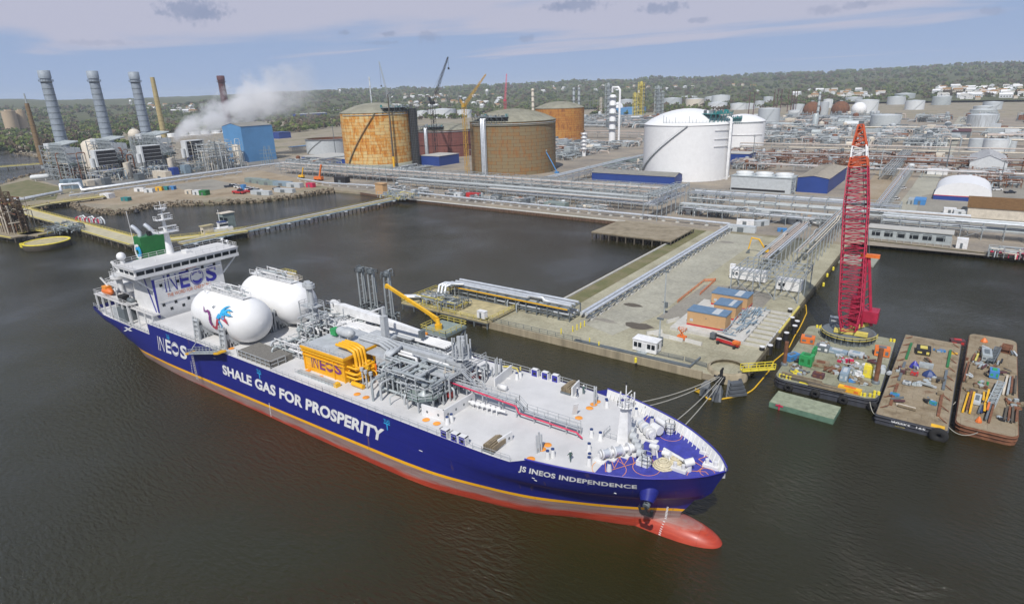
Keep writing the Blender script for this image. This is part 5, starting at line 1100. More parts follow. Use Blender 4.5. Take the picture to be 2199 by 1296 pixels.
# plain field tanks: left edge, right edge, base row, rim row, paint, label
TK = [(660, 752, 331, 297, 'tankgrey', 'wide low open topped grey tank with rusty inside left of the yellow orange tank', 'open'),
 (896, 921, 252, 238, 'tankwhite', 'leftmost white tank of the row behind the maroon tank', 0), (921, 980, 254, 235, 'tankwhite', 'wide white tank in the middle of the row behind the maroon tank', 0), (982, 1014, 253, 236, 'tankwhite', 'white tank right beside the yellow crane mast, behind the maroon tank', 0),
 (1329, 1361, 229, 214, 'tankgrey', 'pale grey tank between the white column and the tan tower', 0), (1423, 1464, 229, 211, 'tankgrey', 'grey tank right behind the dome of the largest white tank, leftmost of its row', 0),
 (1459, 1497, 219, 207, 'tankwhite', 'pale tank second row behind the largest white dome, left', 0), (1471, 1512, 230, 212, 'cream', 'cream grey tank behind the top of the largest white dome', 0), (1512, 1541, 223, 208, 'tankgrey', 'grey tank behind the teal roof platform', 0),
 (1527, 1566, 225, 205, 'tankwhite', 'taller pale tank at the right end of the row behind the white dome', 0), (1519, 1561, 237, 220, 'tankwhite', 'pale flat tank just above the teal roof platform', 0), (1567, 1603, 236, 222, 'tankwhite', 'low white tank above the smaller white dome', 0),
 (1600, 1621, 235, 222, 'tankgrey', 'small grey tank right of the smaller white dome roof', 0), (1620, 1640, 232, 217, 'tankgrey', 'small grey tank by the two dark poles', 0), (1638, 1658, 224, 208, 'tankgrey', 'small beige grey tank below the white roofed shed', 0), (1625, 1672, 272, 233, 'tankgrey', 'grey blue tank with dark rim right behind the smaller white dome', 0),
 (1691, 1722, 252, 237, 'tankwhite', 'white tank with dark rim left of the rusty spheres', 0), (1700, 1726, 240, 224, 'tankgrey', 'grey tank peeking out left of the left rusty sphere', 0), (1757, 1777, 253, 219, 'tankgrey', 'tall pale tank between the two rusty spheres', 0), (1766, 1786, 232, 213, 'tankwhite', 'short pale tank behind the gap between the rusty spheres', 0),
 (1813, 1851, 222, 209, 'tankgrey', 'grey tank behind the right rusty sphere', 0), (1831, 1865, 214, 204, 'tankwhite', 'pale tank behind the white sphere, farthest of three', 0), (1832, 1884, 244, 215, 'tankwhite', 'tall pale tank right behind the white sphere', 0), (1866, 1932, 274, 247, 'tankgrey', 'wide pale grey tank right of the red crane top', 0),
 (1903, 1943, 225, 208, 'tankgrey', 'grey tank in the far field, left of a pair above the wide grey tank', 0), (1918, 1964, 218, 201, 'galv', 'dull grey tank farthest of the pair above the wide grey tank', 0), (1941, 1984, 236, 216, 'tankwhite', 'pale blue grey tank with short stairs right of the wide grey tank', 0), (1999, 2041, 226, 207, 'galv', 'dull grey tank alone near the green field on the right', 0),
 (2072, 2139, 274, 246, 'tankgrey', 'wide streaked pale tank at the right, nearest of the stack of three', 'streak'), (2080, 2139, 248, 235, 'galv', 'grey tank middle of the stack of three on the right', 0), (2088, 2139, 238, 228, 'tankgrey', 'tank farthest of the stack of three on the right', 0), (2107, 2151, 236, 219, 'tankgrey', 'pale grey tank behind the stack of three on the right', 0),
 (2076, 2113, 324, 298, 'tankgrey', 'grey tank behind the pointed white tent, left of its pair', 0), (2105, 2163, 331, 299, 'tankwhite', 'large pale tank right behind the pointed white tent', 0), (2161, 2180, 326, 304, 'tankgrey', 'small narrow tank right of the large pale tank behind the tent', 0),
 (705, 741, 244, 236, 'tankwhite', 'long low white tank near the woods right of the steam', 0), (668, 702, 246, 239, 'rust', 'low rust red tank near the woods right of the steam', 0), (2165, 2184, 216, 210, 'tankwhite', 'tiny white tank at the far right suburb, left of two', 0), (2186, 2205, 216, 210, 'tankwhite', 'tiny white tank at the far right edge by the suburb', 0)]
mat('streakpaint', (.52, .56, .58), .6, c2=(.30, .31, .31), scale=.5, streak=True)
for i, (xl, xr, yb, yt, k, lab, sp_) in enumerate(TK):
    c, r, h = tank_fit(xl, xr, yb, yt); t = thing('storage_tank', lab, 'storage tank', c)
    m = MB().use('streakpaint' if sp_ == 'streak' else k).lathe((0, 0, -.5), [(r, 0), (r, h+.5)], 40); m.build('tank_shell', t); m = MB()
    if sp_ == 'open':
        m.use('rust').lathe((0, 0, 0), [(r-.25, h), (r-.25, h*.62), (.01, h*.62)], 40); m.use('dsteel').lathe((0, 0, h-.4), [(r, 0), (r+.9, 0), (r+.9, .12), (r, .12)], 40); m.build('floating_roof', t)
    else:
        m.use('tankgrey' if k != 'rust' else k).lathe((0, 0, 0), [(r+.1, h-.15), (r+.1, h+.1), (.01, h+r*.09)], 40); m.build('tank_roof', t)
    if r > 6: spiral(t, r, h, -1.9+.35*(i % 5), -.9+.35*(i % 5), 'galv', .8)
# spheres
def gas_sphere(x, y, rp, yb, key, label):
    c, r, h = tank_fit(x-rp, x+rp, yb, y); t = thing('gas_sphere', label, 'gas sphere', c); zc = ztop(c, y)-GZ
    MB().use(key).sphere((0, 0, zc), r, 32, 18).build('sphere_shell', t)
    for i in range(10): a = 2*PI*i/10; MB().use('galv').cyl((r*1.0*cos(a), r*1.0*sin(a), 0), (r*.98*cos(a), r*.98*sin(a), zc-.1*r), r*.045, n=6).build('support_leg', t)
    m = MB().use('galv')
    for i in range(10): a, b = 2*PI*i/10, 2*PI*(i+1)/10; m.beam((r*cos(a), r*sin(a), .5), (r*cos(b), r*sin(b), zc-.4*r), r*.03); m.beam((r*cos(b), r*sin(b), .5), (r*cos(a), r*sin(a), zc-.4*r), r*.03)
    m.beam((0, 0, zc+r), (0, 0, zc+r+1.2), r*.3); m.build('bracing', t)
mat('rustsphere', (.20, .085, .035), .85, c2=(.10, .045, .025), scale=.6, streak=True)
gas_sphere(1741, 237, 20, 256, 'rustsphere', 'rust brown spherical gas tank, left of the two'); gas_sphere(1802, 236, 20.5, 255, 'rustsphere', 'rust brown spherical gas tank, right of the two'); gas_sphere(1842, 235, 17, 251, 'tankpaint', 'white spherical gas tank right of the rusty pair'); gas_sphere(1327, 231, 11, 247, 'tankpaint', 'white spherical tank behind the tall white column')
# ---- columns and towers
def column(name, label, x, yb, yt, rp, key, extra=None, yb2=None):
    b = P(x, yb); k = mpp(b); r = rp*k; h = ztop(b, yt)-GZ; t = thing(name, label, 'tower', b); m = MB().use(key).lathe((0, 0, 0), [(r, 0), (r, h-r*.5), (r*.7, h-.1*r), (.01, h)], 16); m.build('column_shell', t)
    if extra == 'pipe':
        m = MB().use('white').pipe([(r*2.2, .5, 1), (r*2.2, .5, h+r*1.2), (r*1.6, .5, h+r*2), (0, 0, h+r*2), (-r*.2, 0, h+r*.6)], r*.33, 8); m.build('overhead_pipe', t)
    if extra in ('pipe', 'frame'):
        m = MB().use('galv' if extra == 'pipe' else key)
        for i in range(5): z = h*(.3+.16*i); m.lathe((0, 0, z), [(r, 0), (r*1.7, 0), (r*1.7, .15), (r, .15)], 12); m.rail([(r*1.7*cos(j*PI/4), r*1.7*sin(j*PI/4), z) for j in range(9)], 1.2, .12, 3)
        m.build('access_platform', t)
    return t
column('white_column', 'tall white process column with overhead pipe loop left of the white tanks', 1314, 308, 203, 7.0, 'tankpaint', 'pipe')
column('white_column', 'short white vertical vessel right of the orange rusty tank', 1254, 335, 285, 4.5, 'tankpaint', 'frame')
def lattice_tower(label, x, yb, yt, wp, key, col=True):
    b = P(x, yb); k = mpp(b); w = wp*k; h = ztop(b, yt)-GZ; t = thing('process_tower', label, 'tower', b); m = MB().use(key).truss((0, 0, 0), (0, 0, h), w, w, max(5, int(h/7)), w*.06, up=V((0, 1, 0))); 
    for i in range(int(h/7)): m.box((-w*.62, -w*.62, 7*i+5), (w*.62, w*.62, 7*i+5.4))
    m.build('tower_frame', t)
    if col: MB().use(key).cyl((0, 0, 0), (0, 0, h*1.03), w*.24, n=10).build('column_shell', t); MB().use('galv').cyl((w*.45, 0, 0), (w*.45, 0, h*.8), w*.12, n=8).build('side_pipe', t)
for a in (('grey lattice process tower left of the white column top', 1305, 262, 180, 9, 'galv'), ('yellowish lattice process tower, tallest of the refinery behind', 1375, 252, 177, 10, 'paleyel'), ('grey lattice process tower right of the yellowish tower', 1411, 252, 186, 10, 'galv'), ('tan lattice tower low beside the yellowish tower', 1362, 255, 200, 6, 'paleyel'), ('small tower between the white column and the orange tank', 1290, 252, 210, 4, 'cream'), ('slim grey tower at the right of the grey lattice tower', 1421, 250, 196, 5, 'galv')): lattice_tower(*a)
column('vent_stack', 'slim twin headed grey stack behind the dome of the orange tank, left one', 1232, 262, 188, 2.6, 'steel', 'frame'); column('vent_stack', 'slim grey stack behind the dome of the orange tank, right one', 1243, 262, 188, 2.6, 'steel', 'frame')
column('vent_stack', 'cream vent stack with tan top behind the ribbed dome', 1145, 262, 190, 2.8, 'cream', 'frame'); column('vent_stack', 'slim pale stack with platforms behind the yellow orange tank', 802, 262, 165, 1.3, 'tankgrey', 'frame'); column('vent_stack', 'grey stack left of the right rusty sphere', 1752, 275, 197, 2.4, 'galv', 'frame'); column('vent_stack', 'short stout concrete column below the left rusty sphere', 1748, 282, 243, 6, 'galv')
# ---- plant buildings
def bld(name, label, c, l, r_, ytop, wall, roof, ridge=None, cat='building', door=None, over=.4, rh=None):
    C_, L_, R_ = P(*c), P(*l), P(*r_); x0, x1, y0, y1 = L_.x, C_.x, C_.y, R_.y
    return bldw(name, label, x0, x1, y0, y1, ztop(C_, ytop)-GZ, wall, roof, ridge, cat, over, rh)
def bldw(name, label, x0, x1, y0, y1, h, wall, roof, ridge=None, cat='building', over=.4, rh=None, z=GZ, win=(), doors=(), rz=0.):
    cx, cy = (x0+x1)/2, (y0+y1)/2; w, d = abs(x1-x0), abs(y1-y0); t = thing(name, label, cat, (cx, cy, z), rz); w2, d2 = w/2, d/2
    m = MB().use(wall).box((-w2, -d2, 0), (w2, d2, h)); e = rh if rh is not None else min(w, d)*.1
    k = MB().use(roof)
    if ridge == 'x':
        m.add([(w2, -d2, h), (w2, d2, h), (w2, 0, h+e)], [(0, 1, 2)]); m.add([(-w2, d2, h), (-w2, -d2, h), (-w2, 0, h+e)], [(0, 1, 2)])
        k.add([(-w2-over, -d2-over, h-.02), (w2+over, -d2-over, h-.02), (w2+over, 0, h+e+.06), (-w2-over, 0, h+e+.06), (w2+over, d2+over, h-.02), (-w2-over, d2+over, h-.02)], [(0, 1, 2, 3), (3, 2, 4, 5), (3, 2, 1, 0), (5, 4, 2, 3)])
    elif ridge == 'y':
        m.add([(-w2, -d2, h), (w2, -d2, h), (0, -d2, h+e)], [(0, 1, 2)]); m.add([(w2, d2, h), (-w2, d2, h), (0, d2, h+e)], [(0, 1, 2)])
        k.add([(-w2-over, -d2-over, h-.02), (0, -d2-over, h+e+.06), (0, d2+over, h+e+.06), (-w2-over, d2+over, h-.02), (w2+over, -d2-over, h-.02), (w2+over, d2+over, h-.02)], [(0, 1, 2, 3), (1, 4, 5, 2), (3, 2, 1, 0), (2, 5, 4, 1)])
    else: k.box((-w2-over, -d2-over, h), (w2+over, d2+over, h+.25))
    m.build('wall', t); k.build('roof', t)
    for a, zb, ww, hh_ in win: MB().use('glass').box((-w2+a, -d2-.06, zb), (-w2+a+ww, -d2-.01, zb+hh_)).build('window', t)
    for a, key, ww, hh_ in doors: MB().use(key).box((-w2+a, -d2-.08, .02), (-w2+a+ww, -d2-.01, hh_)).build('door', t)
    return t
mat('metalblue', (.10, .27, .50), .5, 0, .12, .05); mat('metalblue2', (.020, .055, .24), .5, 0, .12, .1)
bbt = bld('turbine_hall', 'big light blue metal hall beside the steam at the power station', (529, 349), (438, 352), (591, 341), 272, 'metalblue', 'roofgrey', 'y', rh=3)
b = bld('warehouse', 'long low blue warehouse with beige roof in front of the largest white tank', (1448, 398), (1266, 388), (1477, 393), 380, 'metalblue2', 'roofgrey', 'x', rh=2.0)
b = bld('warehouse', 'blue metal building with cream gabled roof right of the grey cooling fans', (1776, 416), (1711, 411), (1817, 386), 384, 'metalblue2', 'cream', 'y', rh=1.2)
b = bld('warehouse', 'dark blue shed between the maroon and brown tanks', (944, 357), (907, 354), (989, 350), 336, 'metalblue2', 'roofgrey', None)
b = bld('warehouse', 'long low building with blue eave in front of the open topped tank', (752, 352), (668, 343), (766, 340), 342, 'metalblue2', 'roofgrey', None, rh=1)
b = bld('shed', 'small bright blue shed with doorway between the two white tanks', (1606, 355), (1563, 350), (1616, 349), 331, 'metalblue2', 'roofgrey', None)
b = bld('shed', 'small blue roofed block behind the turbine hall', (600, 298), (582, 297), (602, 295), 285, 'metalblue2', 'metalblue2', None); b = bld('shed', 'beige single storey building with pale blue roof right of the turbine hall', (628, 325), (590, 328), (632, 318), 316, 'cream', 'metalblue', None)
b = bld('shed', 'light blue box building by the white spherical tank behind the column', (1360, 247), (1332, 246), (1363, 244), 232, 'metalblue', 'metalblue', None)
# cooling fan unit
ft = bld('air_cooler', 'grey box cooling unit with three round fan shrouds on top', (1697, 417), (1563, 411), (1708, 409), 384, 'tankgrey', 'galv', None)
w = abs(P(1697, 417).x-P(1563, 411).x); dd = abs(P(1708, 409).y-P(1697, 417).y); hc = ztop(P(1697, 417), 384)-GZ
for i in range(3): MB().use('tankwhite').lathe((-w/2+w*(i+.5)/3, 0, hc+.2), [(w*.145, 0), (w*.135, .6), (w*.15, 1.6), (w*.125, 1.6), (w*.12, .3)], 24).build('fan_shroud', ft)
MB().use('black').box((-w/2+.5, -dd/2-.06, .6), (w/2-3, -dd/2-.02, 1.8)).build('louvre', ft)
m = MB().use('galv').truss((w/2+1, -dd/2+1, 0), (w/2+1, -dd/2+1, hc+1), 2, 2, 5, .15, up=V((0, 1, 0))); m.build('stair_tower', ft)
for i, (c, l, r_, yt, lab) in enumerate((((1336, 364), (1298, 361), (1352, 358), 352, 'grey green box equipment building left of its twin by the white tank'), ((1357, 361), (1318, 358), (1375, 354), 346, 'grey green box equipment building, right of its twin by the white tank'))): bld('equipment_building', lab, c, l, r_, yt, 'platgrn', 'platgrn', None)
# tents and sheds on the right
def arch_tent(label, x0, x1, y0, y1, h, base=0.):
    t = thing('fabric_shelter', label, 'tent', ((x0+x1)/2, (y0+y1)/2, GZ)); w, d = (x1-x0)/2, (y1-y0)/2; m = MB().use('tankpaint'); n = 18
    a = [(-w*cos(PI*i/n), base+(h-base)*sin(PI*i/n)**.8) for i in range(n+1)]
    m.add([(x, -d, z) for x, z in a]+[(x, d, z) for x, z in a], [(i, i+1, n+2+i, n+1+i) for i in range(n)], True); m.f = [f[::-1] for f in m.f]; m.add([(x, -d, z) for x, z in a], [tuple(range(n+1))]); m.add([(x, d, z) for x, z in a], [tuple(range(n, -1, -1))]); m.build('fabric_cover', t)
    m = MB().use('metalblue2').box((-w, -d-.05, 0), (w, d, max(.5, base))); m.build('base_wall', t); m = MB().use('red').box((-w-.05, -d-.1, base), (w+.05, -d+.3, base+.35)); m.build('red_band', t)
a, b = P(2003, 428), P(2122, 432); arch_tent('large white dome shaped fabric shelter with blue base on the right', a.x, b.x+1, min(a.y, b.y), min(a.y, b.y)+34, ztop(a, 390)-GZ, 2.2)
b = bld('fabric_shelter', 'white pointed tent shelter behind the dome shaped one', (2160, 370), (2079, 367), (2164, 352), 350, 'tankwhite', 'tankpaint', 'y', 'tent', rh=4.5)
b = bld('long_building', 'pink beige building with brown gabled roof at the right edge', (2290, 482), (2076, 455), (2310, 462), 459, 'cream', 'brownroof', 'x', rh=3.2)
b = bld('shed', 'long low pale shed left of the pointed tent', (2032, 372), (1966, 372), (2034, 340), 366, 'tankgrey', 'tankgrey', None); b = bld('trailer', 'white office trailer in front of the long pale shed', (2034, 376), (1988, 378), (2036, 373), 366, 'white', 'white', None, 'trailer')
b = bld('shed', 'white roofed shed on the cleared land near the woods', (1662, 199), (1622, 199), (1664, 196), 193, 'tankwhite', 'white', None)
b = bld('shed', 'blue and white hangar in the clearing right of the steam', (640, 256), (598, 258), (644, 252), 246, 'metalblue2', 'tankwhite', 'y', rh=2)
b = bld('shed', 'small dark red roofed shelter behind the pipe racks on the right', (2082, 297), (2042, 297), (2084, 290), 283, 'dsteel', 'brick', None)
# ================================================================ PIPE RACKS, CRANES, PROCESS CLUTTER
def rack(label, ax, c0, c1, t0, t1, levels, seed, step=7., n=5, keys=('silver', 'pipe', 'pipe', 'pipe2', 'galv'), r=(.16, .34), fk='steel', top=0., braces=True, group=None, z0=None):
    q = random.Random(seed); z0 = GZ if z0 is None else z0; X = ax == 'x'; mid = ((c0+c1)/2, (t0+t1)/2) if X else ((t0+t1)/2, (c0+c1)/2); t = thing('pipe_rack', label, 'pipe rack', (*mid, z0), 0, group)
    L_, w = c1-c0, t1-t0
    def pt(c, s, z): return (c, s, z) if X else (s, c, z)
    m = MB().use(fk); k = max(2, round(L_/step)); zt = max(levels)+top
    for i in range(k+1):
        c = -L_/2+L_*i/k
        for s in (-w/2, w/2): m.beam(pt(c, s, 0), pt(c, s, zt), .26)
        for z in levels: m.beam(pt(c, -w/2, z), pt(c, w/2, z), .24)
        if top: m.beam(pt(c, -w/2, zt), pt(c, w/2, zt), .22)
        if braces and i < k and q.random() < .3: m.beam(pt(c, -w/2, 0), pt(c+L_/k, -w/2, levels[0]), .16)
    for z in levels+([zt] if top else []):
        for s in (-w/2, w/2): m.beam(pt(-L_/2, s, z-.1), pt(L_/2, s, z-.1), .2)
    m.build('rack_frame', t)
    for z in levels:
        for j in range(n):
            s = -w/2+w*(j+.5)/n; rr = q.uniform(*r); a = -L_/2+(L_*q.uniform(0, .25) if q.random() < .3 else 0); b = L_/2-(L_*q.uniform(0, .25) if q.random() < .3 else 0)
            pts = [pt(a, s, z+.15+rr)]
            if q.random() < .3:
                e = q.uniform(.25, .75)*(b-a)+a; pts += [pt(e, s, z+.15+rr), pt(e+.6, s, z+.9+rr), pt(min(b-1, e+5), s, z+.9+rr), pt(min(b-.5, e+5.6), s, z+.15+rr)]
            MB().use(q.choice(keys)).pipe(pts+[pt(b, s, z+.15+rr)], rr, 6).build('pipe', t)
    return t
RK = [('long triple deck pipe rack behind the basin, from power station to white tanks', 'x', -275, 62, 238, 245, [3.2, 5.8, 8.2], 1, dict(top=2.2)),
      ('low brown pipe rack just in front of the triple deck rack', 'x', -126, 58, 226, 231, [3.2, 5.2], 2, dict(n=4)), ('grey pipe rack with five long parallel lines nearest the basin yard', 'x', -40, 68, 217, 222, [3.6, 5.0], 3, dict(r=(.2, .34))),
      ('roofed pipe rack with bright silver sections in front of the cooling fans', 'x', 76, 170, 236, 244, [4.5, 7.6], 4, dict(top=1.6, keys=('silver', 'silver', 'galv', 'pipe'), r=(.25, .5))),
      ('twin line pipe rack behind the parked white car and crates', 'x', 80, 150, 215, 220, [3.5, 5.6], 5, dict(keys=('silver', 'galv', 'pipe'))), ('tall square pipe bridge crossing toward the basin corner', 'y', 197, 238, 69, 76, [7.5, 11.5], 6, dict(top=1.4, step=6, fk='steel', keys=('galv', 'silver'))),
      ('pipe rack over the pier beside the yellow excavator', 'y', 128, 188, 138.5, 144, [7.0], 7, dict(n=7, r=(.22, .34), keys=('pipe', 'silver', 'pipe2'))), ('tan pipe rack along the pier edge nearest the red crane', 'y', 140, 222, 148, 152.5, [7.2], 8, dict(n=5, keys=('pipe2', 'pipe', 'cream'))),
      ('grey green pipe rack behind the timber quay at the right edge', 'x', 165, 330, 222, 229, [3.6, 6.2], 9, dict(n=7, keys=('galv', 'silver', 'teal', 'pipe'))), ('low pipe rack right behind the flat roofed dock building', 'x', 158, 195, 231, 237, [4, 6.5], 10, dict()),
      ('pipe rack running inland beside the plant road', 'y', 262, 420, 158, 163, [4.5], 11, dict(n=7)), ('long cream pipe rack across the plant below the wide grey tank', 'x', 20, 420, 520, 526, [5, 8], 12, dict(step=14, keys=('cream', 'galv', 'pipe2'), r=(.3, .5))),
      ('rusty brown pipe rack across the plant in front of the long cream rack', 'x', -20, 330, 450, 456, [4, 7], 13, dict(step=12, keys=('pipe2', 'rust', 'pipe'), fk='rust', r=(.25, .45))), ('grey pipe rack behind the blue gabled building', 'x', 60, 300, 398, 404, [4.5], 14, dict(step=11)),
      ('sloping grey conveyor like pipe rack inland of the gabled building', 'y', 380, 520, 148, 155, [3.5, 6], 15, dict(step=10, keys=('steel', 'pipe'))), ('pipe rack beside the brown tank on its right', 'y', 262, 420, -28, -22, [4, 7], 16, dict(step=9)), ('pipe rack between the open topped tank and the turbine hall', 'y', 250, 420, -300, -294, [3, 5], 17, dict(step=12)),
      ('pipe rack far behind the power station hall', 'x', -480, -230, 560, 568, [4, 7], 18, dict(step=14, fk='rust')), ('pipe rack far behind the yellow orange tank', 'x', -360, -60, 640, 648, [5, 8], 19, dict(step=15, keys=('pipe2', 'rust', 'galv'), r=(.3, .5))), ('cream pipe rack in the far tank field on the right', 'x', 60, 420, 640, 646, [5], 20, dict(step=16, keys=('cream', 'galv'), r=(.35, .6))),
      ('pipe rack farthest away in front of the rusty spheres', 'x', -60, 260, 800, 806, [5], 21, dict(step=18, keys=('cream', 'galv'), r=(.4, .7))), ('red and grey pipe rack at the right edge beside the stack of three tanks', 'y', 500, 800, 260, 272, [4, 7], 22, dict(step=14, keys=('pipe2', 'rust', 'pipe', 'galv')))]
for lab, ax, c0, c1, t0, t1, lv, sd_, kw in RK: rack(lab, ax, c0, c1, t0, t1, lv, sd_, **kw)
# single big lines
def line(name, label, pts, r, key='silver', sup=6., cat='pipeline', n=1, off=(0, 0), sk='lconc'):
    t = thing(name, label, cat, (pts[0][0], pts[0][1], GZ)); o = V((pts[0][0], pts[0][1], GZ))
    for k in range(n): MB().use(key).pipe([V(p)-o+V((off[0]*k, off[1]*k, 0)) for p in pts], r, 10).build('pipe', t)
    m = MB().use(sk)
    for a, b in zip(pts, pts[1:]):
        a, b = V(a)-o, V(b)-o; c = max(1, int((b-a).length/sup)); d = (b-a).normalized()
        for i in range(c):
            p = a.lerp(b, (i+.5)/c)+V((off[0]*(n-1)/2, off[1]*(n-1)/2, 0))
            if p.z < 8: m.cbox((p.x, p.y, 0), (.5+abs(off[0])*n+r*2, .5+abs(off[1])*n+r*2, .5), 0); m.use('steel'); m.beam((p.x, p.y, .4), (p.x, p.y, p.z-r), .3); m.beam((p.x-r*1.2-abs(off[0])*n/2, p.y-r*1.2-abs(off[1])*n/2, p.z-r), (p.x+r*1.2+abs(off[0])*n/2, p.y+r*1.2+abs(off[1])*n/2, p.z-r), .2); m.use(sk)
    m.build('pipe_support', t); return t
line('pipeline', 'bright silver pipeline along the back edge of the basin with low supports', [(-91, 203, 3.3), (-20, 200.6, 3.3), (66, 200.2, 3.3), (68, 200.2, 3.3), (109.5, 199, 3.3)], .5, 'silver', 6)
line('pipeline', 'twin silver pipelines running down the grassy side of the pier', [(109.5, 197.6, 3.1), (109.5, 66, 3.1)], .5, 'silver', 5, n=2, off=(1.5, 0))
line('pipeline', 'single dark insulated line beside the twin silver pipelines on the pier', [(112.4, 196, 2.8), (112.4, 64, 2.8)], .22, 'dsteel', 5)
a = P(50, 434); line('pipeline', 'fat silver pipeline passing the power station with a raised loop at its left end', [(a.x-20, a.y-16, 3.4), (a.x, a.y, 3.4), (P(133, 417)).to_tuple()[:2]+(3.4,), P(134, 416).to_tuple()[:2]+(7.5,), P(175, 412).to_tuple()[:2]+(7.5,), P(178, 415).to_tuple()[:2]+(3.6,), P(520, 366).to_tuple()[:2]+(3.6,), P(640, 352).to_tuple()[:2]+(4.0,)], .9, 'silver', 11)
line('pipeline', 'thinner silver pipeline parallel to the fat one past the power station', [P(150, 425).to_tuple()[:2]+(3.0,), P(520, 373).to_tuple()[:2]+(3.0,)], .65, 'silver', 11)
line('pipeline', 'silver pipeline above the dirt bank left of the basin corner', [P(640, 388).to_tuple()[:2]+(3.2,), P(700, 398).to_tuple()[:2]+(3.2,), P(800, 404).to_tuple()[:2]+(3.2,), (-88, 203, 3.2)], .5, 'silver', 8)
# lattice cranes
def crane(name, label, base, knee_y, tip, key, w, jib=None, tw=None, hook=None, back=None):
    b = P(*base); zk = ztop(b, knee_y); t = thing(name, label, 'crane', b); o = V(b); k = V((b.x, b.y, zk))-o
    dp = (b-CAM).dot(FW); e = CAM+ray(*tip)*(dp/CF)-o
    m = MB().use(key).truss((0, 0, 0), k, w, w, max(6, int(k.z/(w*1.3))), w*.055, up=V((0, 1, 0))); m.build('mast', t)
    m = MB().use(key).truss(k, e, (w*.8, w*.3), (w*.8, w*.3), max(8, int((e-k).length/(w*1.3))), w*.045, up=V((0, 1, .01))); m.build('boom', t)
    m = MB().use(key); m.box((k.x-w*.55, k.y-w*.55, k.z-w*.3), (k.x+w*.55, k.y+w*.55, k.z+w*.5)); m.build('slewing_cab', t)
    if jib: j = CAM+ray(*jib)*(dp/CF)-o; m = MB().use(key).truss(k, j, w*.6, w*.4, 5, w*.05, up=V((0, 1, .01))); m.use('dsteel').beam(j-V((0, 0, w)), j+V((0, 0, w*.2)), w*.8); m.build('counter_jib', t); m = MB().use('dsteel'); m.beam(j, e.lerp(k, .1), w*.05); m.build('pendant_rope', t)
    if hook: h = CAM+ray(*hook)*(dp/CF)-o; m = MB().use('black').beam(e, (e.x, e.y, h.z), w*.05); m.cbox((e.x, e.y, h.z-w*.4), (w*.4, w*.4, w*.6)); m.build('hook', t)
    MB().use('dsteel').cbox((0, 0, -.2), (w*2.2, w*2.2, .8)).build('base', t)
crane('tower_crane', 'black lattice luffing crane between the maroon tank and the yellow orange tank', (937, 347), 222, (962, 123), 'black', 3.0, (921, 210), hook=(964, 146))
crane('tower_crane', 'yellow lattice luffing crane in front of the brown tank', (1004, 378), 228, (1043, 160), mat('craneyel', (.52, .30, .035), .6), 2.3, (988, 215))
crane('crawler_crane', 'grey lattice crane boom rising behind the yellow orange tank', (850, 300), 258, (814, 133), 'steel', 3.4, hook=(818, 184)); crane('crawler_crane', 'slim red lattice mast behind the brown tank', (1086, 262), 216, (1088, 159), 'pink', 4.0)
b = P(847, 364); zt = ztop(b, 203); zy = ztop(b, 336); t = thing('telescopic_crane', 'brown telescopic boom with yellow lower section standing before the yellow orange tank', 'crane', b)
MB().use('boom').cyl((0, 0, 0), (0, 0, zy-GZ), .95, n=10).build('lower_boom', t); MB().use('dirtdk').cyl((0, 0, zy-GZ), (0, 0, zt-GZ), .75, .5, 10).build('upper_boom', t); MB().use('dsteel').cbox((0, 0, 0), (7, 3, 1.6), .3).build('carrier', t); m = MB().use('dsteel'); m.beam((0, 0, zt-GZ), (3, 1, zt-GZ+2.2), .5); m.build('boom_head', t)
a = P(1196, 372); e = ray(1172, 325); b = CAM+e*((a-CAM).dot(FW)/CF); t = thing('boom_lift', 'blue boom lift leaning against the right side of the brown tank', 'boom lift', a)
MB().use('sky').pipe([(0, 0, 1), b.lerp(a, .45)-a+V((.5, 0, 0)), b-a], .4, 6).build('boom', t); MB().use('sky').cbox((0, 0, 0), (3, 2, 1.3)).build('chassis', t); MB().use('galv').cbox(tuple(b-a), (1.6, 1.2, 1.2)).build('basket', t)
# process clutter blocks
def unit(label, x0, x1, y0, y1, h, n, seed, group, keys=('steel', 'galv', 'pipe', 'pipe2', 'dsteel')):
    t = thing('process_unit', label, 'process equipment', ((x0+x1)/2, (y0+y1)/2, GZ), 0, group); q = random.Random(seed); w, d = (x1-x0)/2, (y1-y0)/2; s = max(1., min(w, d)/7)
    clutter(MB(), -w, w, -d, d, 0, h, n, seed, (.14*s, .34*s), keys, True).build('pipework', t); m = MB()
    for i in range(max(2, n//14)):
        x, y = q.uniform(-w, w)*.85, q.uniform(-d, d)*.85; k = q.random(); m.use(q.choice(('tankgrey', 'galv', 'tankwhite', 'cream', 'rust', 'steel', 'dsteel')))
        if k < .4: r = q.uniform(.6, 1.3)*s; hh_ = q.uniform(.5, 1.35)*h; m.cyl((x, y, 0), (x, y, hh_), r, n=10); m.sphere((x, y, hh_), r, 10, 6, .5)
        elif k < .7: r = q.uniform(.7, 1.2)*s; m.cyl((x-2.5*s, y, r+1), (x+2.5*s, y, r+1), r, n=10); m.box((x-1.6*s, y-r, 0), (x-1.2*s, y+r, r+1)); m.box((x+1.2*s, y-r, 0), (x+1.6*s, y+r, r+1))
        else: m.cbox((x, y, 0), (q.uniform(2, 5)*s, q.uniform(2, 4)*s, q.uniform(1.5, 3.5)*s), q.choice((0, PI/2)))
    m.build('vessel', t)
q = random.Random(77)
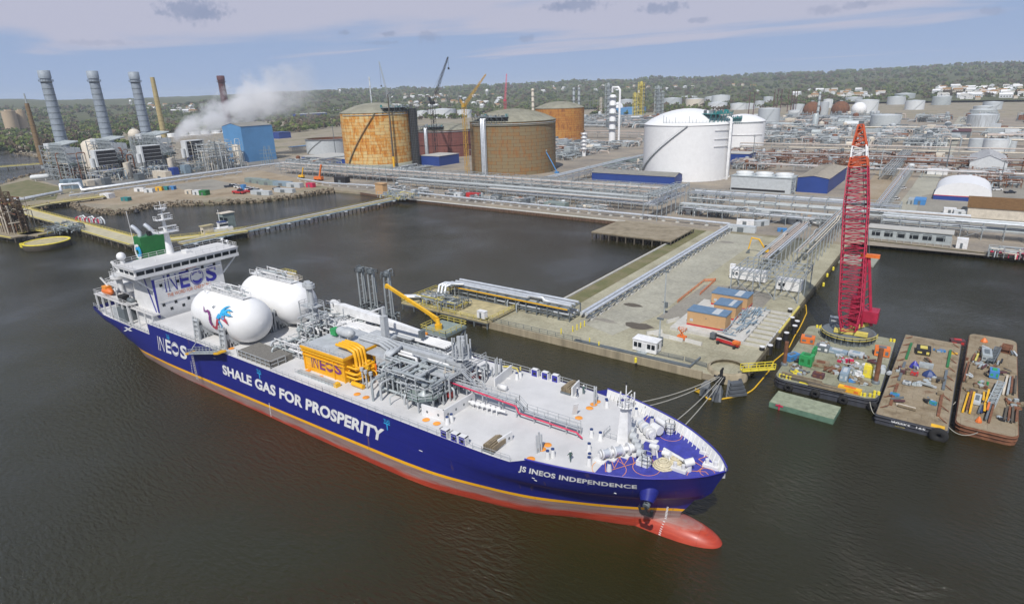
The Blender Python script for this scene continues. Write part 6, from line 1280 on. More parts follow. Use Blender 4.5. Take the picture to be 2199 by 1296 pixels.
G1 = [('pale pipework and small vessels in front of the far woods', 'process units by the far woods', [(-560+62*(i % 16), -520+62*(i % 16), 1000+70*(i//16), 1036+70*(i//16), 9) for i in range(32)]),
      ('tangle of grey pipes and small vessels beneath the long pipe racks', 'equipment under the long racks', [(-260+26*i, -240+26*i, 246, 258, 4.5) for i in range(12)]+[(-120+24*i, -102+24*i, 205, 214, 3) for i in range(7)]+[(78+16*i, 90+16*i, 222, 233, 3.6) for i in range(5)]+[(-140+26*i, -120+26*i, 255, 268, 5) for i in range(9)]+[(-330+30*i, -306+30*i, 275, 300, 5) for i in range(6)]),
      ('grey process piping between the brown tank and the white column', 'process units right of the brown tank', [(-20+22*(i % 4), -2+22*(i % 4), 330+34*(i//4), 356+34*(i//4), 7) for i in range(16)]),
      ('pipe cluster between the maroon tank and the open topped tank', 'process units left of the maroon tank', [(-330+40*(i % 6), -298+40*(i % 6), 400+44*(i//6), 432+44*(i//6), 6) for i in range(24)]),
      ('refinery piping in the middle ground behind the white tanks', 'process units behind the white tanks', [(-120+44*(i % 7), -88+44*(i % 7), 600+55*(i//7), 636+55*(i//7), 8) for i in range(28)]),
      ('rusty pipe and valve cluster beside the plant road', 'process units by the plant road', [(10+36*(i % 8), 38+36*(i % 8), 370+27*(i//8), 392+27*(i//8), 4.5) for i in range(48) if i not in (2, 3, 4, 10, 11, 12)]),
      ('low pipes and valves across the far right tank field', 'process units of the far tank field', [(40+55*(i % 6), 80+55*(i % 6), 690+60*(i//6), 730+60*(i//6), 6) for i in range(18)]+[(-330+70*(i % 6), -270+70*(i % 6), 830+75*(i//6), 880+75*(i//6), 9) for i in range(18)])]
for lab, grp, bx in G1:
    for i, (x0, x1, y0, y1, h) in enumerate(bx):
        dx, dy = q.uniform(-4, 4), q.uniform(-4, 4)
        if any((V(((x0+x1)/2+dx, (y0+y1)/2+dy))-V(f[0][:2])).length < f[1]+(x1-x0)*.6 for f in (f1, f2, f3, f4, fA, fB)): continue
        unit(lab, x0+dx, x1+dx, y0+dy, y1+dy, h*q.uniform(.7, 1.2), 52, i*7+len(lab), grp, ('steel', 'galv', 'pipe', 'pipe2', 'dsteel') if 'rusty' not in lab else ('rust', 'pipe2', 'pipe', 'steel'))
# utility poles
def pole(label, x, yb, yt, key='brick', arms=1, r=.22, group=None):
    b = P(x, yb); h = ztop(b, yt)-GZ; m = MB().use(key).cyl((b.x, b.y, GZ), (b.x, b.y, GZ+h), r*1.2, r*.8, 6)
    for i in range(arms): m.beam((b.x-1.3, b.y, GZ+h*(.95-.08*i)), (b.x+1.3, b.y, GZ+h*(.95-.08*i)), .2)
    single('utility_pole', label, 'pole', m, group)
for i, x in enumerate((1607, 1617, 1660, 1667, 1675, 1690, 1697, 1703, 1708)): pole('tall dark red brown pole of the cluster above the white tanks', x, 246-3*(i > 1)*2, 197 if i < 2 else 192, 'brick', 0, .8, 'brown poles above the white tanks')
for i in range(9): pole('thin dark pole of the row behind the orange tank dome', 1258+5*i, 236, 196, 'dsteel', 0, .5, 'pole row behind the orange tank')
for lab, x, yb, yt, r in (('dark pole in front of the turbine hall scaffold', 471, 367, 302, .35), ('dark pole before the open topped tank', 721, 332, 268, .35), ('dark pole in front of the smaller white tank', 1615, 355, 290, .3), ('black pole left of the red crane boom', 1757, 352, 318, .25), ('dark leaning pole left of the pointed tent', 2030, 370, 300, .3), ('thin pole behind the dome shaped shelter', 2120, 368, 340, .25), ('thin pole right of the dome shaped shelter', 2148, 392, 345, .22), ('pale lamp pole by the dirt track beside the red crane', 1888, 378, 320, .3), ('tall mast far right near the suburb', 1808, 195, 166, .8)): pole(lab, x, yb, yt, 'dsteel' if 'pale' not in lab else 'galv', 1, r)
# ================================================================ PIER, JETTY, TRESTLES
def deck_on_piles(name, label, x0, x1, y0, y1, z, th, key, pk='greenwood', step=4., r=.22, cat='pier', edge=None):
    t = thing(name, label, cat, ((x0+x1)/2, (y0+y1)/2, 0)); w, d = (x1-x0)/2, (y1-y0)/2
    MB().use(key).box((-w, -d, z-th), (w, d, z)).build('deck', t); m = MB().use(pk); nx, ny = max(1, round(2*w/step)), max(1, round(2*d/step))
    for i in range(nx+1):
        for j in range(ny+1): m.cyl((-w+.3+(2*w-.6)*i/nx, -d+.3+(2*d-.6)*j/ny, -2), (-w+.3+(2*w-.6)*i/nx, -d+.3+(2*d-.6)*j/ny, z-th), r, n=6)
    for j in range(ny+1): m.beam((-w, -d+.3+(2*d-.6)*j/ny, z-th-.2), (w, -d+.3+(2*d-.6)*j/ny, z-th-.2), .35)
    m.build('piles', t)
    if edge: m = MB().use(edge); m.rail([(-w+.1, -d+.1, z), (w-.1, -d+.1, z), (w-.1, d-.1, z), (-w+.1, d-.1, z), (-w+.1, -d+.1, z)], 1.1, .11, 2.4); m.build('railing', t)
    return t
groundmat('oldplank', [(.3, (.17, .14, .09)), (.5, (.30, .25, .17)), (.7, (.36, .31, .23))], .25, joint=3.5)
a, b, c = P(1270, 497, 3.4), P(1432, 522, 3.4), P(1490, 490, 3.4)
deck_on_piles('wooden_wharf', 'old plank wharf on dark piles in the inner corner of the basin', a.x, b.x, a.y, c.y, 3.4, .5, 'oldplank', 'dirtdk', 4., .3)
mat('conwalk', (.44, .40, .27), .85, 0, .2, .4)
jp = deck_on_piles('loading_jetty', 'concrete loading jetty with yellow rails behind the ship', 57, 90, 48.5, 64, 2.3, .5, 'conyellow', 'dsteel', 5, edge='paleyel')
deck_on_piles('mooring_dolphin', 'concrete mooring dolphin with yellow rails behind the cargo tanks', P(584, 596, 3).x-3, P(584, 596, 3).x+4, 42, 50, 3.0, .8, 'conyellow', 'dirtdk', 3, edge='paleyel')
a, b = P(595, 588, 4), P(640, 600, 4); t = thing('access_walkway', 'cream steel walkway bending from the dolphin behind the cargo tanks', 'walkway', (a.x, a.y, 4)); m = MB().use('cream'); c = V((b.x-a.x, 0, 0)); m.box((0, -.8, -.2), (c.x, .8, 0)); m.rail([(0, -.8, 0), (c.x, -.8, 0)]); m.rail([(0, .8, 0), (c.x, .8, 0)]); m.box((c.x-.8, -12, -.2), (c.x+.8, .8, 0)); m.rail([(c.x+.8, .8, 0), (c.x+.8, -12, 0)]); m.rail([(c.x-.8, -.8, 0), (c.x-.8, -12, 0)]); m.build('walkway_deck', t); m = MB().use('dirtdk')
for x, y in ((c.x*.5, 0), (c.x, -4), (c.x, -11), (c.x, 0)): m.cyl((x, y, -6), (x, y, -.2), .3)
m.build('piles', t)
# loading arms
def arm(label, x, yb, yt, double=True):
    b = P(x, yb, 3); h = ztop(b, yt)-3; t = thing('marine_loader', label, 'loading arm', b, 0, 'loading arms'); m = MB().use('steel')
    for s in ((-.9, .9) if double else (-.7, .7)):
        m.pipe([(s, 0, .5), (s, 0, h-1.2), (s+.2, .2, h-.4), (s*.2, .6, h), (s*.2, 1.2, h-.8), (s*.4, 1.4, h*.45)], .3, 8)
    m.beam((-1.3, .5, 0), (-1.1, .3, h), .3); m.beam((1.3, .5, 0), (1.1, .3, h), .3)
    for i in range(int(h/2)): m.beam((-1.2, .4, 1+2*i), (1.2, .4, 2+2*i), .12)
    m.build('arm_pipes', t); m = MB().use('dsteel'); m.lathe((0, .4, h), [(.01, -.7), (.9, -.6), (.9, .6), (.01, .7)], 12, axis='x'); m.rail([(-1.5, -.4, h-.6), (1.5, -.4, h-.6), (1.5, 1.6, h-.6), (-1.5, 1.6, h-.6), (-1.5, -.4, h-.6)], 1.2, .1, 1.5); clutter(m, -1.2, 1.2, -.6, 1.6, h-.8, 2, 14, x, (.06, .14), ('dsteel', 'steel'), False); m.build('swivel_head', t)
    m = MB(); clutter(m, -2, 2, -1, 2, 0, 2.6, 26, x+1, (.08, .2), ('dsteel', 'steel', 'black')); m.build('base_frame', t)
arm('leftmost grey marine loading arm behind the ship', 781, 664, 580); arm('middle grey marine loading arm, just right of the leftmost', 803, 668, 584); arm('rightmost grey marine loading arm by the tip of the yellow crane', 838, 690, 590)
# raised crane platform and yellow crane
cs = [P(x, y, 9) for x, y in ((910, 699), (961, 724), (998, 706), (949, 684))]; x0, x1, y0, y1 = min(c.x for c in cs)+1, max(c.x for c in cs)-1, min(c.y for c in cs)+.5, max(c.y for c in cs)-.5
t = thing('crane_platform', 'raised steel platform on four legs carrying the yellow jetty crane', 'platform', ((x0+x1)/2, (y0+y1)/2, 0)); w, d = (x1-x0)/2, (y1-y0)/2
MB().use('platgrn').box((-w, -d, 8.4), (w, d, 9)).build('deck', t); MB().use('paleyel').rail([(-w, -d, 9), (w, -d, 9), (w, d, 9), (-w, d, 9), (-w, -d, 9)], 1.2, .1, 2).build('railing', t); m = MB().use('steel'); m.box((-w, -d-.1, 8.2), (w, -d, 8.6))
for sx in (-1, 1):
    for sy in (-1, 1): m.beam((sx*(w-.4), sy*(d-.4), -2), (sx*(w-.4), sy*(d-.4), 8.4), .45)
    m.beam((sx*(w-.4), -d+.4, 1), (0, -d+.4, 8.2), .3); m.beam((sx*(w-.4), -d+.4, 3), (sx*(w-.4), d-.4, 8.2), .3)
m.build('legs', t)
b = P(942, 706, 9); t = thing('jetty_crane', 'yellow knuckle boom crane reaching up from the raised jetty platform', 'crane', b); kn = PY(939, 684, b.y)-b; kn.z = max(2.5, kn.z); tp = PY(832, 614, b.y+3)-b
m = MB().use('boom').cyl((0, 0, 0), (0, 0, 1.2), .9, n=12); m.cyl((0, 0, 1.2), kn, .6, .5, 10); m.build('pedestal', t); m = MB().use('boom').beam(kn, tp, .62, .75); m.beam(tp-V((.4, 0, .5)), tp+V((0, 0, .4)), .8); m.build('boom', t); MB().use('boom').beam((0, -.3, 1.6), kn.lerp(tp, .22), .28).build('ram', t)
# pipe trestle over the jetty to the pier
tr = rack('pipe trestle with silver lines on top leading from the jetty to the pier', 'x', 65, 108, 62, 68, [1.2, 3.8], 31, step=3.6, n=3, keys=('silver',), r=(.4, .5), fk='dsteel'); m = MB().use('boom').box((-21, -3.3, 3.4), (21, -3.15, 3.75)); m.use('galv').box((-21, -3.1, 3.5), (21, -1.4, 3.6)); m.build('edge_beam', tr)
m = MB()
clutter(m, -21, 20, -2.6, 2.6, 0, 3, 60, 33, (.08, .2), ('dsteel', 'steel', 'black')); m.build('pipework', tr)
line('pipeline', 'group of silver lines stepping down from the trestle to the loading arms', [(68, 62, 6.4), (65, 60, 6.6), (64.4, 58, 6.2), (64, 57.6, 3.6), (63, 55, 3.6), (55, 50, 3.6)], .36, 'silver', 30, n=3, off=(1.3, 0))
single('equipment_skid', 'tangle of valves and pipes on the jetty beside the yellow crane', 'equipment', clutter(MB(), 62, 78, 49, 56, 2.9, 2.4, 110, 34, (.07, .18), ('steel', 'galv', 'dsteel', 'paleyel')))
def cabinet(name, label, x, yb, w, d, h, key, z=GZ, cat='cabin', rz=0., rib=True):
    b = P(x, yb, z); t = thing(name, label, cat, b, rz); m = MB().use(key).box((-w/2, -d/2, 0), (w/2, d/2, h)); m.box((-w/2-.06, -d/2-.06, h), (w/2+.06, d/2+.06, h+.1))
    if rib:
        for i in range(int(w/.45)): m.box((-w/2+.45*i, -d/2-.05, .1), (-w/2+.45*i+.14, -d/2, h-.1))
        for i in range(int(d/.45)): m.box((w/2, -d/2+.45*i, .1), (w/2+.05, -d/2+.45*i+.14, h-.1))
    m.build('shell', t); MB().use('dsteel').box((-w*.15, -d/2-.09, .1), (w*.08, -d/2-.06, min(2.1, h*.85))).build('door', t); return t
cabinet('white_tote', 'pair of white plastic storage totes on the jetty below the trestle', 1036, 682, 2.6, 1.4, 2.0, 'white', 2.9, 'container')
# front railings, bollards
m = MB().use('dsteel'); z = GZ+.5
m.rail([(gx(91), PYF+.3, z), (gx(120), PYF+.3, z)], 1.1, .09, 2.4); pass
single('quay_railing', 'grey steel railing along the front quay wall left of the mesh fences', 'railing', m)
m = MB().use('dsteel')
for y in (PYF+.6, PYF+1.3): m.beam((gx(118), y, GZ+.45), (gx(147), y, GZ+.45), .35)
m.beam((gx(147), PYF+.6, GZ+.45), (gx(147.3), gy(53.5), GZ+.45), .35); single('dark_pipe_run', 'pair of dark low pipes along the front quay edge turning inland at its right end', 'pipeline', m)
def mesh_fence(label, a, b):
    a, b = P(*a), P(*b); m = MB().use('dsteel'); n = 26
    for i in range(n+1): p = a.lerp(b, i/n); m.beam(p, p+V((0, 0, 1.1)), .05 if i % 13 else .12)
    for k in range(6): m.beam(a+V((0, 0, .1+.2*k)), b+V((0, 0, .1+.2*k)), .05)
    single('mesh_fence', label, 'fence', m)
mesh_fence('black mesh fence panel beside the white cabin on the pier', (1405, 760), (1467, 774)); mesh_fence('black mesh fence panel near the mooring hook', (1472, 775), (1517, 789))
def bollard(label, x, y, key='paleyel', h=1.5, r=.16, group='yellow pier bollards'):
    b = P(x, y); single('bollard', label, 'bollard', MB().use(key).cyl(b, b+V((0, 0, h)), r, n=8).sphere(b+V((0, 0, h)), r, 8, 4), group)
mat('brightyel', (.75, .62, .05), .5)
for x, y, lab in ((1266, 738, 'yellow guard post left of the two standing alone on the open pier'), (1286, 746, 'yellow guard post right of the two standing alone on the open pier'), (1205, 717, 'yellow guard post by the corner of the dark trestle end'), (1230, 712, 'yellow guard post, nearest pair right of the trestle end'), (1239, 708, 'yellow guard post second right of the trestle end'), (1247, 704, 'yellow guard post third right of the trestle end'), (1255, 700, 'yellow guard post farthest right of the trestle end')): bollard(lab, x, y, 'brightyel')
for x, y, lab in ((1365, 777, 'stout yellow cleat on the front quay edge'), (1768, 614, 'yellow cleat on the right pier edge near the steel frame'), (1776, 594, 'yellow cleat on the right pier edge farther along'), (1789, 580, 'yellow cleat at the far right pier edge')): bollard(lab, x, y, 'brightyel', .9, .35, 'yellow quay cleats')
# mooring hook and fenders at the pier head
t = thing('mooring_hook', 'black quick release mooring hook on the rounded pier end', 'mooring hook', P(1548, 815)); m = MB().use('black').cbox((0, 0, 0), (1.6, 1.2, .8)); m.cyl((0, 0, .8), (0, 0, 2.2), .35); m.cyl((0, 0, 2.2), (.3, 0, 2.9), .3, .2)
for i in range(4): a = R(200+40*i); m.beam((0, 0, .6), (1.5*cos(a), 1.5*sin(a), .9), .32)
m.build('hook_body', t)
for lab, x, y, rz in (('grey rubber fender hanging on the pier end, left of two', 1516, 836, -.1), ('grey rubber fender hanging on the pier end, right of two', 1541, 846, .15), ('black stacked rubber fender around the right side of the pier end', 1582, 838, .8)):
    b = P(x, y, 1.2); t = thing('rubber_fender', lab, 'fender', (b.x, b.y, 0), rz); m = MB().use(mat('rubber', (.09, .10, .11), .6)); big = 'stacked' in lab
    if big:
        for k in range(4): m.cbox((0, .2*k, .1+.75*k), (4.2-.5*k, 1.3, .55), 0)
        for s in (-1, 1): m.beam((s*2.2, -.2, -.6), (s*1.2, 1.2, 3.2), .5)
    else: m.add([(-.9, -1.2, -.3), (.9, -1.2, -.3), (1.1, -.2, 2.2), (.5, .8, 3.0), (-.5, .8, 3.0), (-1.1, -.2, 2.2), (0, 1.6, -.3), (0, 1.6, 2.6)], [(0, 1, 2, 3, 4, 5), (0, 5, 7, 6), (1, 6, 7, 2), (2, 7, 3), (5, 4, 7), (3, 7, 4)]); m.box((-.4, -1.3, -.6), (.4, -.6, 1.9))
    m.build('rubber_block', t)
# cabin, sheds, slab
b = P(1383, 757); t = thing('white_cabin', 'small white office cabin with dark windows and steps on the pier', 'cabin', b); m = MB().use('white').box((-3, 0, .25), (3, 3.2, 3.0)); m.box((-3.15, -.15, 3.0), (3.15, 3.35, 3.15)); m.build('wall', t)
for x in (-2.7, -1.6, .7, 1.8): MB().use('glass').box((x, -.04, 1.2), (x+.85, .0, 2.4)).build('window', t)
MB().use('glass').box((3.0, .8, 1.2), (3.04, 1.6, 2.4)).build('window', t); MB().use('shipwhite').box((-.6, -.05, .3), (.3, 0, 2.5)).build('door', t); m = MB().use('galv').box((-1.4, -1.3, .1), (.8, -.05, .35)); m.rail([(-1.4, -1.2, .3), (.8, -1.2, .3)], 1., .06, 1); m.build('step', t); MB().use('dsteel').box((-2.9, .2, 0), (2.9, 3, .25)).build('skid', t)
gs = [('foreground tan shed with blue roof and red base, nearest of three', (1556, 711.6), (1475.7, 695), (1569, 699), 664), ('middle tan shed with blue roof and red base', (1578, 688), (1533, 678), (1592, 674), 644), ('rear tan shed with blue roof, farthest of three', (1603, 665.7), (1525.4, 654), (1612, 652.5), 624)]
for lab, c, l, r_, yt in gs:
    C_, L_, R_ = P(*c, GZ+.8), P(*l, GZ+.8), P(*r_, GZ+.8); x0, x1, y0, y1 = L_.x, C_.x, C_.y, R_.y; h = ztop(C_, yt+17)-GZ-.8; h = 4.4 if not 2.5 < h < 6 else h
    t = bldw('tan_shed', lab, x0, x1, y0, y1, h, 'tan', 'roofblue', None, 'shed', .12, z=GZ+.8); w, d = (x1-x0)/2, (y1-y0)/2
    MB().use('red').box((-w-.05, -d-.05, 0), (w+.05, d+.05, .45)).build('red_base', t); MB().use('tankgrey').box((w*.25, -d*.9, h+.25), (w*.6, d*.9, h+.28)).build('roof_hatch', t); MB().use('tankgrey').box((-w*.85, -d-.04, 1.2), (-w*.68, -d, 1.9)).build('vent', t); m = MB().use('dsteel').box((-.12, -d-.04, 2.4), (.12, -d, 2.7)); m.build('lamp', t)
a, b = P(1440, 706), P(1640, 752); sl = thing('concrete_slab', 'new pale concrete deck slab carrying the three tan sheds', 'slab', ((a.x+b.x)/2, a.y+20, GZ)); ex0, ex1 = a.x, gx(158.2); w = (ex1-ex0)/2; sl.location.x = (ex0+ex1)/2; ya, yb_ = P(1560, 732).y, P(1560, 655).y; sl.location.y = (ya+yb_)/2; d = (yb_-ya)/2
MB().use('lconc').box((-w, -d, -1.2), (w*.55, d, .8)).build('slab_deck', sl); m = MB().use('lconc')
for i in range(9): y = -d+2*d*i/8; m.box((w*.55, y-.15, -1.2), (w, y+.15, .7))
m.box((w-.3, -d, -1.2), (w, d, .7)); m.box((w*.55, -d, -1.2), (w, d, -.6)); m.build('slab_ribs', sl)
m = MB().use(mat('bluesteel', (.24, .32, .38), .5)); q = random.Random(6); o = sl.location
for i in range(34):
    y = -d+2+q.uniform(0, 2*d-4); x = q.uniform(w*.02, w*.5); l = q.uniform(2, 6); z = 1+q.uniform(0, .9); m.beam((o.x+x, o.y+y, GZ+z), (o.x+x+q.uniform(-.5, .5), o.y+min(d-.5, y+l), GZ+z), .22)
    if i % 2: m.beam((o.x+x-1.4, o.y+y, GZ+z), (o.x+x+1.4, o.y+y+.3, GZ+z), .16)
single('steel_stack', 'pile of blue grey steel frames lying on the slab beside the sheds', 'steel', m)
for i, (x, y) in enumerate(((1701, 682), (1707, 700), (1689, 715), (1673, 728), (1654, 742), (1637, 745), (1697, 664), (1712, 690))):
    b = P(x, y, 2.2); m = MB().use('black').cyl((b.x, b.y, -2), (b.x, b.y, 2.3), .6, n=12); m.use('white').cyl((b.x, b.y, 2.3), (b.x, b.y, 2.45), .62, n=12); single('pile', 'black pipe pile with white cap standing in the water beside the slab', 'pile', m, 'capped piles beside the slab')
# lamp masts on the pier
for lab, x, yb, yt, r in (('tall grey lighting mast in the middle of the pier road', 1426, 674, 583, .22), ('grey lighting post behind the white cabin', 1415, 745, 684, .28)):
    b = P(x, yb); h = ztop(b, yt)-GZ; t = thing('lighting_mast', lab, 'lamp post', b); MB().use('galv').cyl((0, 0, 0), (0, 0, h), r, r*.7, 8).build('post', t); m = MB().use('dsteel')
    m.cbox((0, 0, h-.2), (1.6, .4, .4)); m.cbox((.5, 0, h*.16), (.8, .5, 1.6)); m.build('lamp_head', t)
# steel frame with white trailers, fences, machines
a = P(1640, 655); fr = thing('steel_canopy_frame', 'open grey steel frame over white trailers at the right pier edge', 'steel frame', (gx(148), gy(112), GZ)); m = MB().use('steel'); w, d, h = 9.6, 8.5, 7.5
for i in range(4):
    for j in range(3): m.beam((-w+2*w*i/3, -d+d*j, 0), (-w+2*w*i/3, -d+d*j, h), .28)
for z in (h, h-1.2):
    for i in range(9): m.beam((-w+2*w*i/8, -d, z), (-w+2*w*i/8, d, z), .18)
    for j in range(5): m.beam((-w, -d+2*d*j/4, z), (w, -d+2*d*j/4, z), .2)
for i in range(3): m.beam((-w+2*w*i/3, -d, .3), (-w+2*w*(i+1)/3, -d, h-1.2), .14); m.beam((-w+2*w*(i+1)/3, -d, .3), (-w+2*w*i/3, -d, h-1.2), .14)
m.build('frame', fr)
for lab, x0, x1, y0, y1 in (('white box trailer at the left under the steel frame', 134, 145, 118, 121), ('white office unit under the steel frame near the pier edge', 149, 156, 113.5, 117)):
    t = bldw('site_trailer', lab, gx(x0), gx(x1), gy(y0), gy(y1), 3, 'white', 'white', None, 'trailer', .05, win=((.8, 1.2, .7, 1.), (1.9, 1.2, .7, 1.)), z=GZ+.4); MB().use('dsteel').box((-3, -1.2, -.4), (3, 1.2, 0)).build('skid', t)
cabinet('white_toilet_cabin', 'lone white portable toilet on the pier by the excavator', 1573, 583, 1.6, 1.5, 2.6, 'white')
# excavator
b = P(1648, 545); t = thing('excavator', 'yellow excavator with raised arm on the pier under the pipe rack', 'excavator', b, .35); m = MB().use('black')
for s in (-1, 1): m.cbox((0, s*1.1, 0), (4, .6, .9)); 
m.build('track', t); m = MB().use('boom').cbox((.3, 0, 1.0), (3.4, 2.4, 1.3)); m.build('body', t); MB().use('glass').cbox((-.8, -.7, 2.3), (1.2, .9, 1.1)).build('cab', t); m = MB().use('boom').pipe([(-1, .2, 1.8), (-3.4, .2, 5.4), (-6, .2, 5.9)], .32, 6); m.build('boom', t); m = MB().use('boom').beam((-6, .2, 6.1), (-6.8, .2, 1.6), .4); m.build('arm', t); MB().use('dsteel').add([(-7.6, -.4, .1), (-6.2, -.4, .1), (-6.4, -.4, 1.6), (-7.6, .8, .1), (-6.2, .8, .1), (-6.4, .8, 1.6)], [(0, 1, 2), (3, 5, 4), (0, 3, 4, 1), (1, 4, 5, 2), (0, 2, 5, 3)]).build('bucket', t)
# boom lifts and machines lying near the slab
b = P(1562, 742); t = thing('boom_lift', 'red and black boom lift folded low in front of the slab', 'boom lift', b, -.25); m = MB().use('red').beam((-3, 0, .9), (3, 0, .9), .7, .5); m.build('chassis', t); m = MB().use('black').beam((-3.6, .5, 1.7), (2.2, .5, 1.5), .5); m.build('boom', t); MB().use('dsteel').cbox((-4.4, .6, .8), (1.2, 1.2, 1.2)).build('basket', t); m = MB().use('tyre')
for x in (-2.2, 2.2):
    for y in (-.7, .7): m.lathe((0, y, .45), [(.01, x-.2), (.45, x-.2), (.45, x+.2), (.01, x+.2)], 12, axis='x')
m.build('wheel', t); MB().use('orange').cbox((2.2, .2, .9), (1.6, 1.1, .9)).build('engine_cover', t)
b = P(1464, 729); t = thing('scissor_lift', 'small orange lift machine by the concrete barriers', 'lift', b); MB().use('orange').cbox((0, 0, .3), (2.2, 1.2, .8)).build('chassis', t); m = MB().use('orange').beam((-.8, 0, 1), (.6, 0, 2.6), .25); m.beam((.6, 0, 1), (-.8, 0, 2.6), .25); m.build('scissor_arms', t); MB().use('orange').rail([(-1, -.5, 2.4), (1, -.5, 2.4), (1, .5, 2.4), (-1, .5, 2.4), (-1, -.5, 2.4)], .8, .08, 1).build('basket', t)
for i, (x, y, rz) in enumerate(((1420, 722, -.15), (1449, 729, -.1), (1489, 737, -.12), (1405, 716, .9), (1445, 690, 1.15))):
    b = P(x, y); t = single('concrete_barrier', ('jersey barrier of pale concrete behind the white cabin', 'second pale concrete barrier right of the cabin', 'third pale concrete barrier in front of the slab', 'slanted concrete barrier left of the cabin lamp post', 'long concrete kerb block running beside the dirt patch')[i], 'barrier', MB().use('lconc').add([(-2.2, -.4, 0), (2.2, -.4, 0), (2.2, .4, 0), (-2.2, .4, 0), (-2.2, -.12, .9), (2.2, -.12, .9), (2.2, .12, .9), (-2.2, .12, .9)], [(0, 1, 5, 4), (1, 2, 6, 5), (2, 3, 7, 6), (3, 0, 4, 7), (4, 5, 6, 7)]).xf(Matrix.Translation(b) @ Matrix.Rotation(rz, 4, 'Z')))
m = MB().use('orange')
for a, b in (((1455, 650), (1512, 605)), ((1512, 605), (1537, 603)), ((1537, 603), (1503, 634))):
    a, b = P(*a), P(*b)
    for i in range(9): p = a.lerp(b, i/8); m.beam(p, p+V((0, 0, 1)), .08)
    for k in range(4): m.beam(a+V((0, 0, .3+.22*k)), b+V((0, 0, .3+.22*k)), .07)
single('safety_fence', 'orange plastic safety fence around a bare patch of the pier', 'fence', m)
# yellow gangway to the crane barge
a, b = P(1592, 795, 3), P(1662, 790, 3); t = thing('gangway', 'yellow footbridge from the pier to the crane barge', 'gangway', a, math.atan2(b.y-a.y, b.x-a.x)); L_ = (b-a).length; m = MB().use('brightyel').box((0, -.6, -.1), (L_, .6, .1)); m.build('walkway', t); m = MB().use('brightyel'); m.rail([(0, -.6, .1), (L_, -.6, .1)], 1.2, .12, 1.8); m.rail([(0, .6, .1), (L_, .6, .1)], 1.2, .12, 1.8); m.build('railing', t)
# floating boom
def fboom(label, pts): m = MB().use(mat('boomyel', (.70, .42, .02), .6)).pipe([P(x, y, .08) for x, y in pts], .16, 6); single('floating_boom', label, 'containment boom', m)
fboom('yellow floating boom curving around the pier end', ((1493, 834), (1509, 841), (1493, 840), (1512, 848), (1520, 856), (1545, 857), (1578, 851), (1592, 848))); fboom('short yellow floating boom segments from the pier end toward the barge', ((1604, 844), (1614, 838), (1620, 833), (1640, 810), (1652, 795), (1662, 775), (1690, 752))); fboom('thin yellow boom line beside the slab piles', ((1695, 745), (1706, 722), (1716, 706), (1724, 690), (1732, 672), (1731, 655), (1716, 657), (1710, 664)))
# left trestle across the basin mouth
trx = -83.7; t = thing('basin_trestle', 'long narrow pipe trestle closing the left side of the basin', 'trestle', (trx, 120, 0)); m = MB().use('conyellow').box((-2.2, -66, 2.6), (2.2, 66, 3.0)); m.build('deck', t); m = MB().use('dirtdk')
for i in range(23):
    for x in (-1.8, 1.8): m.cyl((x, -64+5.8*i, -2), (x, -64+5.8*i, 2.6), .25, n=6)
    m.beam((-3, -64+5.8*i, 2.4), (3.2, -64+5.8*i, 2.4), .4)
m.build('piles', t); MB().use('bluesteel').box((2.2, -66, 2.2), (3.2, 64, 2.6)).build('pipe_tray', t)
for i in range(3): MB().use(('silver', 'pipe2', 'galv')[i]).cyl((-1.2+.7*i, -66, 3.35), (-1.2+.7*i, 66, 3.35), .2).build('pipe', t)
m = MB().use('paleyel'); m.rail([(-2.2, -66, 3), (-2.2, 66, 3)], 1., .07, 3); m.build('railing', t); m = MB().use('tankwhite')
for i in range(11): m.box((3.2, -62+12*i, 2.1), (4.6, -60.6+12*i, 2.3))
m.build('lamp_bracket', t)
single('pipe_manifold', 'cluster of valves and pipes where the trestle meets the basin wall', 'equipment', clutter(MB(), -95, -72, 180, 192, 3, 3.4, 120, 41, (.1, .24), ('galv', 'steel', 'cream', 'paleyel', 'bluesteel')))
t = bldw('tan_hoarding', 'orange tan boxed structure at the basin corner', P(812, 415).x, P(836, 415).x, 197, 201, 6.5, 'tan', 'tan', None, 'box')
# left jetty with dolphin and old tower
def walk(name, label, pts, w, z=3.2, key='conwalk', cat='jetty'):
    t = thing(name, label, cat, (pts[0].x, pts[0].y, 0)); o = pts[0]; m = MB(); k = MB().use('dirtdk'); e = MB().use('paleyel')
    for a, b in zip(pts, pts[1:]):
        a = V((a.x-o.x, a.y-o.y, 0)); b = V((b.x-o.x, b.y-o.y, 0)); d = (b-a).normalized(); s = V((-d.y, d.x, 0))*w/2; m.use(key); m.prism([(a-s)[:2], (b-s)[:2], (b+s)[:2], (a+s)[:2]], z-.6, z)
        e.beam(a-s+V((0, 0, z+.15)), b-s+V((0, 0, z+.15)), .4, .3); e.beam(a+s+V((0, 0, z+.15)), b+s+V((0, 0, z+.15)), .4, .3); e.rail([a+s+V((0, 0, z+.2)), b+s+V((0, 0, z+.2))], 1.1, .09, 4)
        n = max(1, int((b-a).length/7))
        for i in range(n+1):
            for r_ in (-.8, .8): p = a.lerp(b, i/n)+s*r_; k.cyl((p.x, p.y, -2), (p.x, p.y, z-.6), .4, n=6)
    m.build('deck', t); e.build('yellow_kerb', t); k.build('piles', t); return t
walk('concrete_jetty', 'yellow edged concrete jetty walkway crossing the water at the left', [P(-60, 428, 3), P(40, 450, 3), P(150, 480, 3), P(300, 522, 3)], 8); walk('concrete_jetty', 'yellow edged causeway from the left jetty to the power station shore', [P(60, 447, 3), P(110, 437, 3), P(225, 422, 3)], 5)
walk('timber_jetty', 'low dark jetty platform under the old brown tower at the left edge', [P(-40, 488, 2.4), P(60, 505, 2.4), P(150, 486, 2.4)], 14, 2.6, 'oldplank')
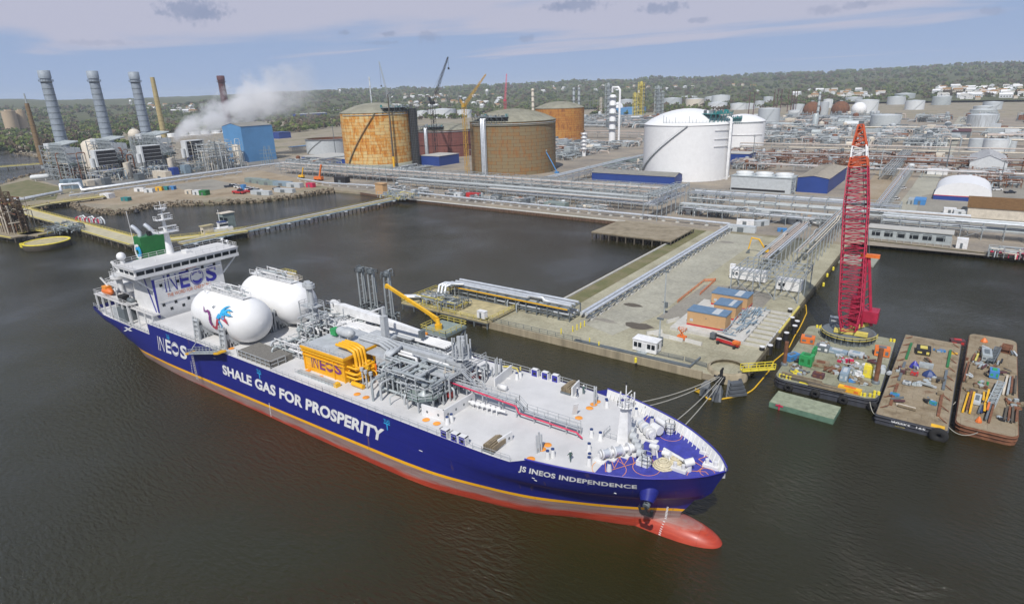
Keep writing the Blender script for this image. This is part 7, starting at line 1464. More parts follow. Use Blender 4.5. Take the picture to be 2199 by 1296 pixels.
walk('concrete_jetty', 'concrete jetty passing behind the tanker funnel toward the tug', [P(300, 522, 3), P(430, 508, 3), P(530, 495, 3)], 6)
b = P(101, 520, 2); t = thing('round_dolphin', 'round sheet pile mooring dolphin with yellow rim left of the ship', 'dolphin', (b.x, b.y, 0)); r = 43*mpp(b); MB().use('dirtdk').lathe((0, 0, -2), [(r*(1 if i % 2 else .985), 0) for i in range(1)]+[(r, 0), (r, 4.6)], 48).build('pile_wall', t); m = MB().use('conyellow').lathe((0, 0, 2.5), [(r-.1, 0), (.01, .05)], 48); m.build('fill', t); m = MB().use('brightyel').lathe((0, 0, 2.4), [(r, 0), (r+.1, .3), (r-.8, .35), (r-.8, .1)], 48); m.cbox((-r*.3, -r*.95, 1.2), (2.6, 1.2, 1.8)); m.build('yellow_rim', t)
b = P(292, 523, 2); t = thing('small_dolphin', 'small yellow topped concrete dolphin just left of the funnel', 'dolphin', (b.x, b.y, 0)); m = MB().use('conyellow').cbox((0, 0, .6), (8, 5, 1.8)); m.use('brightyel').cbox((0, 0, 2.4), (8.2, 5.2, .2)); m.cyl((-1, 0, 2.6), (-1, 0, 3.4), .4); m.cyl((1, 0, 2.6), (1, 0, 3.4), .4); m.build('cap', t); m = MB().use('dirtdk')
for i in range(4):
    for j in range(3): m.cyl((-3.4+2.2*i, -2+2*j, -2), (-3.4+2.2*i, -2+2*j, .6), .3)
m.build('piles', t)
b = P(36, 498, 2.6); h = ztop(b, 400)-2.6; t = thing('old_loading_tower', 'rusty brown lattice loading tower with hoses at the left edge', 'tower', b); mat('oldrust', (.16, .11, .065), .9, c2=(.09, .06, .04), scale=1.2)
for i, (dx, dy) in enumerate(((-6, -2), (0, 0), (5, 2.5), (-2, 4))): MB().use('oldrust').truss((dx, dy, 0), (dx*.8, dy*.8, h*(1-.12*i)), 2.4, 2.4, 12, .2, up=V((0, 1, 0))).build('lattice', t)
m = MB(); clutter(m, -7, 7, -4, 5, 0, h*.8, 90, 55, (.12, .28), ('oldrust', 'dirtdk', 'cream', 'rust')); m.build('pipework', t)
single('pump_skid', 'green grey pump boxes and pipes on the left jetty', 'equipment', clutter(MB(), b.x+9, b.x+32, b.y+8, b.y+18, 2.8, 3.6, 60, 56, (.15, .35), ('dsteel', 'steel', 'galv', 'platgrn')))
a = P(165, 475, 3.2); m = MB()
for i in range(9): m.use(('pink', 'silver', 'tankwhite')[i % 3]); x, y = a.x+2.4*i, a.y+1.5*i*.3; m.pipe([(x, y, 3.2), (x, y, 5+.5*(i % 3)), (x+1.5, y+.5, 5.6+.5*(i % 3)), (x+3, y+1, 5), (x+3, y+1, 3.2)], .35, 8)
single('hose_manifold', 'red and silver bent pipe manifold on the left jetty', 'equipment', m)
# tug
b = P(478, 509, 0); t = thing('tugboat', 'small black and white tug moored at the jetty behind the wheelhouse', 'tug boat', (b.x, b.y, 0), R(78)); m = MB().use('black'); n = 10; hw = lambda f: 3.2*(1-max(0, (f-.55)/.45)**2)
for zt, zb in ((2.2, -1),): m.add([(-12+24*i/n, -hw(i/n), z) for i in range(n+1) for z in (zb, zt)]+[(-12+24*i/n, hw(i/n), z) for i in range(n+1) for z in (zb, zt)], [(2*i, 2*i+2, 2*i+3, 2*i+1) for i in range(n)]+[(2*n+2+2*i+1, 2*n+2+2*i+3, 2*n+2+2*i+2, 2*n+2+2*i) for i in range(n)]+[(2*i+1, 2*i+3, 2*n+2+2*i+3, 2*n+2+2*i+1) for i in range(n)]+[(0, 1, 2*n+3, 2*n+2)])
m.build('hull', t); m = MB().use('white').box((-4, -2, 2.2), (5, 2, 4.6)); m.box((-1, -1.6, 4.6), (3, 1.6, 6.8)); m.box((-1.2, -1.8, 6.8), (3.2, 1.8, 7)); m.build('deckhouse', t); MB().use('boat').box((-.9, -1.65, 7), (2.6, 1.65, 7.5)).build('wheelhouse_roof', t); MB().use('glass').box((-.8, -1.66, 5.5), (3.04, 1.66, 6.3)).build('window', t); MB().use('white').cyl((0, 0, 7.5), (0, 0, 13), .12).build('mast', t)
bldw('jetty_house', 'tan hut with dark upper window room behind the tug', P(425, 505, 3).x, P(446, 503, 3).x, P(430, 503, 3).y, P(430, 503, 3).y+5, 3.6, 'cream', 'conyellow', None, 'hut', z=3.2, win=((1, 1, 1.2, 1),)); bldw('jetty_house', 'greenish control hut with window band left of the tug mast', P(438, 497, 3).x, P(472, 494, 3).x, P(452, 496, 3).y+6, P(452, 496, 3).y+12, 7, 'platgrn', 'cream', None, 'hut', z=3.2, win=((1, 4, 3, 1.4), (5, 4, 3, 1.4)))
# trestle bridge far left, buoy
a, b2 = P(-60, 366, 2), P(142, 351, 2); walk('trestle_bridge', 'low trestle bridge across the inlet at the far left edge', [a, b2], 5, 3.4, 'tankgrey', 'bridge')
b = P(294, 457, 0); single('channel_buoy', 'dark channel buoy floating off the rocky shore', 'buoy', MB().use('black').lathe((b.x, b.y, -.3), [(.01, 0), (1.6, .2), (1.6, 1), (.5, 2.6), (.01, 3.2)], 12))
b = P(1700, 565); 
single('floating_stage', 'flat grey floating stage on the water behind the red crane', 'raft', MB().use('basecon').prism([(lambda p: (p.x, p.y))(P(x, y, .5)) for x, y in ((1800, 562), (1876, 571), (1890, 552), (1815, 545))], -.3, .55))
# flat roofed dock building on the back quay
a, b = P(1850, 515), P(2040, 522); t = bldw('dock_building', 'long low dock building with pale flat roof and dark window bays on the timber quay', gx(163), gx(190), gy(199), gy(206), 4.2, 'galv', 'roofgrey', None, 'building', .5); 
for i in range(6): MB().use('glass').box((-12.5+4.3*i, -3.75, 1.3), (-9.6+4.3*i, -3.6, 3.2)).build('window', t)
m = MB().use('galv')
for i in range(12): m.beam((-13.5+2.5*i, -7, 0), (-13.5+2.5*i, -7, 3.6), .16)
m.beam((-13.5, -7, 3.5), (14, -7, 3.5), .18); m.rail([(-13.5, -7, .2), (14, -7, .2)], 1.2, .1, 2.4); m.build('porch', t)
cabinet('white_cabin', 'white cubic cabin on the timber quay right of the dock building', 2064, 532, 3.4, 3, 3.6, 'white')
single('pump_station', 'red and grey pump station with pipes on the timber quay at the right edge', 'equipment', clutter(MB(), gx(201), gx(218), gy(187), gy(193), GZ, 3, 120, 61, (.1, .24), ('galv', 'steel', 'pink', 'cream', 'galv')))
# ================================================================ BARGES AND FLOATING CRANE
def barge(label, fl, fr, bk, z, key, side, name='barge', rnd=1.2, turn=True):
    a, b, c = P(*fl, z), P(*fr, z), P(*bk, z); x0, x1, y0, y1 = a.x, b.x, (a.y+b.y)/2, c.y; w = (b-a).length/2; d = (c-b).length/2; ct_ = (a+c)/2; t = thing(name, label, 'barge', (ct_.x, ct_.y, 0), math.atan2(c.y-b.y, c.x-b.x)-PI/2 if turn else 0)
    pts = [(sx*(w-rnd)+rnd*cos(R(q+k)), sy*(d-rnd)+rnd*sin(R(q+k))) for sx, sy, q in ((1, -1, 270), (1, 1, 0), (-1, 1, 90), (-1, -1, 180)) for k in (0, 30, 60, 90)]
    m = MB().use(side); m.prism(pts, -1, z-.02); m.build('hull', t); m = MB().use(key); m.prism([(x*.995, y*.997) for x, y in pts], z-.02, z+.04); m.build('deck', t)
    m = MB().use(side); m.pipe([(x*1.005, y*1.003, z-.3) for x, y in pts]+[(pts[0][0]*1.005, pts[0][1]*1.003, z-.3)], .14, 5); m.pipe([(x*1.005, y*1.003, z-1.) for x, y in pts]+[(pts[0][0]*1.005, pts[0][1]*1.003, z-1.)], .12, 5); m.build('rubbing_strake', t)
    return t, w, d
groundmat('bargedeck', [(.28, (.14, .10, .06)), (.42, (.27, .21, .13)), (.55, (.34, .28, .19)), (.7, (.22, .14, .08))], .22, joint=4.); groundmat('cranedeck', [(.28, (.17, .16, .10)), (.45, (.29, .29, .20)), (.6, (.34, .34, .25)), (.75, (.24, .18, .11))], .25, joint=3.)
mat('bargehull', (.055, .06, .075), .6, c2=(.035, .035, .04), scale=.8, streak=True)
BZ = 2.2
cb, w, d = barge('crane barge with round turntable carrying the red lattice crane', (1657, 806), (1874, 862), (1930, 732), BZ, 'cranedeck', 'bargehull', 'crane_barge', 2.2, False)
B0 = cb.location
m = MB().use('tyre'); ty = []
for i in range(4):
    k = MB().use('tyre'); x = -w+3.2+5.2*i; k.lathe((0, 0, 0), [(.35, -.28), (.85, -.32), (.98, 0), (.85, .32), (.35, .28)], 16); k.xf(Matrix.Translation((x, -d-.3, .9)) @ Matrix.Rotation(R(90), 4, 'X')); k.build('tyre_fender', cb)
tc = P(1822, 716, BZ+1.2); r = 52*mpp(tc)
tt = MB().use('dsteel').lathe((tc.x-B0.x, tc.y-B0.y, BZ), [(r*.92, 0), (r*.92, 1.6), (r, 1.7), (r, 1.9), (r*.9, 2.0), (r*.86, 1.7), (r*.55, 1.7), (r*.5, 1.95), (.01, 1.95)], 44); 
for i in range(26): a = i*2*PI/26; tt.beam((tc.x-B0.x+r*.95*cos(a), tc.y-B0.y+r*.95*sin(a), BZ), (tc.x-B0.x+r*.95*cos(a), tc.y-B0.y+r*.95*sin(a), BZ+1.6), .3)
tt.build('turntable_ring', cb); m = MB().use('paleyel'); m.rail([(tc.x-B0.x+r*1.04*cos(R(a)), tc.y-B0.y+r*1.04*sin(R(a)), BZ+1.1) for a in range(180, 361, 15)], 1.2, .12, 2.4); m.build('ring_railing', cb)
m = MB().use('brightyel')
for x, y in ((-w+1, -d+1.2), (-w+2.4, -d+1), (w-1.4, -d+1.2), (w-.8, -d+3), (w-1, d-2), (-w+2, d-1.4), (w-3, -d+.8)): m.cyl((x, y, BZ), (x, y, BZ+.7), .28); m.cyl((x+.7, y, BZ), (x+.7, y, BZ+.7), .28)
m.box((-w+5, -d+.3, BZ+.05), (-w+8, -d+.9, BZ+.1)); m.box((-1, -d+.3, BZ+.05), (2, -d+.9, BZ+.1)); m.build('deck_bollards', cb)
# the red crane stands on the turntable
rb = V((tc.x, tc.y, BZ+1.95)); rc = thing('lattice_crane', 'tall red and orange lattice boom crane on the barge turntable', 'crane', rb); f = PY(1823, 712, tc.y-2.2)-rb; f.z = .8; tip = PY(1849, 268, tc.y+9)-rb
m = MB().use(mat('cranered', (.40, .018, .055), .5, 0, .3, .5)); mid = f.lerp(tip, .62); k1 = f.lerp(tip, .8); k2 = f.lerp(tip, .9)
m.truss(f, f.lerp(tip, .1), (3.0, 4.6), 3.2, 3, .16, up=V((0, 1, 0))); m.truss(f.lerp(tip, .1), mid, (4.6, 5.0), (3.2, 3.4), 22, .15, up=V((0, 1, 0))); m.truss(mid, k1, (5.0, 3.9), (3.4, 2.8), 8, .15, up=V((0, 1, 0))); m.build('boom', rc)
m = MB().use(mat('craneorange', (.50, .09, .03), .5)).truss(k1, k1.lerp(k2, .45), (3.9, 3.2), (2.8, 2.4), 3, .22, up=V((0, 1, 0))); m.use('white').truss(k1.lerp(k2, .45), k2, (3.2, 2.8), (2.4, 2.1), 2, .2, up=V((0, 1, 0))); m.use('craneorange').truss(k2, tip, (2.8, .9), (2.1, .9), 4, .22, up=V((0, 1, 0))); m.use('dsteel').box((tip.x-.5, tip.y-.5, tip.z-.5), (tip.x+.5, tip.y+.5, tip.z+.9)); m.build('boom_head', rc)
g = PY(1861, 548, tc.y+4)-rb; h0 = PY(1846, 690, tc.y+3)-rb
m = MB().use('cranered'); m.beam((h0.x-1, h0.y, .5), g-V((.5, 0, 0)), .6); m.beam((h0.x+2.4, h0.y+2, .5), g+V((.5, 0, 0)), .6); m.beam((h0.x+.6, h0.y, .5), g, .4)
for i in range(9): q_ = V((h0.x-1, h0.y, .5)).lerp(g-V((.5, 0, 0)), i/9); q2 = V((h0.x+2.4, h0.y+2, .5)).lerp(g+V((.5, 0, 0)), (i+1)/9); m.beam(q_, q2, .18)
m.use('orange').box((g.x-1.2, g.y-.6, g.z-.4), (g.x+2.8, g.y+.6, g.z+.4)); m.build('gantry', rc); m = MB().use('cranered').box((h0.x-.4, h0.y+.5, 1.6), (h0.x+3.6, h0.y+4.5, 4.4)); m.box((h0.x-2.4, h0.y-1.5, .8), (h0.x-.2, h0.y+3, 8)); m.build('winch_house', rc)
m = MB().use('paleyel').box((f.x-3.2, f.y-.5, 0), (f.x+4, f.y+.7, .9)); m.beam((h0.x-1.5, h0.y-2, .5), (h0.x+1.5, h0.y+3, .5), .9); m.beam((h0.x+1.4, h0.y+2, .4), (h0.x+1.6, h0.y+3, 3.4), .8); m.build('slewing_frame', rc); m = MB().use('dsteel'); m.beam(tip, g, .1); m.beam(tip+V((.4, 0, 0)), g+V((.6, 0, 0)), .1); m.build('pendant_rope', rc)
# loose gear
def gear(name, label, x, y, dims, key, rz=0., z=BZ, kind='box', cat=None, k2='dsteel', group=None):
    b = P(x, y, z+.05); m = MB().use(key); L_, W_, H_ = dims; q = random.Random(int(x*7+y))
    if kind == 'box':
        m.cbox((0, 0, .12), dims); m.use(k2).cbox((0, 0, 0), (L_*.92, W_*.92, .12)); m.cbox((0, 0, H_+.12), (L_*.5, W_*.5, .15)); m.cbox((L_*.3, -W_*.5, H_*.3), (L_*.2, .06, H_*.5)); m.cbox((-L_*.25, -W_*.5, H_*.4), (L_*.3, .06, H_*.3))
    elif kind == 'pipe': m.cyl((0, 0, 0), (0, 0, H_), L_, n=14); m.use(k2).lathe((0, 0, 0), [(L_*1.7, 0), (L_*1.7, .5), (L_, .6)], 14)
    elif kind == 'bars':
        n = max(2, int(W_/.5)); 
        for i in range(n): m.use(key if i % 2 else k2).beam((-L_/2+q.uniform(-.3, .3), -W_/2+W_*i/n, .2+q.uniform(0, H_)), (L_/2+q.uniform(-.3, .3), -W_/2+W_*i/n+q.uniform(-.15, .15), .2+q.uniform(0, H_)), .34)
    elif kind == 'heap':
        for i in range(16):
            m.use(q.choice((key, key, k2, 'galv', 'wood'))); m.cbox((q.gauss(0, L_*.28), q.gauss(0, W_*.28), 0), (q.uniform(.3, 1.1), q.uniform(.3, .9), q.uniform(.2, H_)), q.uniform(0, 3))
        m.use(k2).pipe([(L_*.5*cos(i*.5), W_*.5*sin(i*.5), .15) for i in range(12)], .07, 4)
    elif kind == 'tarp': m.lathe((0, 0, 0), [(L_*.5, 0), (L_*.42, H_*.3), (L_*.2, H_*.75), (.01, H_)], 7, False)
    elif kind == 'lattice': m.truss((-L_/2, 0, .5), (L_/2, 0, .5), W_, H_, max(6, int(L_/1)), .12)
    m.xf(Matrix.Translation(b) @ Matrix.Rotation(rz, 4, 'Z')); single(name, label, cat or name.split('_')[-1], m, group)
for a in [('spud_pipe', 'brown steel spud pile standing at the left edge of the crane barge', 1684, 783, (.42, 0, 5.6), 'rust', 0, BZ, 'pipe', 'pile'), ('spud_pipe', 'taller brown steel spud pile at the right of the crane barge', 1880, 822, (.45, 0, 7.8), 'rust', 0, BZ, 'pipe', 'pile'),
          ('green_container', 'bright green box near the middle left of the crane barge', 1731, 783, (2.6, 2.2, 2.4), 'grn', -.1, BZ, 'box', 'container', 'green'), ('compressor', 'blue machine at the left of the crane barge behind the spud', 1700, 772, (3.4, 1.6, 1.3), 'sky', 1.1, BZ, 'box', 'machine'), ('generator', 'orange machine with dark roof left of the turntable', 1734, 735, (3, 2.2, 1.5), 'orange', .1, BZ, 'box', 'machine'), ('generator', 'orange machine under a dark roof right of the turntable', 1893, 762, (3, 2.4, 1.8), 'orange', .1, BZ, 'box', 'machine', 'dsteel'),
          ('deck_plate', 'pale blue grey steel unit in front of the turntable, left of two', 1797, 758, (4.4, 1.8, .8), 'bluesteel', -.1, BZ, 'box', 'steel unit', 'tankgrey'), ('deck_plate', 'pale blue grey steel unit in front of the turntable, right of two', 1838, 765, (3, 2, .9), 'tankgrey', -.1, BZ, 'box', 'steel unit', 'bluesteel'), ('engine_unit', 'black and white winch engine below the turntable ring', 1766, 753, (2.8, 2, 1.3), 'dsteel', 0, BZ, 'box', 'machine', 'white'),
          ('steel_tray', 'tan open steel tray with beams in the barge centre', 1762, 785, (3.4, 2.4, .8), 'wood', .1, BZ, 'box', 'tray', 'rust'), ('steel_beams', 'rusty beams beside the open tray on the crane barge', 1785, 795, (3.4, 2.0, .4), 'rust', 1.2, BZ, 'bars', 'beams', 'wood'), ('locker', 'tall pale blue locker on the crane barge front half', 1813, 812, (1.5, 4, 1.8), 'bluesteel', 0, BZ, 'box', 'locker', 'tankgrey'), ('tool_box', 'brown box right of the barge centre front', 1757, 810, (2.2, 1.3, 1.0), 'brick', -.1, BZ, 'box', 'box', 'rust'),
          ('yellow_cage', 'bright yellow frame by the tall spud on the crane barge', 1863, 808, (1.7, 1.7, 2.6), 'brightyel', 0, BZ, 'box', 'frame', 'paleyel'), ('white_bags', 'white sacks and boxes left of the bright yellow frame', 1842, 806, (2.4, 2, 1.2), 'white', 0, BZ, 'heap', 'bags', 'tankgrey'), ('blue_tarp', 'small blue tarp bundle at the barge front right', 1833, 820, (1.6, 1, .5), 'sky', 0, BZ, 'heap', 'bundle', 'sky'), ('orange_skip', 'orange yellow trough at the front edge of the crane barge', 1824, 841, (4.2, 1.2, .9), 'boom', -.1, BZ, 'box', 'trough', 'orange'),
          ('timber_mats', 'long dark timber mats along the front edge of the crane barge, left', 1722, 815, (8, 2.4, .3), 'wood', -.05, BZ, 'bars', 'timber', 'dirtdk'), ('timber_mats', 'dark timber mats along the front edge of the crane barge, right', 1775, 832, (7, 2.2, .3), 'dirtdk', -.05, BZ, 'bars', 'timber', 'wood'), ('hose_heap', 'heap of hoses and yellow fittings at the barge front left', 1712, 800, (3, 2, .6), 'brightyel', 0, BZ, 'heap', 'hoses', 'dsteel'), ('junk_heap', 'clutter of red and white gear in front of the turntable', 1822, 778, (4, 2.5, .9), 'pink', 0, BZ, 'heap', 'gear', 'white'), ('junk_heap', 'clutter of drums at the right edge of the crane barge', 1893, 795, (3, 3, 1), 'tankgrey', 0, BZ, 'heap', 'gear', 'dsteel'), ('small_red_raft', 'small red work float behind the two flat barges', 2055, 738, (3, 1.8, 1.0), 'brick', .2, .3, 'box', 'raft', 'red'),
          ('white_locker', 'grey and white deck house left behind the turntable', 1790, 695, (2.0, 1.8, 1.8), 'tankgrey', .2, BZ, 'box', 'deck house', 'galv'), ('green_jack', 'green boom section standing behind the green box', 1748, 762, (.7, 3, 1.6), 'grn', 0, BZ, 'box', 'boom', 'green')]: gear(*a)
b2, w2, d2 = barge('flat deck barge lettered on its dark bow, between the crane barge and the rusty barge', (1880, 892), (2035, 921), (2064, 736), 1.9, 'bargedeck', 'bargehull', rnd=.3)
m = MB().use('dsteel')
for s in (-1, 1):
    for i in range(3): y = -d2+5+(2*d2-9)*i/3; m.use(('rust', 'dsteel', 'green')[i]).beam((s*(w2-1.8), y, 2.1), (s*(w2-1.8), y+d2*.45, 2.1), .5, .4)
    for i in range(9): y = -d2+3+(2*d2-6)*i/8; m.use('rust').beam((s*(w2-.3), y, 1.95), (s*(w2-1.6), y+.8, 2.5), .15)
m.build('side_rail', b2); m = MB().use('boom').box((w2-2.6, -d2+.3, 1.95), (w2-.5, -d2+1.5, 2.0)); m.box((w2-2, d2-8, 1.95), (w2-.4, d2-6.6, 2.0)); m.build('yellow_marking', b2)
m = MB().use('white'); y_ = -d2-.03; lettering(m, 'WEEKS', .8, lambda x, y: (-w2+2.6+3.1*x, y_, .75+.95*y), bold=.03); lettering(m, '165', .8, lambda x, y: (-w2+6.6+1.5*x, y_, .75+.95*y), bold=.03); m.use('paleyel'); lettering(m, 'NEW YORK', .4, lambda x, y: (-w2+3.4+1.6*x, y_, .35+.3*y)); m.build('hull_lettering', b2)
k = MB().use('tyre').lathe((0, 0, 0), [(.5, -.45), (1.3, -.5), (1.55, 0), (1.3, .5), (.5, .45), (.3, .2), (.3, -.2)], 20); k.xf(Matrix.Translation((w2-1.2, -d2-.5, .9)) @ Matrix.Rotation(R(90), 4, 'X')); k.build('tyre_fender', b2)
Z2 = 1.95
for a in [('crate', 'open crate with yellow bars on the flat deck barge far half', 1982, 757, (2.8, 3.4, 1.2), 'black', .05, Z2, 'box', 'crate', 'paleyel'), ('blue_basket', 'blue oval tub at the far right of the flat deck barge', 2020, 754, (1.6, .8, .5), 'sky', 0, Z2, 'heap', 'tub', 'sky'), ('blue_tarp', 'blue tarpaulin covered heap in the middle of the flat barge', 1963, 788, (2.0, 1, 1.6), 'blue', 0, Z2, 'tarp', 'tarp'), ('pallet_heap', 'brown tarp and pallets left of the blue tarpaulin', 1944, 797, (2.6, 2.2, 1.0), 'brick', 0, Z2, 'heap', 'pallets', 'wood'), ('red_toolbox', 'red equipment case in the middle of the flat barge', 1963, 805, (1.4, .9, .7), 'red', 0, Z2, 'box', 'case', 'dsteel'),
          ('work_boat_engine', 'dark blue machine with grey dome on the flat barge', 1995, 806, (2.8, 2.6, 1.4), 'boat', 0, Z2, 'tarp', 'machine'), ('equipment_stand', 'grey steel frame left behind the dark blue machine', 1988, 789, (2.6, 1.2, .9), 'galv', 0, Z2, 'box', 'frame', 'steel'), ('grey_case', 'small grey case, front left of the middle group', 1947, 825, (1.4, .9, .6), 'tankgrey', -.1, Z2, 'box', 'case'), ('grey_case', 'grey white cases, front centre of the middle group', 1968, 825, (1.5, 1.4, .7), 'galv', .1, Z2, 'heap', 'case', 'tankgrey'), ('plate_stack', 'grey plates leaning at the front right of the middle group', 1992, 828, (2.6, 1, .5), 'tankgrey', -.3, Z2, 'bars', 'plates', 'galv'),
          ('blue_basket', 'blue tub at the left side of the flat barge', 1921, 850, (1.6, .7, .5), 'sky', 0, Z2, 'box', 'tub', 'teal'), ('blue_basket', 'blue green tub at the front right of the flat barge', 2003, 868, (1.3, .7, .5), 'teal', 0, Z2, 'box', 'tub', 'sky'), ('timber_planks', 'pale planks lying near the front of the flat barge', 1947, 875, (3.4, .9, .2), 'cream', -.1, Z2, 'bars', 'planks', 'wood'), ('winch_block', 'small tan block at the right of the flat barge', 2018, 847, (.9, .7, .6), 'wood', 0, Z2, 'box', 'block', 'wood')]: gear(*a)
b3, w3, d3 = barge('rusty brown barge loaded with steel sections at the far right', (2052, 908), (2187, 942), (2183, 732), 1.8, 'bargedeck', 'rust', rnd=1.6)
for a in [('steel_sections', 'rusty orange piles stacked at the front left of the rusty barge', 2076, 866, (9, 1.6, .8), 'rust', 1.5, 1.85, 'bars', 'steel', 'boom'), ('yellow_beam', 'yellow steel beam in the centre of the rusty barge', 2112, 855, (5.5, .9, .8), 'boom', 1.5, 1.85, 'bars', 'beam', 'boom'), ('yellow_beam', 'second short yellow beam toward the front of the rusty barge', 2114, 880, (3.6, .8, .9), 'boom', 1.5, 1.85, 'bars', 'beam', 'orange'), ('grey_trough', 'grey flat trough beside the yellow beam', 2098, 860, (4.5, 1.2, .5), 'tankgrey', 1.5, 1.85, 'box', 'trough'), ('lattice_boom', 'grey lattice boom section lying along the rusty barge', 2138, 850, (12, 1.2, .9), 'galv', 1.42, 1.85, 'lattice', 'boom section'), ('lattice_boom', 'dark lattice boom section at the far half of the rusty barge', 2134, 768, (10, 1.1, 1.0), 'dsteel', 1.42, 1.85, 'lattice', 'boom section'),
          ('blue_motor', 'blue and green motor in the centre of the rusty barge', 2133, 808, (1.6, 2.4, 1.5), 'sky', 0, 1.85, 'box', 'motor', 'grn'), ('green_winch', 'green winch left of the yellow beam', 2108, 826, (1.8, 1.4, .9), 'grn', 0, 1.85, 'heap', 'winch', 'dsteel'), ('grey_cover', 'large grey covered box at the far left of the rusty barge', 2117, 768, (1.8, 5, 1.4), 'galv', .02, 1.85, 'box', 'cover', 'dsteel'), ('cream_beams', 'cream beams left of the grey covered box', 2094, 770, (5, 1.6, .4), 'paleyel', 1.45, 1.85, 'bars', 'beams', 'rust'), ('orange_buoy', 'orange float at the far end of the rusty barge', 2113, 733, (1.6, 1.2, 1.0), 'orange', 0, 1.85, 'tarp', 'float'), ('orange_buoy', 'orange red drum at the front of the rusty barge', 2101, 905, (1.1, 1.3, 1.2), 'orange', 0, 1.85, 'tarp', 'drum'),
          ('white_pipes', 'white concrete piles along the right of the rusty barge', 2158, 828, (10, 1.3, .5), 'cream', 1.48, 1.85, 'bars', 'piles', 'galv'), ('rusty_sections', 'dark rusty sections at the right edge, far half', 2172, 830, (9, 1.2, .6), 'rust', 1.5, 1.85, 'bars', 'steel', 'dirtdk'), ('rusty_sections', 'dark rusty sections at the right edge, front half', 2166, 892, (6, 2.2, .5), 'dirtdk', 1.5, 1.85, 'bars', 'steel', 'rust'), ('scrap_lattice', 'rusty open frame at the far right corner of the rusty barge', 2160, 752, (4, 1.8, .8), 'rust', 1.4, 1.85, 'lattice', 'frame'), ('scrap_heap', 'rusty scrap along the right rail of the rusty barge', 2178, 870, (2.5, 5, .8), 'rust', 0, 1.85, 'heap', 'scrap', 'wood'), ('rust_pipes', 'long rusty pipes along the left side of the rusty barge', 2075, 800, (11, .9, .5), 'rust', 1.5, 1.85, 'bars', 'pipes', 'wood'), ('long_girders', 'long dark girders in the centre of the rusty barge', 2122, 885, (9, 1, .6), 'dsteel', 1.47, 1.85, 'bars', 'girders', 'rust'), ('black_pipe', 'black and blue pipe bundle in front of the blue motor', 2104, 880, (4, .7, .4), 'dsteel', 1.45, 1.85, 'bars', 'pipe', 'boat')]: gear(*a)
hq = random.Random(21)
for n_, corners, zz, lab, grp in ((16, ((1690, 800), (1860, 845), (1915, 745), (1765, 705)), BZ, 'small heap of hoses, chains and scrap on the crane barge deck', 'small heaps on the crane barge'), (6, ((1915, 860), (2010, 890), (2035, 770), (1965, 760)), Z2, 'small scatter of rope and offcuts on the flat deck barge', 'small scatters on the flat barge'), (16, ((2068, 880), (2170, 915), (2172, 760), (2092, 740)), 1.85, 'small rusty offcut heap on the rusty barge deck', 'small heaps on the rusty barge')):
    for i in range(n_):
        u, v_ = hq.random(), hq.random(); x = (corners[0][0]*(1-u)+corners[1][0]*u)*(1-v_)+(corners[3][0]*(1-u)+corners[2][0]*u)*v_; y = (corners[0][1]*(1-u)+corners[1][1]*u)*(1-v_)+(corners[3][1]*(1-u)+corners[2][1]*u)*v_
        gear('gear_heap', lab, x, y, (hq.uniform(1.2, 2.6), hq.uniform(1., 2.), hq.uniform(.3, .8)), hq.choice(('rust', 'dirtdk', 'dsteel', 'galv', 'wood')), hq.uniform(0, 3), zz, hq.choice(('heap', 'heap', 'bars')), 'gear', hq.choice(('rust', 'tankgrey', 'brick', 'black')), grp)
a, b, c = P(1657, 858, 1.1), P(1795, 895, 1.1), P(1808, 868, 1.1); t = thing('green_float', 'long green steel float in the water before the crane barge', 'float', ((a.x+b.x)/2, (a.y+b.y)/2+1.8, 0), math.atan2(b.y-a.y, b.x-a.x)); L_ = (b-a).length/2; W_ = max(1.5, (c-b).length/2)
MB().use('cont').box((-L_, -W_, -.5), (L_, W_, 1.1)).build('hull', t); m = MB().use(mat('paleGreen', (.26, .29, .20), .8, 0, .3, .8)).box((-L_+.05, -W_+.05, 1.1), (L_-.05, W_-.05, 1.16)); 
for i in range(3): m.box((-L_, -W_+W_*.66*i+.1, 1.16), (L_, -W_+W_*.66*i+.16, 1.2))
m.build('deck', t); m = MB().use('pink'); m.beam((-L_+2, -W_-.04, -.1), (-L_+2, -W_-.04, 1.2), .25); m.beam((-L_+1.3, -W_-.04, .9), (-L_+2.7, -W_-.04, .9), .25); m.build('ladder', t)
for i, (lab, p0, p1) in enumerate((('slack rope from the crane barge to the flat barge bow', (1868, 862, 2.2), (1887, 888, 1.9)), ('slack rope between the flat barge and the rusty barge bow', (2036, 915, 1.8), (2100, 928, 1.8)), ('rope between the flat barge and the rusty barge amidships', (2040, 865, 1.9), (2052, 862, 1.9)))):
    a, b = P(*p0), P(*p1); pts = []
    for k in range(9): f_ = k/8; v = a.lerp(b, f_); v.z -= 1.4*4*f_*(1-f_)*(.8 if i != 2 else .4); pts.append(v)
    single('mooring_rope', lab, 'rope', MB().use('rope').pipe(pts, .07, 4))
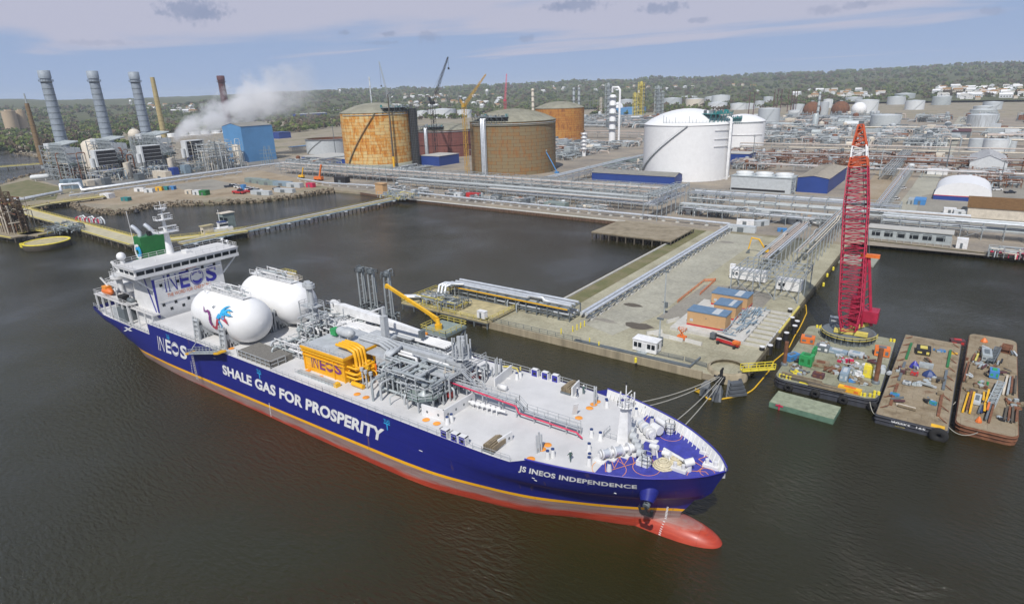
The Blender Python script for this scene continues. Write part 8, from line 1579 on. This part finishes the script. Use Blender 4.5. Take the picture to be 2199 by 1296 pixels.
# ================================================================ POWER STATION AND YARD
def stack(name, label, x0, y0, x1, y1, rp0, rp1, X, key, cap=None, base=True):
    a = PX(x0, y0, X); z0 = a.z; b = V((a.x, a.y, GZ)); h = ztop(b, y1)-GZ; t = thing(name, label, 'chimney', b); k = mpp(a); r0, r1 = rp0*k, rp1*k
    m = MB().use(key); n = 17
    for i in range(n):
        f0, f1 = i/n, (i+1)/n; q0, q1 = r0+(r1-r0)*f0, r0+(r1-r0)*f1; m.lathe((0, 0, 0), [(q0, h*.06+h*.94*f0), (q1, h*.06+h*.94*f1)], 24); m.use('dsteel' if key == 'stackgrey' else key).lathe((0, 0, h*.06+h*.94*f0), [(q0+.02, 0), (q0+.2, .1), (q0+.2, .4), (q0+.02, .5)], 24); m.use(key)
    m.build('shaft', t); MB().use('steel' if key != 'stacktan' else key).cyl((0, 0, 0), (0, 0, h*.07), r0*.85, n=16).build('base', t)
    if cap: m = MB().use(cap); m.lathe((0, 0, h*.9), [(r1, 0), (r1*1.35, .1), (r1*1.35, .5), (r1, .6)], 20); m.rail([(r1*1.35*cos(i*PI/8), r1*1.35*sin(i*PI/8), h*.9+.5) for i in range(17)], 1.2, .14, 2); m.lathe((0, 0, h*.93), [(r1*1.18, 0), (r1*1.18, h*.07), (r1*.9, h*.07+.3)], 24); m.build('cap', t)
    return t
US = [(220, 388, 131, 298, 92, 152, 'left'), (318, 378, 229, 288, 198, 153, 'middle'), (412, 367, 313, 280, 289, 155, 'right')]
for i, (fx, fy, sx, sy, tx, ty, pos) in enumerate(US):
    B = P(fx, fy); X = B.x-62
    stack('banded_chimney', ('leftmost of the three tall grey banded chimneys', 'middle one of the three tall grey banded chimneys', 'right one of the three tall grey banded chimneys, beside the tan chimney')[i], sx, sy, tx, ty, 13-i*.8, 9.6-i*.5, X, 'stackgrey', 'stackgrey')
    t = thing('boiler_unit', ('power station boiler block with dark intake panel, left of three', 'power station boiler block with dark intake panel, middle of three', 'power station boiler block with dark intake panel, nearest the steam')[i], 'power plant', (B.x, B.y, GZ)); o = V((B.x, B.y, GZ)); k = mpp(B)
    z0, z1 = ztop(B, fy-32)-GZ, ztop(B, fy-63)-GZ; L_ = 15.
    m = MB().use('black').box((-6, 0, z0), (-.2, L_, z1)); m.build('intake_filter', t); m = MB().use('tankwhite').box((-8, -1.2, z0-1), (.3, 0, z1+.5)); m.box((-8, 0, z1), (.3, L_, z1+.6))
    for j in range(5): m.box((-.25, 0, z0+(z1-z0)*j/4-.1), (.05, L_, z0+(z1-z0)*j/4+.1))
    m.build('intake_housing', t); m = MB().use('dsteel')
    for j in range(5):
        for x in (-6, -.4): m.beam((x, L_*j/4, 0), (x, L_*j/4, z0), .5)
        if j < 4: m.beam((-.4, L_*j/4, 0), (-.4, L_*(j+1)/4, z0), .3)
    clutter(m, -7, 3, 0, L_, 0, z0, 60, 90+i, (.15, .4), ('dsteel', 'steel', 'galv', 'navy')); m.build('intake_frame', t)
    bz = ztop(V((B.x-26, B.y-8, GZ)), fy-88)-GZ
    m = MB().use('tankgrey').box((-46, -15, bz*.45), (-20, -3, bz*.8)); m.use('platgrn').box((-48, -16, bz*.40), (-18, -2, bz*.45)); m.build('boiler_casing', t); m = MB().use('galv')
    for j in range(11): m.cyl((-45+2.4*j, -16, bz*.88), (-45+2.4*j, -3, bz*.95), .7, n=8); m.beam((-45+2.4*j, -15.6, bz*.5), (-45+2.4*j, -15.6, bz*.92), .6)
    m.build('steam_pipes', t); m = MB().use('tankwhite').box((-60, -15, bz*.76), (-50, -7, bz*.9)); m.cyl((-3, -3, z0*.9), (-3, -3, z0*1.5), 1.6, n=14); m.build('duct', t); m = MB().use('steel')
    for x in (-64, -50, -36, -22, -12):
        for y in (-17, -10): m.beam((x, y, 0), (x, y, bz*.85), .6)
    for lv in range(7):
        z = bz*.12*(lv+1); m.beam((-64, -17, z), (-12, -17, z), .4)
        for j, x in enumerate((-64, -50, -36, -22)): m.beam((x, -17, z-bz*.12), (x+14, -17, z), .3)
    clutter(m, -62, -10, -17, -2, 0, bz*.7, 120, 95+i, (.2, .5), ('steel', 'domegrey', 'galv', 'cream', 'rust'), False); clutter(m, 2, 14, -12, 16, 0, 9, 60, 98+i, (.15, .4), ('galv', 'cream', 'bluesteel', 'tankwhite')); m.build('steelwork', t)
    m = MB().use('cream').cyl((4, L_+4, 0), (4, L_+4, z0*1.05), 2.4, n=16); m.cyl((-2, L_+8, 0), (-2, L_+8, z0*1.05), 2.0, n=16); m.build('silo', t)
c, r, h = tank_fit(186, 238, 362, 308); t = thing('white_tank', 'cream cone roofed tank between the left and middle boiler blocks', 'storage tank', c); MB().use('cream').lathe((0, 0, 0), [(r, 0), (r, h), (r*.75, h+r*.25), (.01, h+r*.5)], 28).build('tank_shell', t)
gas_sphere(300, 289, 14, 340, 'cream', 'cream round tank between the middle and right boiler blocks')
stack('tan_chimney', 'slim tan chimney with black tip right of the three banded ones', 350, 279, 326, 166, 6.5, 4.2, P(412, 367).x-110, 'stacktan', None); b = PX(328, 172, P(412, 367).x-110)
stack('brown_chimney', 'slim brown tapering chimney at the left edge near the silos', 83, 317, 55, 222, 6, 4, -560, 'stackbrown', None); a = PX(55, 222, -560); b0 = PX(83, 317, -560); m = MB().use('galv').cyl((b0.x, b0.y, a.z), (b0.x, b0.y, ztop(V((b0.x, b0.y, GZ)), 201)), .7); single('lightning_mast', 'thin mast topping the brown chimney at the left edge', 'mast', m)
stack('brick_chimney', 'dark brick chimney rising out of the steam', 482, 215, 477, 163, 8, 6.6, -800, 'brick', 'brick')
for i, (xl, xr, yt, yb, lab) in enumerate(((14, 46, 239, 286, 'left one of two joined tan concrete silos at the left edge'), (44, 66, 238, 284, 'right one of two joined tan concrete silos at the left edge'))):
    c, r, h = tank_fit(xl, xr, yb, yt); t = thing('concrete_silo', lab, 'silo', c); MB().use('silo').lathe((0, 0, 0), [(r, 0), (r, h)], 32).build('silo_wall', t); m = MB().use('silo').lathe((0, 0, h), [(r+.3, 0), (r+.3, 1), (.01, 1.2)], 32); m.cbox((0, 0, h), (r*.8, r*.8, 4)); m.build('silo_top', t)
# cooling tower block with steam
B = P(430, 345); ct = thing('cooling_tower', 'long pale louvred cooling tower block under the steam', 'cooling tower', (B.x-60, B.y+30, GZ)); hz = ztop(B, 296)-GZ; m = MB().use('cream').box((-10, -45, 0), (10, 60, hz)); m.build('casing', ct); m = MB().use('tankwhite')
for i in range(8): m.lathe((0, -38+13*i, hz), [(5.4, 0), (4.6, 1.5), (5.2, 3.2), (4.4, 3.2), (4.0, .6)], 18)
m.build('fan_stack', ct)
single('pipe_scaffold', 'grey open pipe and stair structure left of the turbine hall', 'equipment', clutter(MB(), P(470, 366).x-24, P(470, 366).x+4, P(470, 366).y-10, P(470, 366).y+24, GZ, 26, 130, 120, (.2, .5), ('galv', 'steel', 'tankwhite', 'cream')))
for lab, x, yb, yt, rp in (('cream vertical silo beside the turbine hall corner', 513, 351, 312, 8), ('cream vertical silo beside the right intake panel', 445, 356, 326, 9)): b = P(x, yb); k = mpp(b)*rp; single('cream_silo', lab, 'silo', MB().use('cream').lathe(b, [(k, 0), (k, ztop(b, yt)-GZ), (.01, ztop(b, yt)-GZ+1)], 18))
b = P(88, 388); t = thing('gas_bullet', 'white horizontal cylindrical gas tank near the inlet shore', 'gas tank', b, 1.2); MB().use('tankwhite').lathe((0, 0, 3.2), [(.01, -7), (1.6, -6.4), (2.1, -5), (2.1, 5), (1.6, 6.4), (.01, 7)], 16, axis='x').build('shell', t); m = MB().use('lconc').cbox((-3.5, 0, 0), (.8, 3, 2)); m.cbox((3.5, 0, 0), (.8, 3, 2)); m.build('saddle', t)
for i, (x, y) in enumerate(((147, 404), (165, 404))): cabinet('transformer', ('blue grey transformer block, left of a pair', 'blue grey transformer block, right of a pair')[i], x, y, 7, 7, 6.5, 'bluesteel', cat='transformer')
for i, (x, y, w_, h_, k) in enumerate(((192, 398, 9, 4, 'cream'), (208, 396, 7, 4, 'lconc'), (350, 383, 22, 6, 'cream'), (230, 396, 6, 5, 'dsteel'), (375, 375, 8, 6, 'navy'), (400, 372, 8, 7, 'bluesteel'), (300, 386, 8, 5, 'dsteel'))): cabinet('switch_house', ('cream switch house by the transformers', 'pale grey kiosk right of the cream switch house', 'wide cream block house with white roof before the right boiler', 'dark kiosk under the left intake panel', 'navy kiosk under the right intake panel', 'blue grey kiosk right of the navy kiosk', 'dark kiosk under the middle intake panel')[i], x, y, w_, 5, h_, k, cat='kiosk')
bt = thing('switchyard_gantry', 'pale blue steel switchyard gantry in front of the turbine hall end wall', 'gantry', P(578, 352)); m = MB().use('bluesteel')
for x in (-3, 3):
    for y in (-3, 3): m.beam((x, y, 0), (x*.3, y*.8, 17), .4)
for z in (6, 10, 13): m.beam((-4, -6, z), (-4, 6, z), .4); m.beam((4, -6, z), (4, 6, z), .4)
for j in range(6): m.cyl((-2, -6+2.4*j, 0), (-2, -6+2.4*j, 4), .4)
m.build('gantry_frame', bt)
# steam: an even cloud shape filled with a thin scattering volume
def steam():
    m = bpy.data.materials.new('steam'); m.use_nodes = True; N, L = m.node_tree.nodes, m.node_tree.links; N.remove(N['Principled BSDF']); out = N['Material Output']
    v = N.new('ShaderNodeVolumePrincipled'); v.inputs['Color'].default_value = (1, 1, 1, 1); v.inputs['Anisotropy'].default_value = .2; L.new(v.outputs[0], out.inputs['Volume'])
    tc = N.new('ShaderNodeTexCoord'); sp = N.new('ShaderNodeSeparateXYZ'); L.new(tc.outputs['Object'], sp.inputs[0])
    def mm(op, a, b=None, c=None):
        n = N.new('ShaderNodeMath'); n.operation = op
        for i, x in enumerate((a, b, c)):
            if x is None: continue
            if isinstance(x, (int, float)): n.inputs[i].default_value = x
            else: L.new(x, n.inputs[i])
        return n.outputs[0]
    x = sp.outputs['X']; xc = mm('MAXIMUM', x, .001); cz = mm('MULTIPLY', mm('POWER', xc, .62), .40); rad = mm('MULTIPLY_ADD', xc, .21, .06)
    dz = mm('SUBTRACT', sp.outputs['Z'], cz); d_ = mm('SQRT', mm('ADD', mm('MULTIPLY', dz, dz), mm('MULTIPLY', sp.outputs['Y'], sp.outputs['Y'])))
    n = N.new('ShaderNodeTexNoise'); n.inputs['Scale'].default_value = 7.; n.inputs['Detail'].default_value = 4; n.inputs['Roughness'].default_value = .6; L.new(tc.outputs['Object'], n.inputs['Vector'])
    den = mm('SUBTRACT', mm('ADD', mm('SUBTRACT', 1., mm('DIVIDE', d_, rad)), mm('MULTIPLY', mm('SUBTRACT', n.outputs['Fac'], .5), 3.4)), .10)
    fade = mm('MULTIPLY', mm('MINIMUM', 1., mm('MULTIPLY', mm('MAXIMUM', 0., x), 30.)), mm('POWER', mm('MAXIMUM', 0., mm('SUBTRACT', 1.0, x)), 1.3))
    L.new(mm('MULTIPLY', mm('MINIMUM', mm('MAXIMUM', den, 0.), .7), mm('MULTIPLY', fade, .34)), v.inputs['Density']); MATS['steam'] = m
steam()
a = P(392, 345); D_ = (a-CAM).dot(FW); s0 = CAM+ray(375, 300)*(D_/CF); s1 = CAM+ray(690, 205)*(D_/CF); ax = s1-s0; Ls = math.hypot(ax.x, ax.y)
m = MB().use('steam'); rings = []
for i in range(9):
    x = i/8*1.0; zc = .40*max(.001, x)**.62; r = .02+(.06+.21*x)*1.75; rings.append([(x-.02, r*cos(j*PI/6), max(-.02, zc+r*sin(j*PI/6))) for j in range(12)])
m.add([p for g in rings for p in g], [(i*12+j, i*12+(j+1) % 12, (i+1)*12+(j+1) % 12, (i+1)*12+j) for i in range(8) for j in range(12)]+[tuple(range(11, -1, -1)), tuple(range(96, 108))])
o = m.build('steam_plume'); o.location = s0; o.rotation_euler = (0, 0, math.atan2(ax.y, ax.x)); o.scale = (Ls, Ls, Ls*.82); tag(o, 'large white steam plume drifting right from the cooling towers', 'steam')
# ---- vehicles and yard goods
def car_proto(key, label, group, pick=False):
    t = thing('parked_car', label, 'car', (0, 0, 0), 0, group); m = MB().use(key); m.add([(-2.2, -.9, .35), (2.2, -.9, .35), (2.2, .9, .35), (-2.2, .9, .35), (-2.25, -.88, .95), (2.2, -.88, .85), (2.2, .88, .85), (-2.25, .88, .95)], [(0, 3, 2, 1), (4, 5, 6, 7), (0, 1, 5, 4), (1, 2, 6, 5), (2, 3, 7, 6), (3, 0, 4, 7)]); x0 = -.2 if pick else -1.9
    m.add([(x0+.3, -.7, 1.5), (.5, -.7, 1.5), (.5, .7, 1.5), (x0+.3, .7, 1.5)], [(0, 1, 2, 3)]); m.build('body', t)
    m = MB().use('glass'); m.add([(x0, -.84, .93), (1.2, -.84, .88), (1.2, .84, .88), (x0, .84, .93), (x0+.3, -.7, 1.49), (.5, -.7, 1.49), (.5, .7, 1.49), (x0+.3, .7, 1.49)], [(0, 1, 5, 4), (1, 2, 6, 5), (2, 3, 7, 6), (3, 0, 4, 7)]); m.build('window', t)
    for x in (-1.4, 1.4):
        for y in (-.85, .85): k = MB().use('tyre'); k.lathe((0, 0, 0), [(.01, -.1), (.34, -.1), (.34, .1), (.01, .1)], 12); k.xf(Matrix.Translation((x, y, .34)) @ Matrix.Rotation(R(90), 4, 'X')); k.build('wheel', t)
    return t
def cars(key, pick, items):
    t = None
    for x, y, rz, label, group, s in items:
        p = P(x, y)
        if t is None: t = car_proto(key, label, group, pick); t.location = p; t.rotation_euler = (0, 0, rz); t.scale = (s, s, s)
        else: c = dup(t, p, rz, label, group, (s, s, s)); (group is None and 'group' in c.keys()) and c.pop('group')
mat('carwhite', (.75, .75, .74), .3, 0, .03); mat('cardark', (.03, .035, .045), .3); mat('carred', (.45, .03, .03), .3)
cars('carwhite', False, [(505+8*i, 401+1.7*i, 1.0, 'white car in the tight row of parked cars in the dirt yard', 'row of white cars in the yard', 1.5) for i in range(7)]+[(1748, 480, .4, 'white car parked by the crates under the pipe racks', None, 1.1), (2140, 431-22, .6, 'white pickup like car behind the brown roofed building', None, 1.2), (1923, 429, 1.2, 'white car on the plant road by the pipe rack end', None, 1.1), (1938, 406, 1.2, 'white car farther up the plant road', None, 1.1), (2072, 362, .3, 'white van parked left of the pointed tent, nearest', None, 1.3), (2066, 369, .3, 'white van parked left of the pointed tent, second', None, 1.3)])
cars('cardark', True, [(493, 402, 1.0, 'black pickup at the left end of the white car row', None, 1.6), (597, 408, .3, 'dark truck near the grey trailers', None, 1.6), (2168, 415, .5, 'dark blue car in the lot behind the dome shaped shelter', None, 1.2), (1886, 362, .8, 'dark car by the dirt track beside the red crane top', None, 1.3)])
cars('carred', True, [(515, 416, .2, 'red flatbed truck in the dirt yard', None, 2.2), (537, 413, .1, 'red truck right of the red flatbed', None, 1.8)])
for i, (x, y, w_, d_, h_, k, rz, lab) in enumerate([(302, 411, 9, 4, 3.5, 'white', .5, 'white tent canopy in the yard by the pipelines'), (322, 413, 8, 4, 3.5, 'tankwhite', .5, 'white canopy with green side, right of the first'), (344, 409, 6, 4, 3.4, 'boom', .5, 'small orange container beside the white canopies'), (356, 408, 6, 4, 3.4, 'teal', .5, 'teal container beside the orange one'), (370, 407, 6, 4, 3.2, 'sky', .5, 'light blue container at the end of the yard row'), (232, 425, 10, 6, 4, 'white', .3, 'small white house shaped shed near the rocky shore'), (272, 431, 7, 4, 3, 'teal', .3, 'dark teal skip near the rocky shore'), (425, 418, 7, 4, 4, 'tankwhite', .3, 'white container beside the green one in the yard'), (440, 419, 7, 5, 4.4, 'green', .3, 'dark green container in the middle of the yard'), (408, 416, 7, 4, 3.6, 'cream', .3, 'cream container left of the white one in the yard'),
        (545, 392, 18, 5, 4.5, 'platgrn', .15, 'grey green trailer, left of the trailer group'), (560, 394, 18, 5, 4.5, 'platgrn', .15, 'grey green trailer, second of the trailer group'), (577, 397, 20, 5, 4.5, 'platgrn', .15, 'grey green trailer, nearest of the trailer group'), (608, 399, 20, 5, 4.2, 'bluesteel', .15, 'blue grey trailer right of the trailer group'), (634, 402, 16, 5, 4, 'tankgrey', .15, 'pale grey trailer right end of the trailer group'), (562, 418, 20, 4, 3.6, 'tankgrey', .2, 'long grey container at the shore edge, left'), (612, 413, 20, 4, 3.4, 'tankgrey', .2, 'long grey container at the shore edge, right'), (668, 402, 8, 4, 4, 'pink', .1, 'pinkish red box unit near the dirt bank'), (524, 408, 4, 3, 5, 'sky', .1, 'small blue cabin among the trucks'), (735, 392, 14, 6, 5.5, 'black', .1, 'black square tank unit by the pipe racks'),
        (1600, 484, 9, 4, 3.4, 'white', .2, 'white open sided trailer near the corner of the silver pipeline'), (1633, 484, 9, 3.6, 3, 'tankgrey', 1.0, 'pale green grey shipping container right of the white open trailer'), (1593, 497, 14, 4, 3.4, 'tankgrey', .05, 'long grey container at the pipeline corner'), (1690, 477, 6, 4, 3.6, 'galv', .9, 'pale container, left of the pair below the twin line rack'), (1706, 480, 6, 4, 3.4, 'tankgrey', .9, 'pale container, right of the pair below the twin line rack'), (1679, 497, 4.6, 2, 1.8, 'sky', .3, 'bright blue skip on the open pier yard'), (1975, 437, 6, 12, 3.4, 'sky', .0, 'bright blue shipping container beside the plant road'), (1958, 436, 4, 11, 3, 'galv', .0, 'grey open container beside the bright blue one'), (2038, 459, 6, 4, 3.6, 'white', .1, 'white box truck body before the brown roofed building'), (2060, 463, 6, 4, 3.4, 'tankwhite', .1, 'second white box truck body before the brown roofed building'), (2188, 468, 5, 3, 2.4, 'sky', .2, 'blue skip at the right edge before the brown roofed building'),
        (1018, 425, 12, 4, 4, 'red', .05, 'red container under the pipe racks behind the basin'), (985, 424, 6, 4, 3.6, 'tankwhite', .05, 'white sacks like box left of the red container'), (1195, 443, 16, 7, 3, 'platgrn', .05, 'pale green tarpaulin covered stack by the basin'), (910, 411, 8, 4, 3.2, 'tankwhite', .1, 'white pickup sized box under the racks'), (1730, 470, 6, 5, 3.2, 'tan', .3, 'heap of tan timber crates beside the white car')]):
    cabinet('container' if 'tent' not in lab and 'canopy' not in lab else 'canopy', lab, x, y, w_*.8, d_*.8, h_*.75, k, cat='container', rz=rz)
for lab, x, y, key, s in (('orange mobile crane with raised jib near the racks', 685, 388, 'orange', 1.), ('yellow loader in front of the racks', 648, 383, 'boom', .7)):
    b = P(x, y); t = thing('mobile_crane', lab, 'crane', b, .2); MB().use(key).cbox((0, 0, 1), (7*s, 3*s, 2.2*s)).build('chassis', t); MB().use(key).beam((1*s, 0, 3*s), (4*s, 0, 12*s), 1.0*s).build('jib', t); m = MB().use('tyre').cbox((-2*s, 0, 0), (2*s, 3.2*s, 1.3)); m.cbox((2*s, 0, 0), (2*s, 3.2*s, 1.3)); m.build('wheels', t)
p = P(1604, 656, 2); person('person', 'worker in white helmet behind the rear tan shed, left of two', p, .5, 'dark', 'dark', 'white'); p = P(1611, 657, 2); person('person', 'worker in white helmet behind the rear tan shed, right of two', p, 1.5, 'dark', 'dark', 'white')
# ================================================================ HAZE, CAMERA, SUN, SKY
hz_ = bpy.data.materials.new('haze_air'); hz_.use_nodes = True; N = hz_.node_tree.nodes; N.remove(N['Principled BSDF']); v = N.new('ShaderNodeVolumePrincipled')
v.inputs['Color'].default_value = (.80, .88, 1.0, 1); v.inputs['Density'].default_value = 8e-5; v.inputs['Anisotropy'].default_value = 0.; hz_.node_tree.links.new(v.outputs[0], N['Material Output'].inputs['Volume'])
MATS['haze'] = hz_; m = MB().use('haze').box((-7900, -2700, -4), (2500, 7900, 165)); tag(m.build('haze'), None, None, None, 'stuff')
cd = bpy.data.cameras.new('camera'); cam = bpy.data.objects.new('camera', cd); COL.objects.link(cam)
cd.sensor_width = 36; cd.lens = CF/CW*36; cd.clip_start = .5; cd.clip_end = 60000
mx = Matrix((RT, UP, -FW)).transposed().to_4x4(); mx.translation = CAM; cam.matrix_world = mx; SC.camera = cam
SEL, SAZ = R(51), R(290.6)
sd = V((cos(SAZ)*cos(SEL), sin(SAZ)*cos(SEL), sin(SEL)))
sl = bpy.data.lights.new('sun', 'SUN'); sl.energy = 4.2; sl.angle = R(.5); sl.color = (1, .965, .92)
so = bpy.data.objects.new('sun', sl); COL.objects.link(so); so.rotation_euler = sd.to_track_quat('Z', 'Y').to_euler(); so.location = (0, 0, 300)
w = bpy.data.worlds.new('World'); SC.world = w; w.use_nodes = True; N = w.node_tree.nodes; L = w.node_tree.links
bg = N['Background']; sk = N.new('ShaderNodeTexSky'); sk.sky_type = 'NISHITA'; sk.sun_disc = False; sk.sun_elevation = SEL; sk.sun_rotation = math.atan2(sd.x, sd.y)
sk.air_density = 1.0; sk.dust_density = .6; sk.ozone_density = 2.5; bg.inputs['Strength'].default_value = .1
tc = N.new('ShaderNodeTexCoord'); sp = N.new('ShaderNodeSeparateXYZ'); L.new(tc.outputs['Generated'], sp.inputs[0])
def mm(op, a, b=None, c=None, clamp=False):
    n = N.new('ShaderNodeMath'); n.operation = op; n.use_clamp = clamp
    for i, x in enumerate((a, b, c)):
        if x is None: continue
        if isinstance(x, (int, float)): n.inputs[i].default_value = x
        else: L.new(x, n.inputs[i])
    return n.outputs[0]
def rng(x, a, b, c=0., d=1.):
    n = N.new('ShaderNodeMapRange'); n.interpolation_type = 'SMOOTHSTEP'; L.new(x, n.inputs['Value'])
    for k, q_ in zip(('From Min', 'From Max', 'To Min', 'To Max'), (a, b, c, d)): n.inputs[k].default_value = q_
    return n.outputs['Result']
def mix(f, a, b):
    x = N.new('ShaderNodeMix'); x.data_type = 'RGBA'
    if isinstance(f, float): x.inputs[0].default_value = f
    else: L.new(f, x.inputs[0])
    for s_, i in ((a, 6), (b, 7)):
        if isinstance(s_, tuple): x.inputs[i].default_value = (*s_, 1)
        else: L.new(s_, x.inputs[i])
    return x.outputs[2]
zc = mm('MAXIMUM', sp.outputs['Z'], .004)
# thin high cloud sheet: streaky noise laid out on a plane far overhead
den = mm('ADD', zc, .03); cx = mm('DIVIDE', sp.outputs['X'], den); cy = mm('DIVIDE', sp.outputs['Y'], den); cv = N.new('ShaderNodeCombineXYZ'); L.new(cx, cv.inputs[0]); L.new(cy, cv.inputs[1])
mp = N.new('ShaderNodeMapping'); mp.inputs['Rotation'].default_value = (0, 0, R(-40)); mp.inputs['Scale'].default_value = (.16, .34, 1); L.new(cv.outputs[0], mp.inputs[0])
n1 = N.new('ShaderNodeTexNoise'); n1.inputs['Scale'].default_value = 1.; n1.inputs['Detail'].default_value = 7; n1.inputs['Roughness'].default_value = .55; n1.inputs['Distortion'].default_value = .4; L.new(mp.outputs[0], n1.inputs['Vector'])
low = mix(rng(zc, 0., .10), (3.35, 4.4, 6.5), (3.1, 4.15, 6.3)); skyc = mix(rng(zc, .3, .85), low, sk.outputs[0])
veil = mm('MULTIPLY', rng(mm('ADD', n1.outputs['Fac'], rng(zc, .03, .115, -.16, .16)), .44, .60), rng(zc, .14, .4, .80, .12)); skyc = mix(veil, skyc, (5.35, 5.25, 6.3))
# small grey cumulus at their bearings
for x, y, wx, wy, k in ((415, 22, .046, .017, .8), (448, 30, .026, .010, .6), (1240, 12, .046, .010, .75), (1195, 16, .022, .007, .6), (1425, 17, .036, .008, .75), (740, 71, .010, .0045, .6), (830, 73, .014, .004, .65), (922, 78, .020, .011, .45), (1130, 82, .013, .006, .5), (1502, 44, .017, .005, .5), (1772, 22, .02, .008, .45), (1835, 12, .016, .006, .45), (200, 92, .05, .004, .3), (820, 92, .03, .003, .35), (2128, 24, .016, .005, .4), (1885, 6, .02, .004, .3), (345, 28, .007, .004, .45)):
    d = ray(x, y).normalized(); rt_ = d.cross(V((0, 0, 1))).normalized(); up_ = rt_.cross(d)
    def dot(vec, s_):
        n = N.new('ShaderNodeVectorMath'); n.operation = 'DOT_PRODUCT'; L.new(tc.outputs['Generated'], n.inputs[0]); n.inputs[1].default_value = vec/s_; return n.outputs['Value']
    a, b = dot(rt_, wx), dot(up_, wy); b = mm('SUBTRACT', b, d.dot(up_)/wy)
    n2 = N.new('ShaderNodeTexNoise'); n2.inputs['Scale'].default_value = 95.; n2.inputs['Detail'].default_value = 4; n2.inputs['Roughness'].default_value = .6; L.new(tc.outputs['Generated'], n2.inputs['Vector'])
    r_ = mm('ADD', mm('SQRT', mm('ADD', mm('MULTIPLY', a, a), mm('MULTIPLY', b, b))), mm('MULTIPLY', mm('SUBTRACT', n2.outputs['Fac'], .5), 2.2)); front = dot(d, 1.)
    msk = mm('MULTIPLY', mm('MULTIPLY', rng(r_, .35, 1.15, 1., 0.), rng(front, .5, .6)), k); skyc = mix(msk, skyc, (2.75, 3.25, 4.75))
L.new(skyc, bg.inputs['Color'])
SC.view_settings.view_transform = 'Standard'; SC.view_settings.look = 'None'; SC.view_settings.exposure = 0; SC.view_settings.gamma = 1
SC.cycles.use_denoising = True; SC.cycles.max_bounces = 8; SC.cycles.diffuse_bounces = 2; SC.cycles.glossy_bounces = 2; SC.cycles.volume_bounces = 6; SC.cycles.volume_max_steps = 256; SC.cycles.transmission_bounces = 2; SC.cycles.transparent_max_bounces = 8

# parts that repeat on one thing become parts of their own
def split_part(o, gap):
    me = o.data; par = list(range(len(me.vertices)))
    def fd(i):
        while par[i] != i: par[i] = par[par[i]]; i = par[i]
        return i
    for p_ in me.polygons:
        vs = p_.vertices; r0 = fd(vs[0])
        for v_ in vs[1:]: par[fd(v_)] = r0
    isl = {}
    for i, v_ in enumerate(me.vertices):
        r0 = fd(i); b = isl.setdefault(r0, [list(v_.co), list(v_.co)])
        for k in range(3): b[0][k] = min(b[0][k], v_.co[k]); b[1][k] = max(b[1][k], v_.co[k])
    gr = [[b[0][:], b[1][:], {r0}] for r0, b in isl.items()]; ch = True
    while ch:
        ch = False; out = []
        for g in gr:
            for h in out:
                if all(g[0][k]-gap <= h[1][k] and h[0][k]-gap <= g[1][k] for k in range(3)):
                    for k in range(3): h[0][k] = min(h[0][k], g[0][k]); h[1][k] = max(h[1][k], g[1][k])
                    h[2] |= g[2]; ch = True; break
            else: out.append(g)
        gr = out
    if not 2 <= len(gr) <= 60: return
    for g in gr:
        m = MB(); idx = {}; m.ms = list(me.materials)
        for p_ in me.polygons:
            if fd(p_.vertices[0]) in g[2]:
                f = []
                for v_ in p_.vertices:
                    if v_ not in idx: idx[v_] = len(m.v); m.v.append(tuple(me.vertices[v_].co))
                    f.append(idx[v_])
                m.f.append(f); m.mi.append(p_.material_index); m.sm.append(p_.use_smooth)
        n = o.name.split('.')[0]; k = m.build(n, o.parent); k.matrix_parent_inverse = o.matrix_parent_inverse; k.location = o.location
        if g is gr[0]: first = k
    for c in list(o.children): c.parent = first
    bpy.data.objects.remove(o)
SPL = dict(deck_railing=1., hatch_marker=.05, fairlead=.05, saddle=.3, deck_locker=.05, duct=.3, tug_mark=.3, draught_mark=1.0, riser_pipe=.15, side_rail=.1, lightening_hole=.02, vent_post=.15, pipe_support=.1, roof_walkway=.3, support_leg=.1, duct_=.1, deck_bollards=.2, step=.05, louvre=.05, yellow_marking=.1, wheels=.1, wheel=.05, track=.05, lamp_bracket=.1, vent_pipe=.1, exhaust_pipe=.1, fan_stack=.05, silo=.05, intake_housing=.02, vessel=.2, lamp_head=.05, banner_lettering=.3, piles=.25)
for o in list(SC.objects):
    k = o.name.split('.')[0]
    if k in SPL and o.type == 'MESH' and o.parent: split_part(o, SPL[k])
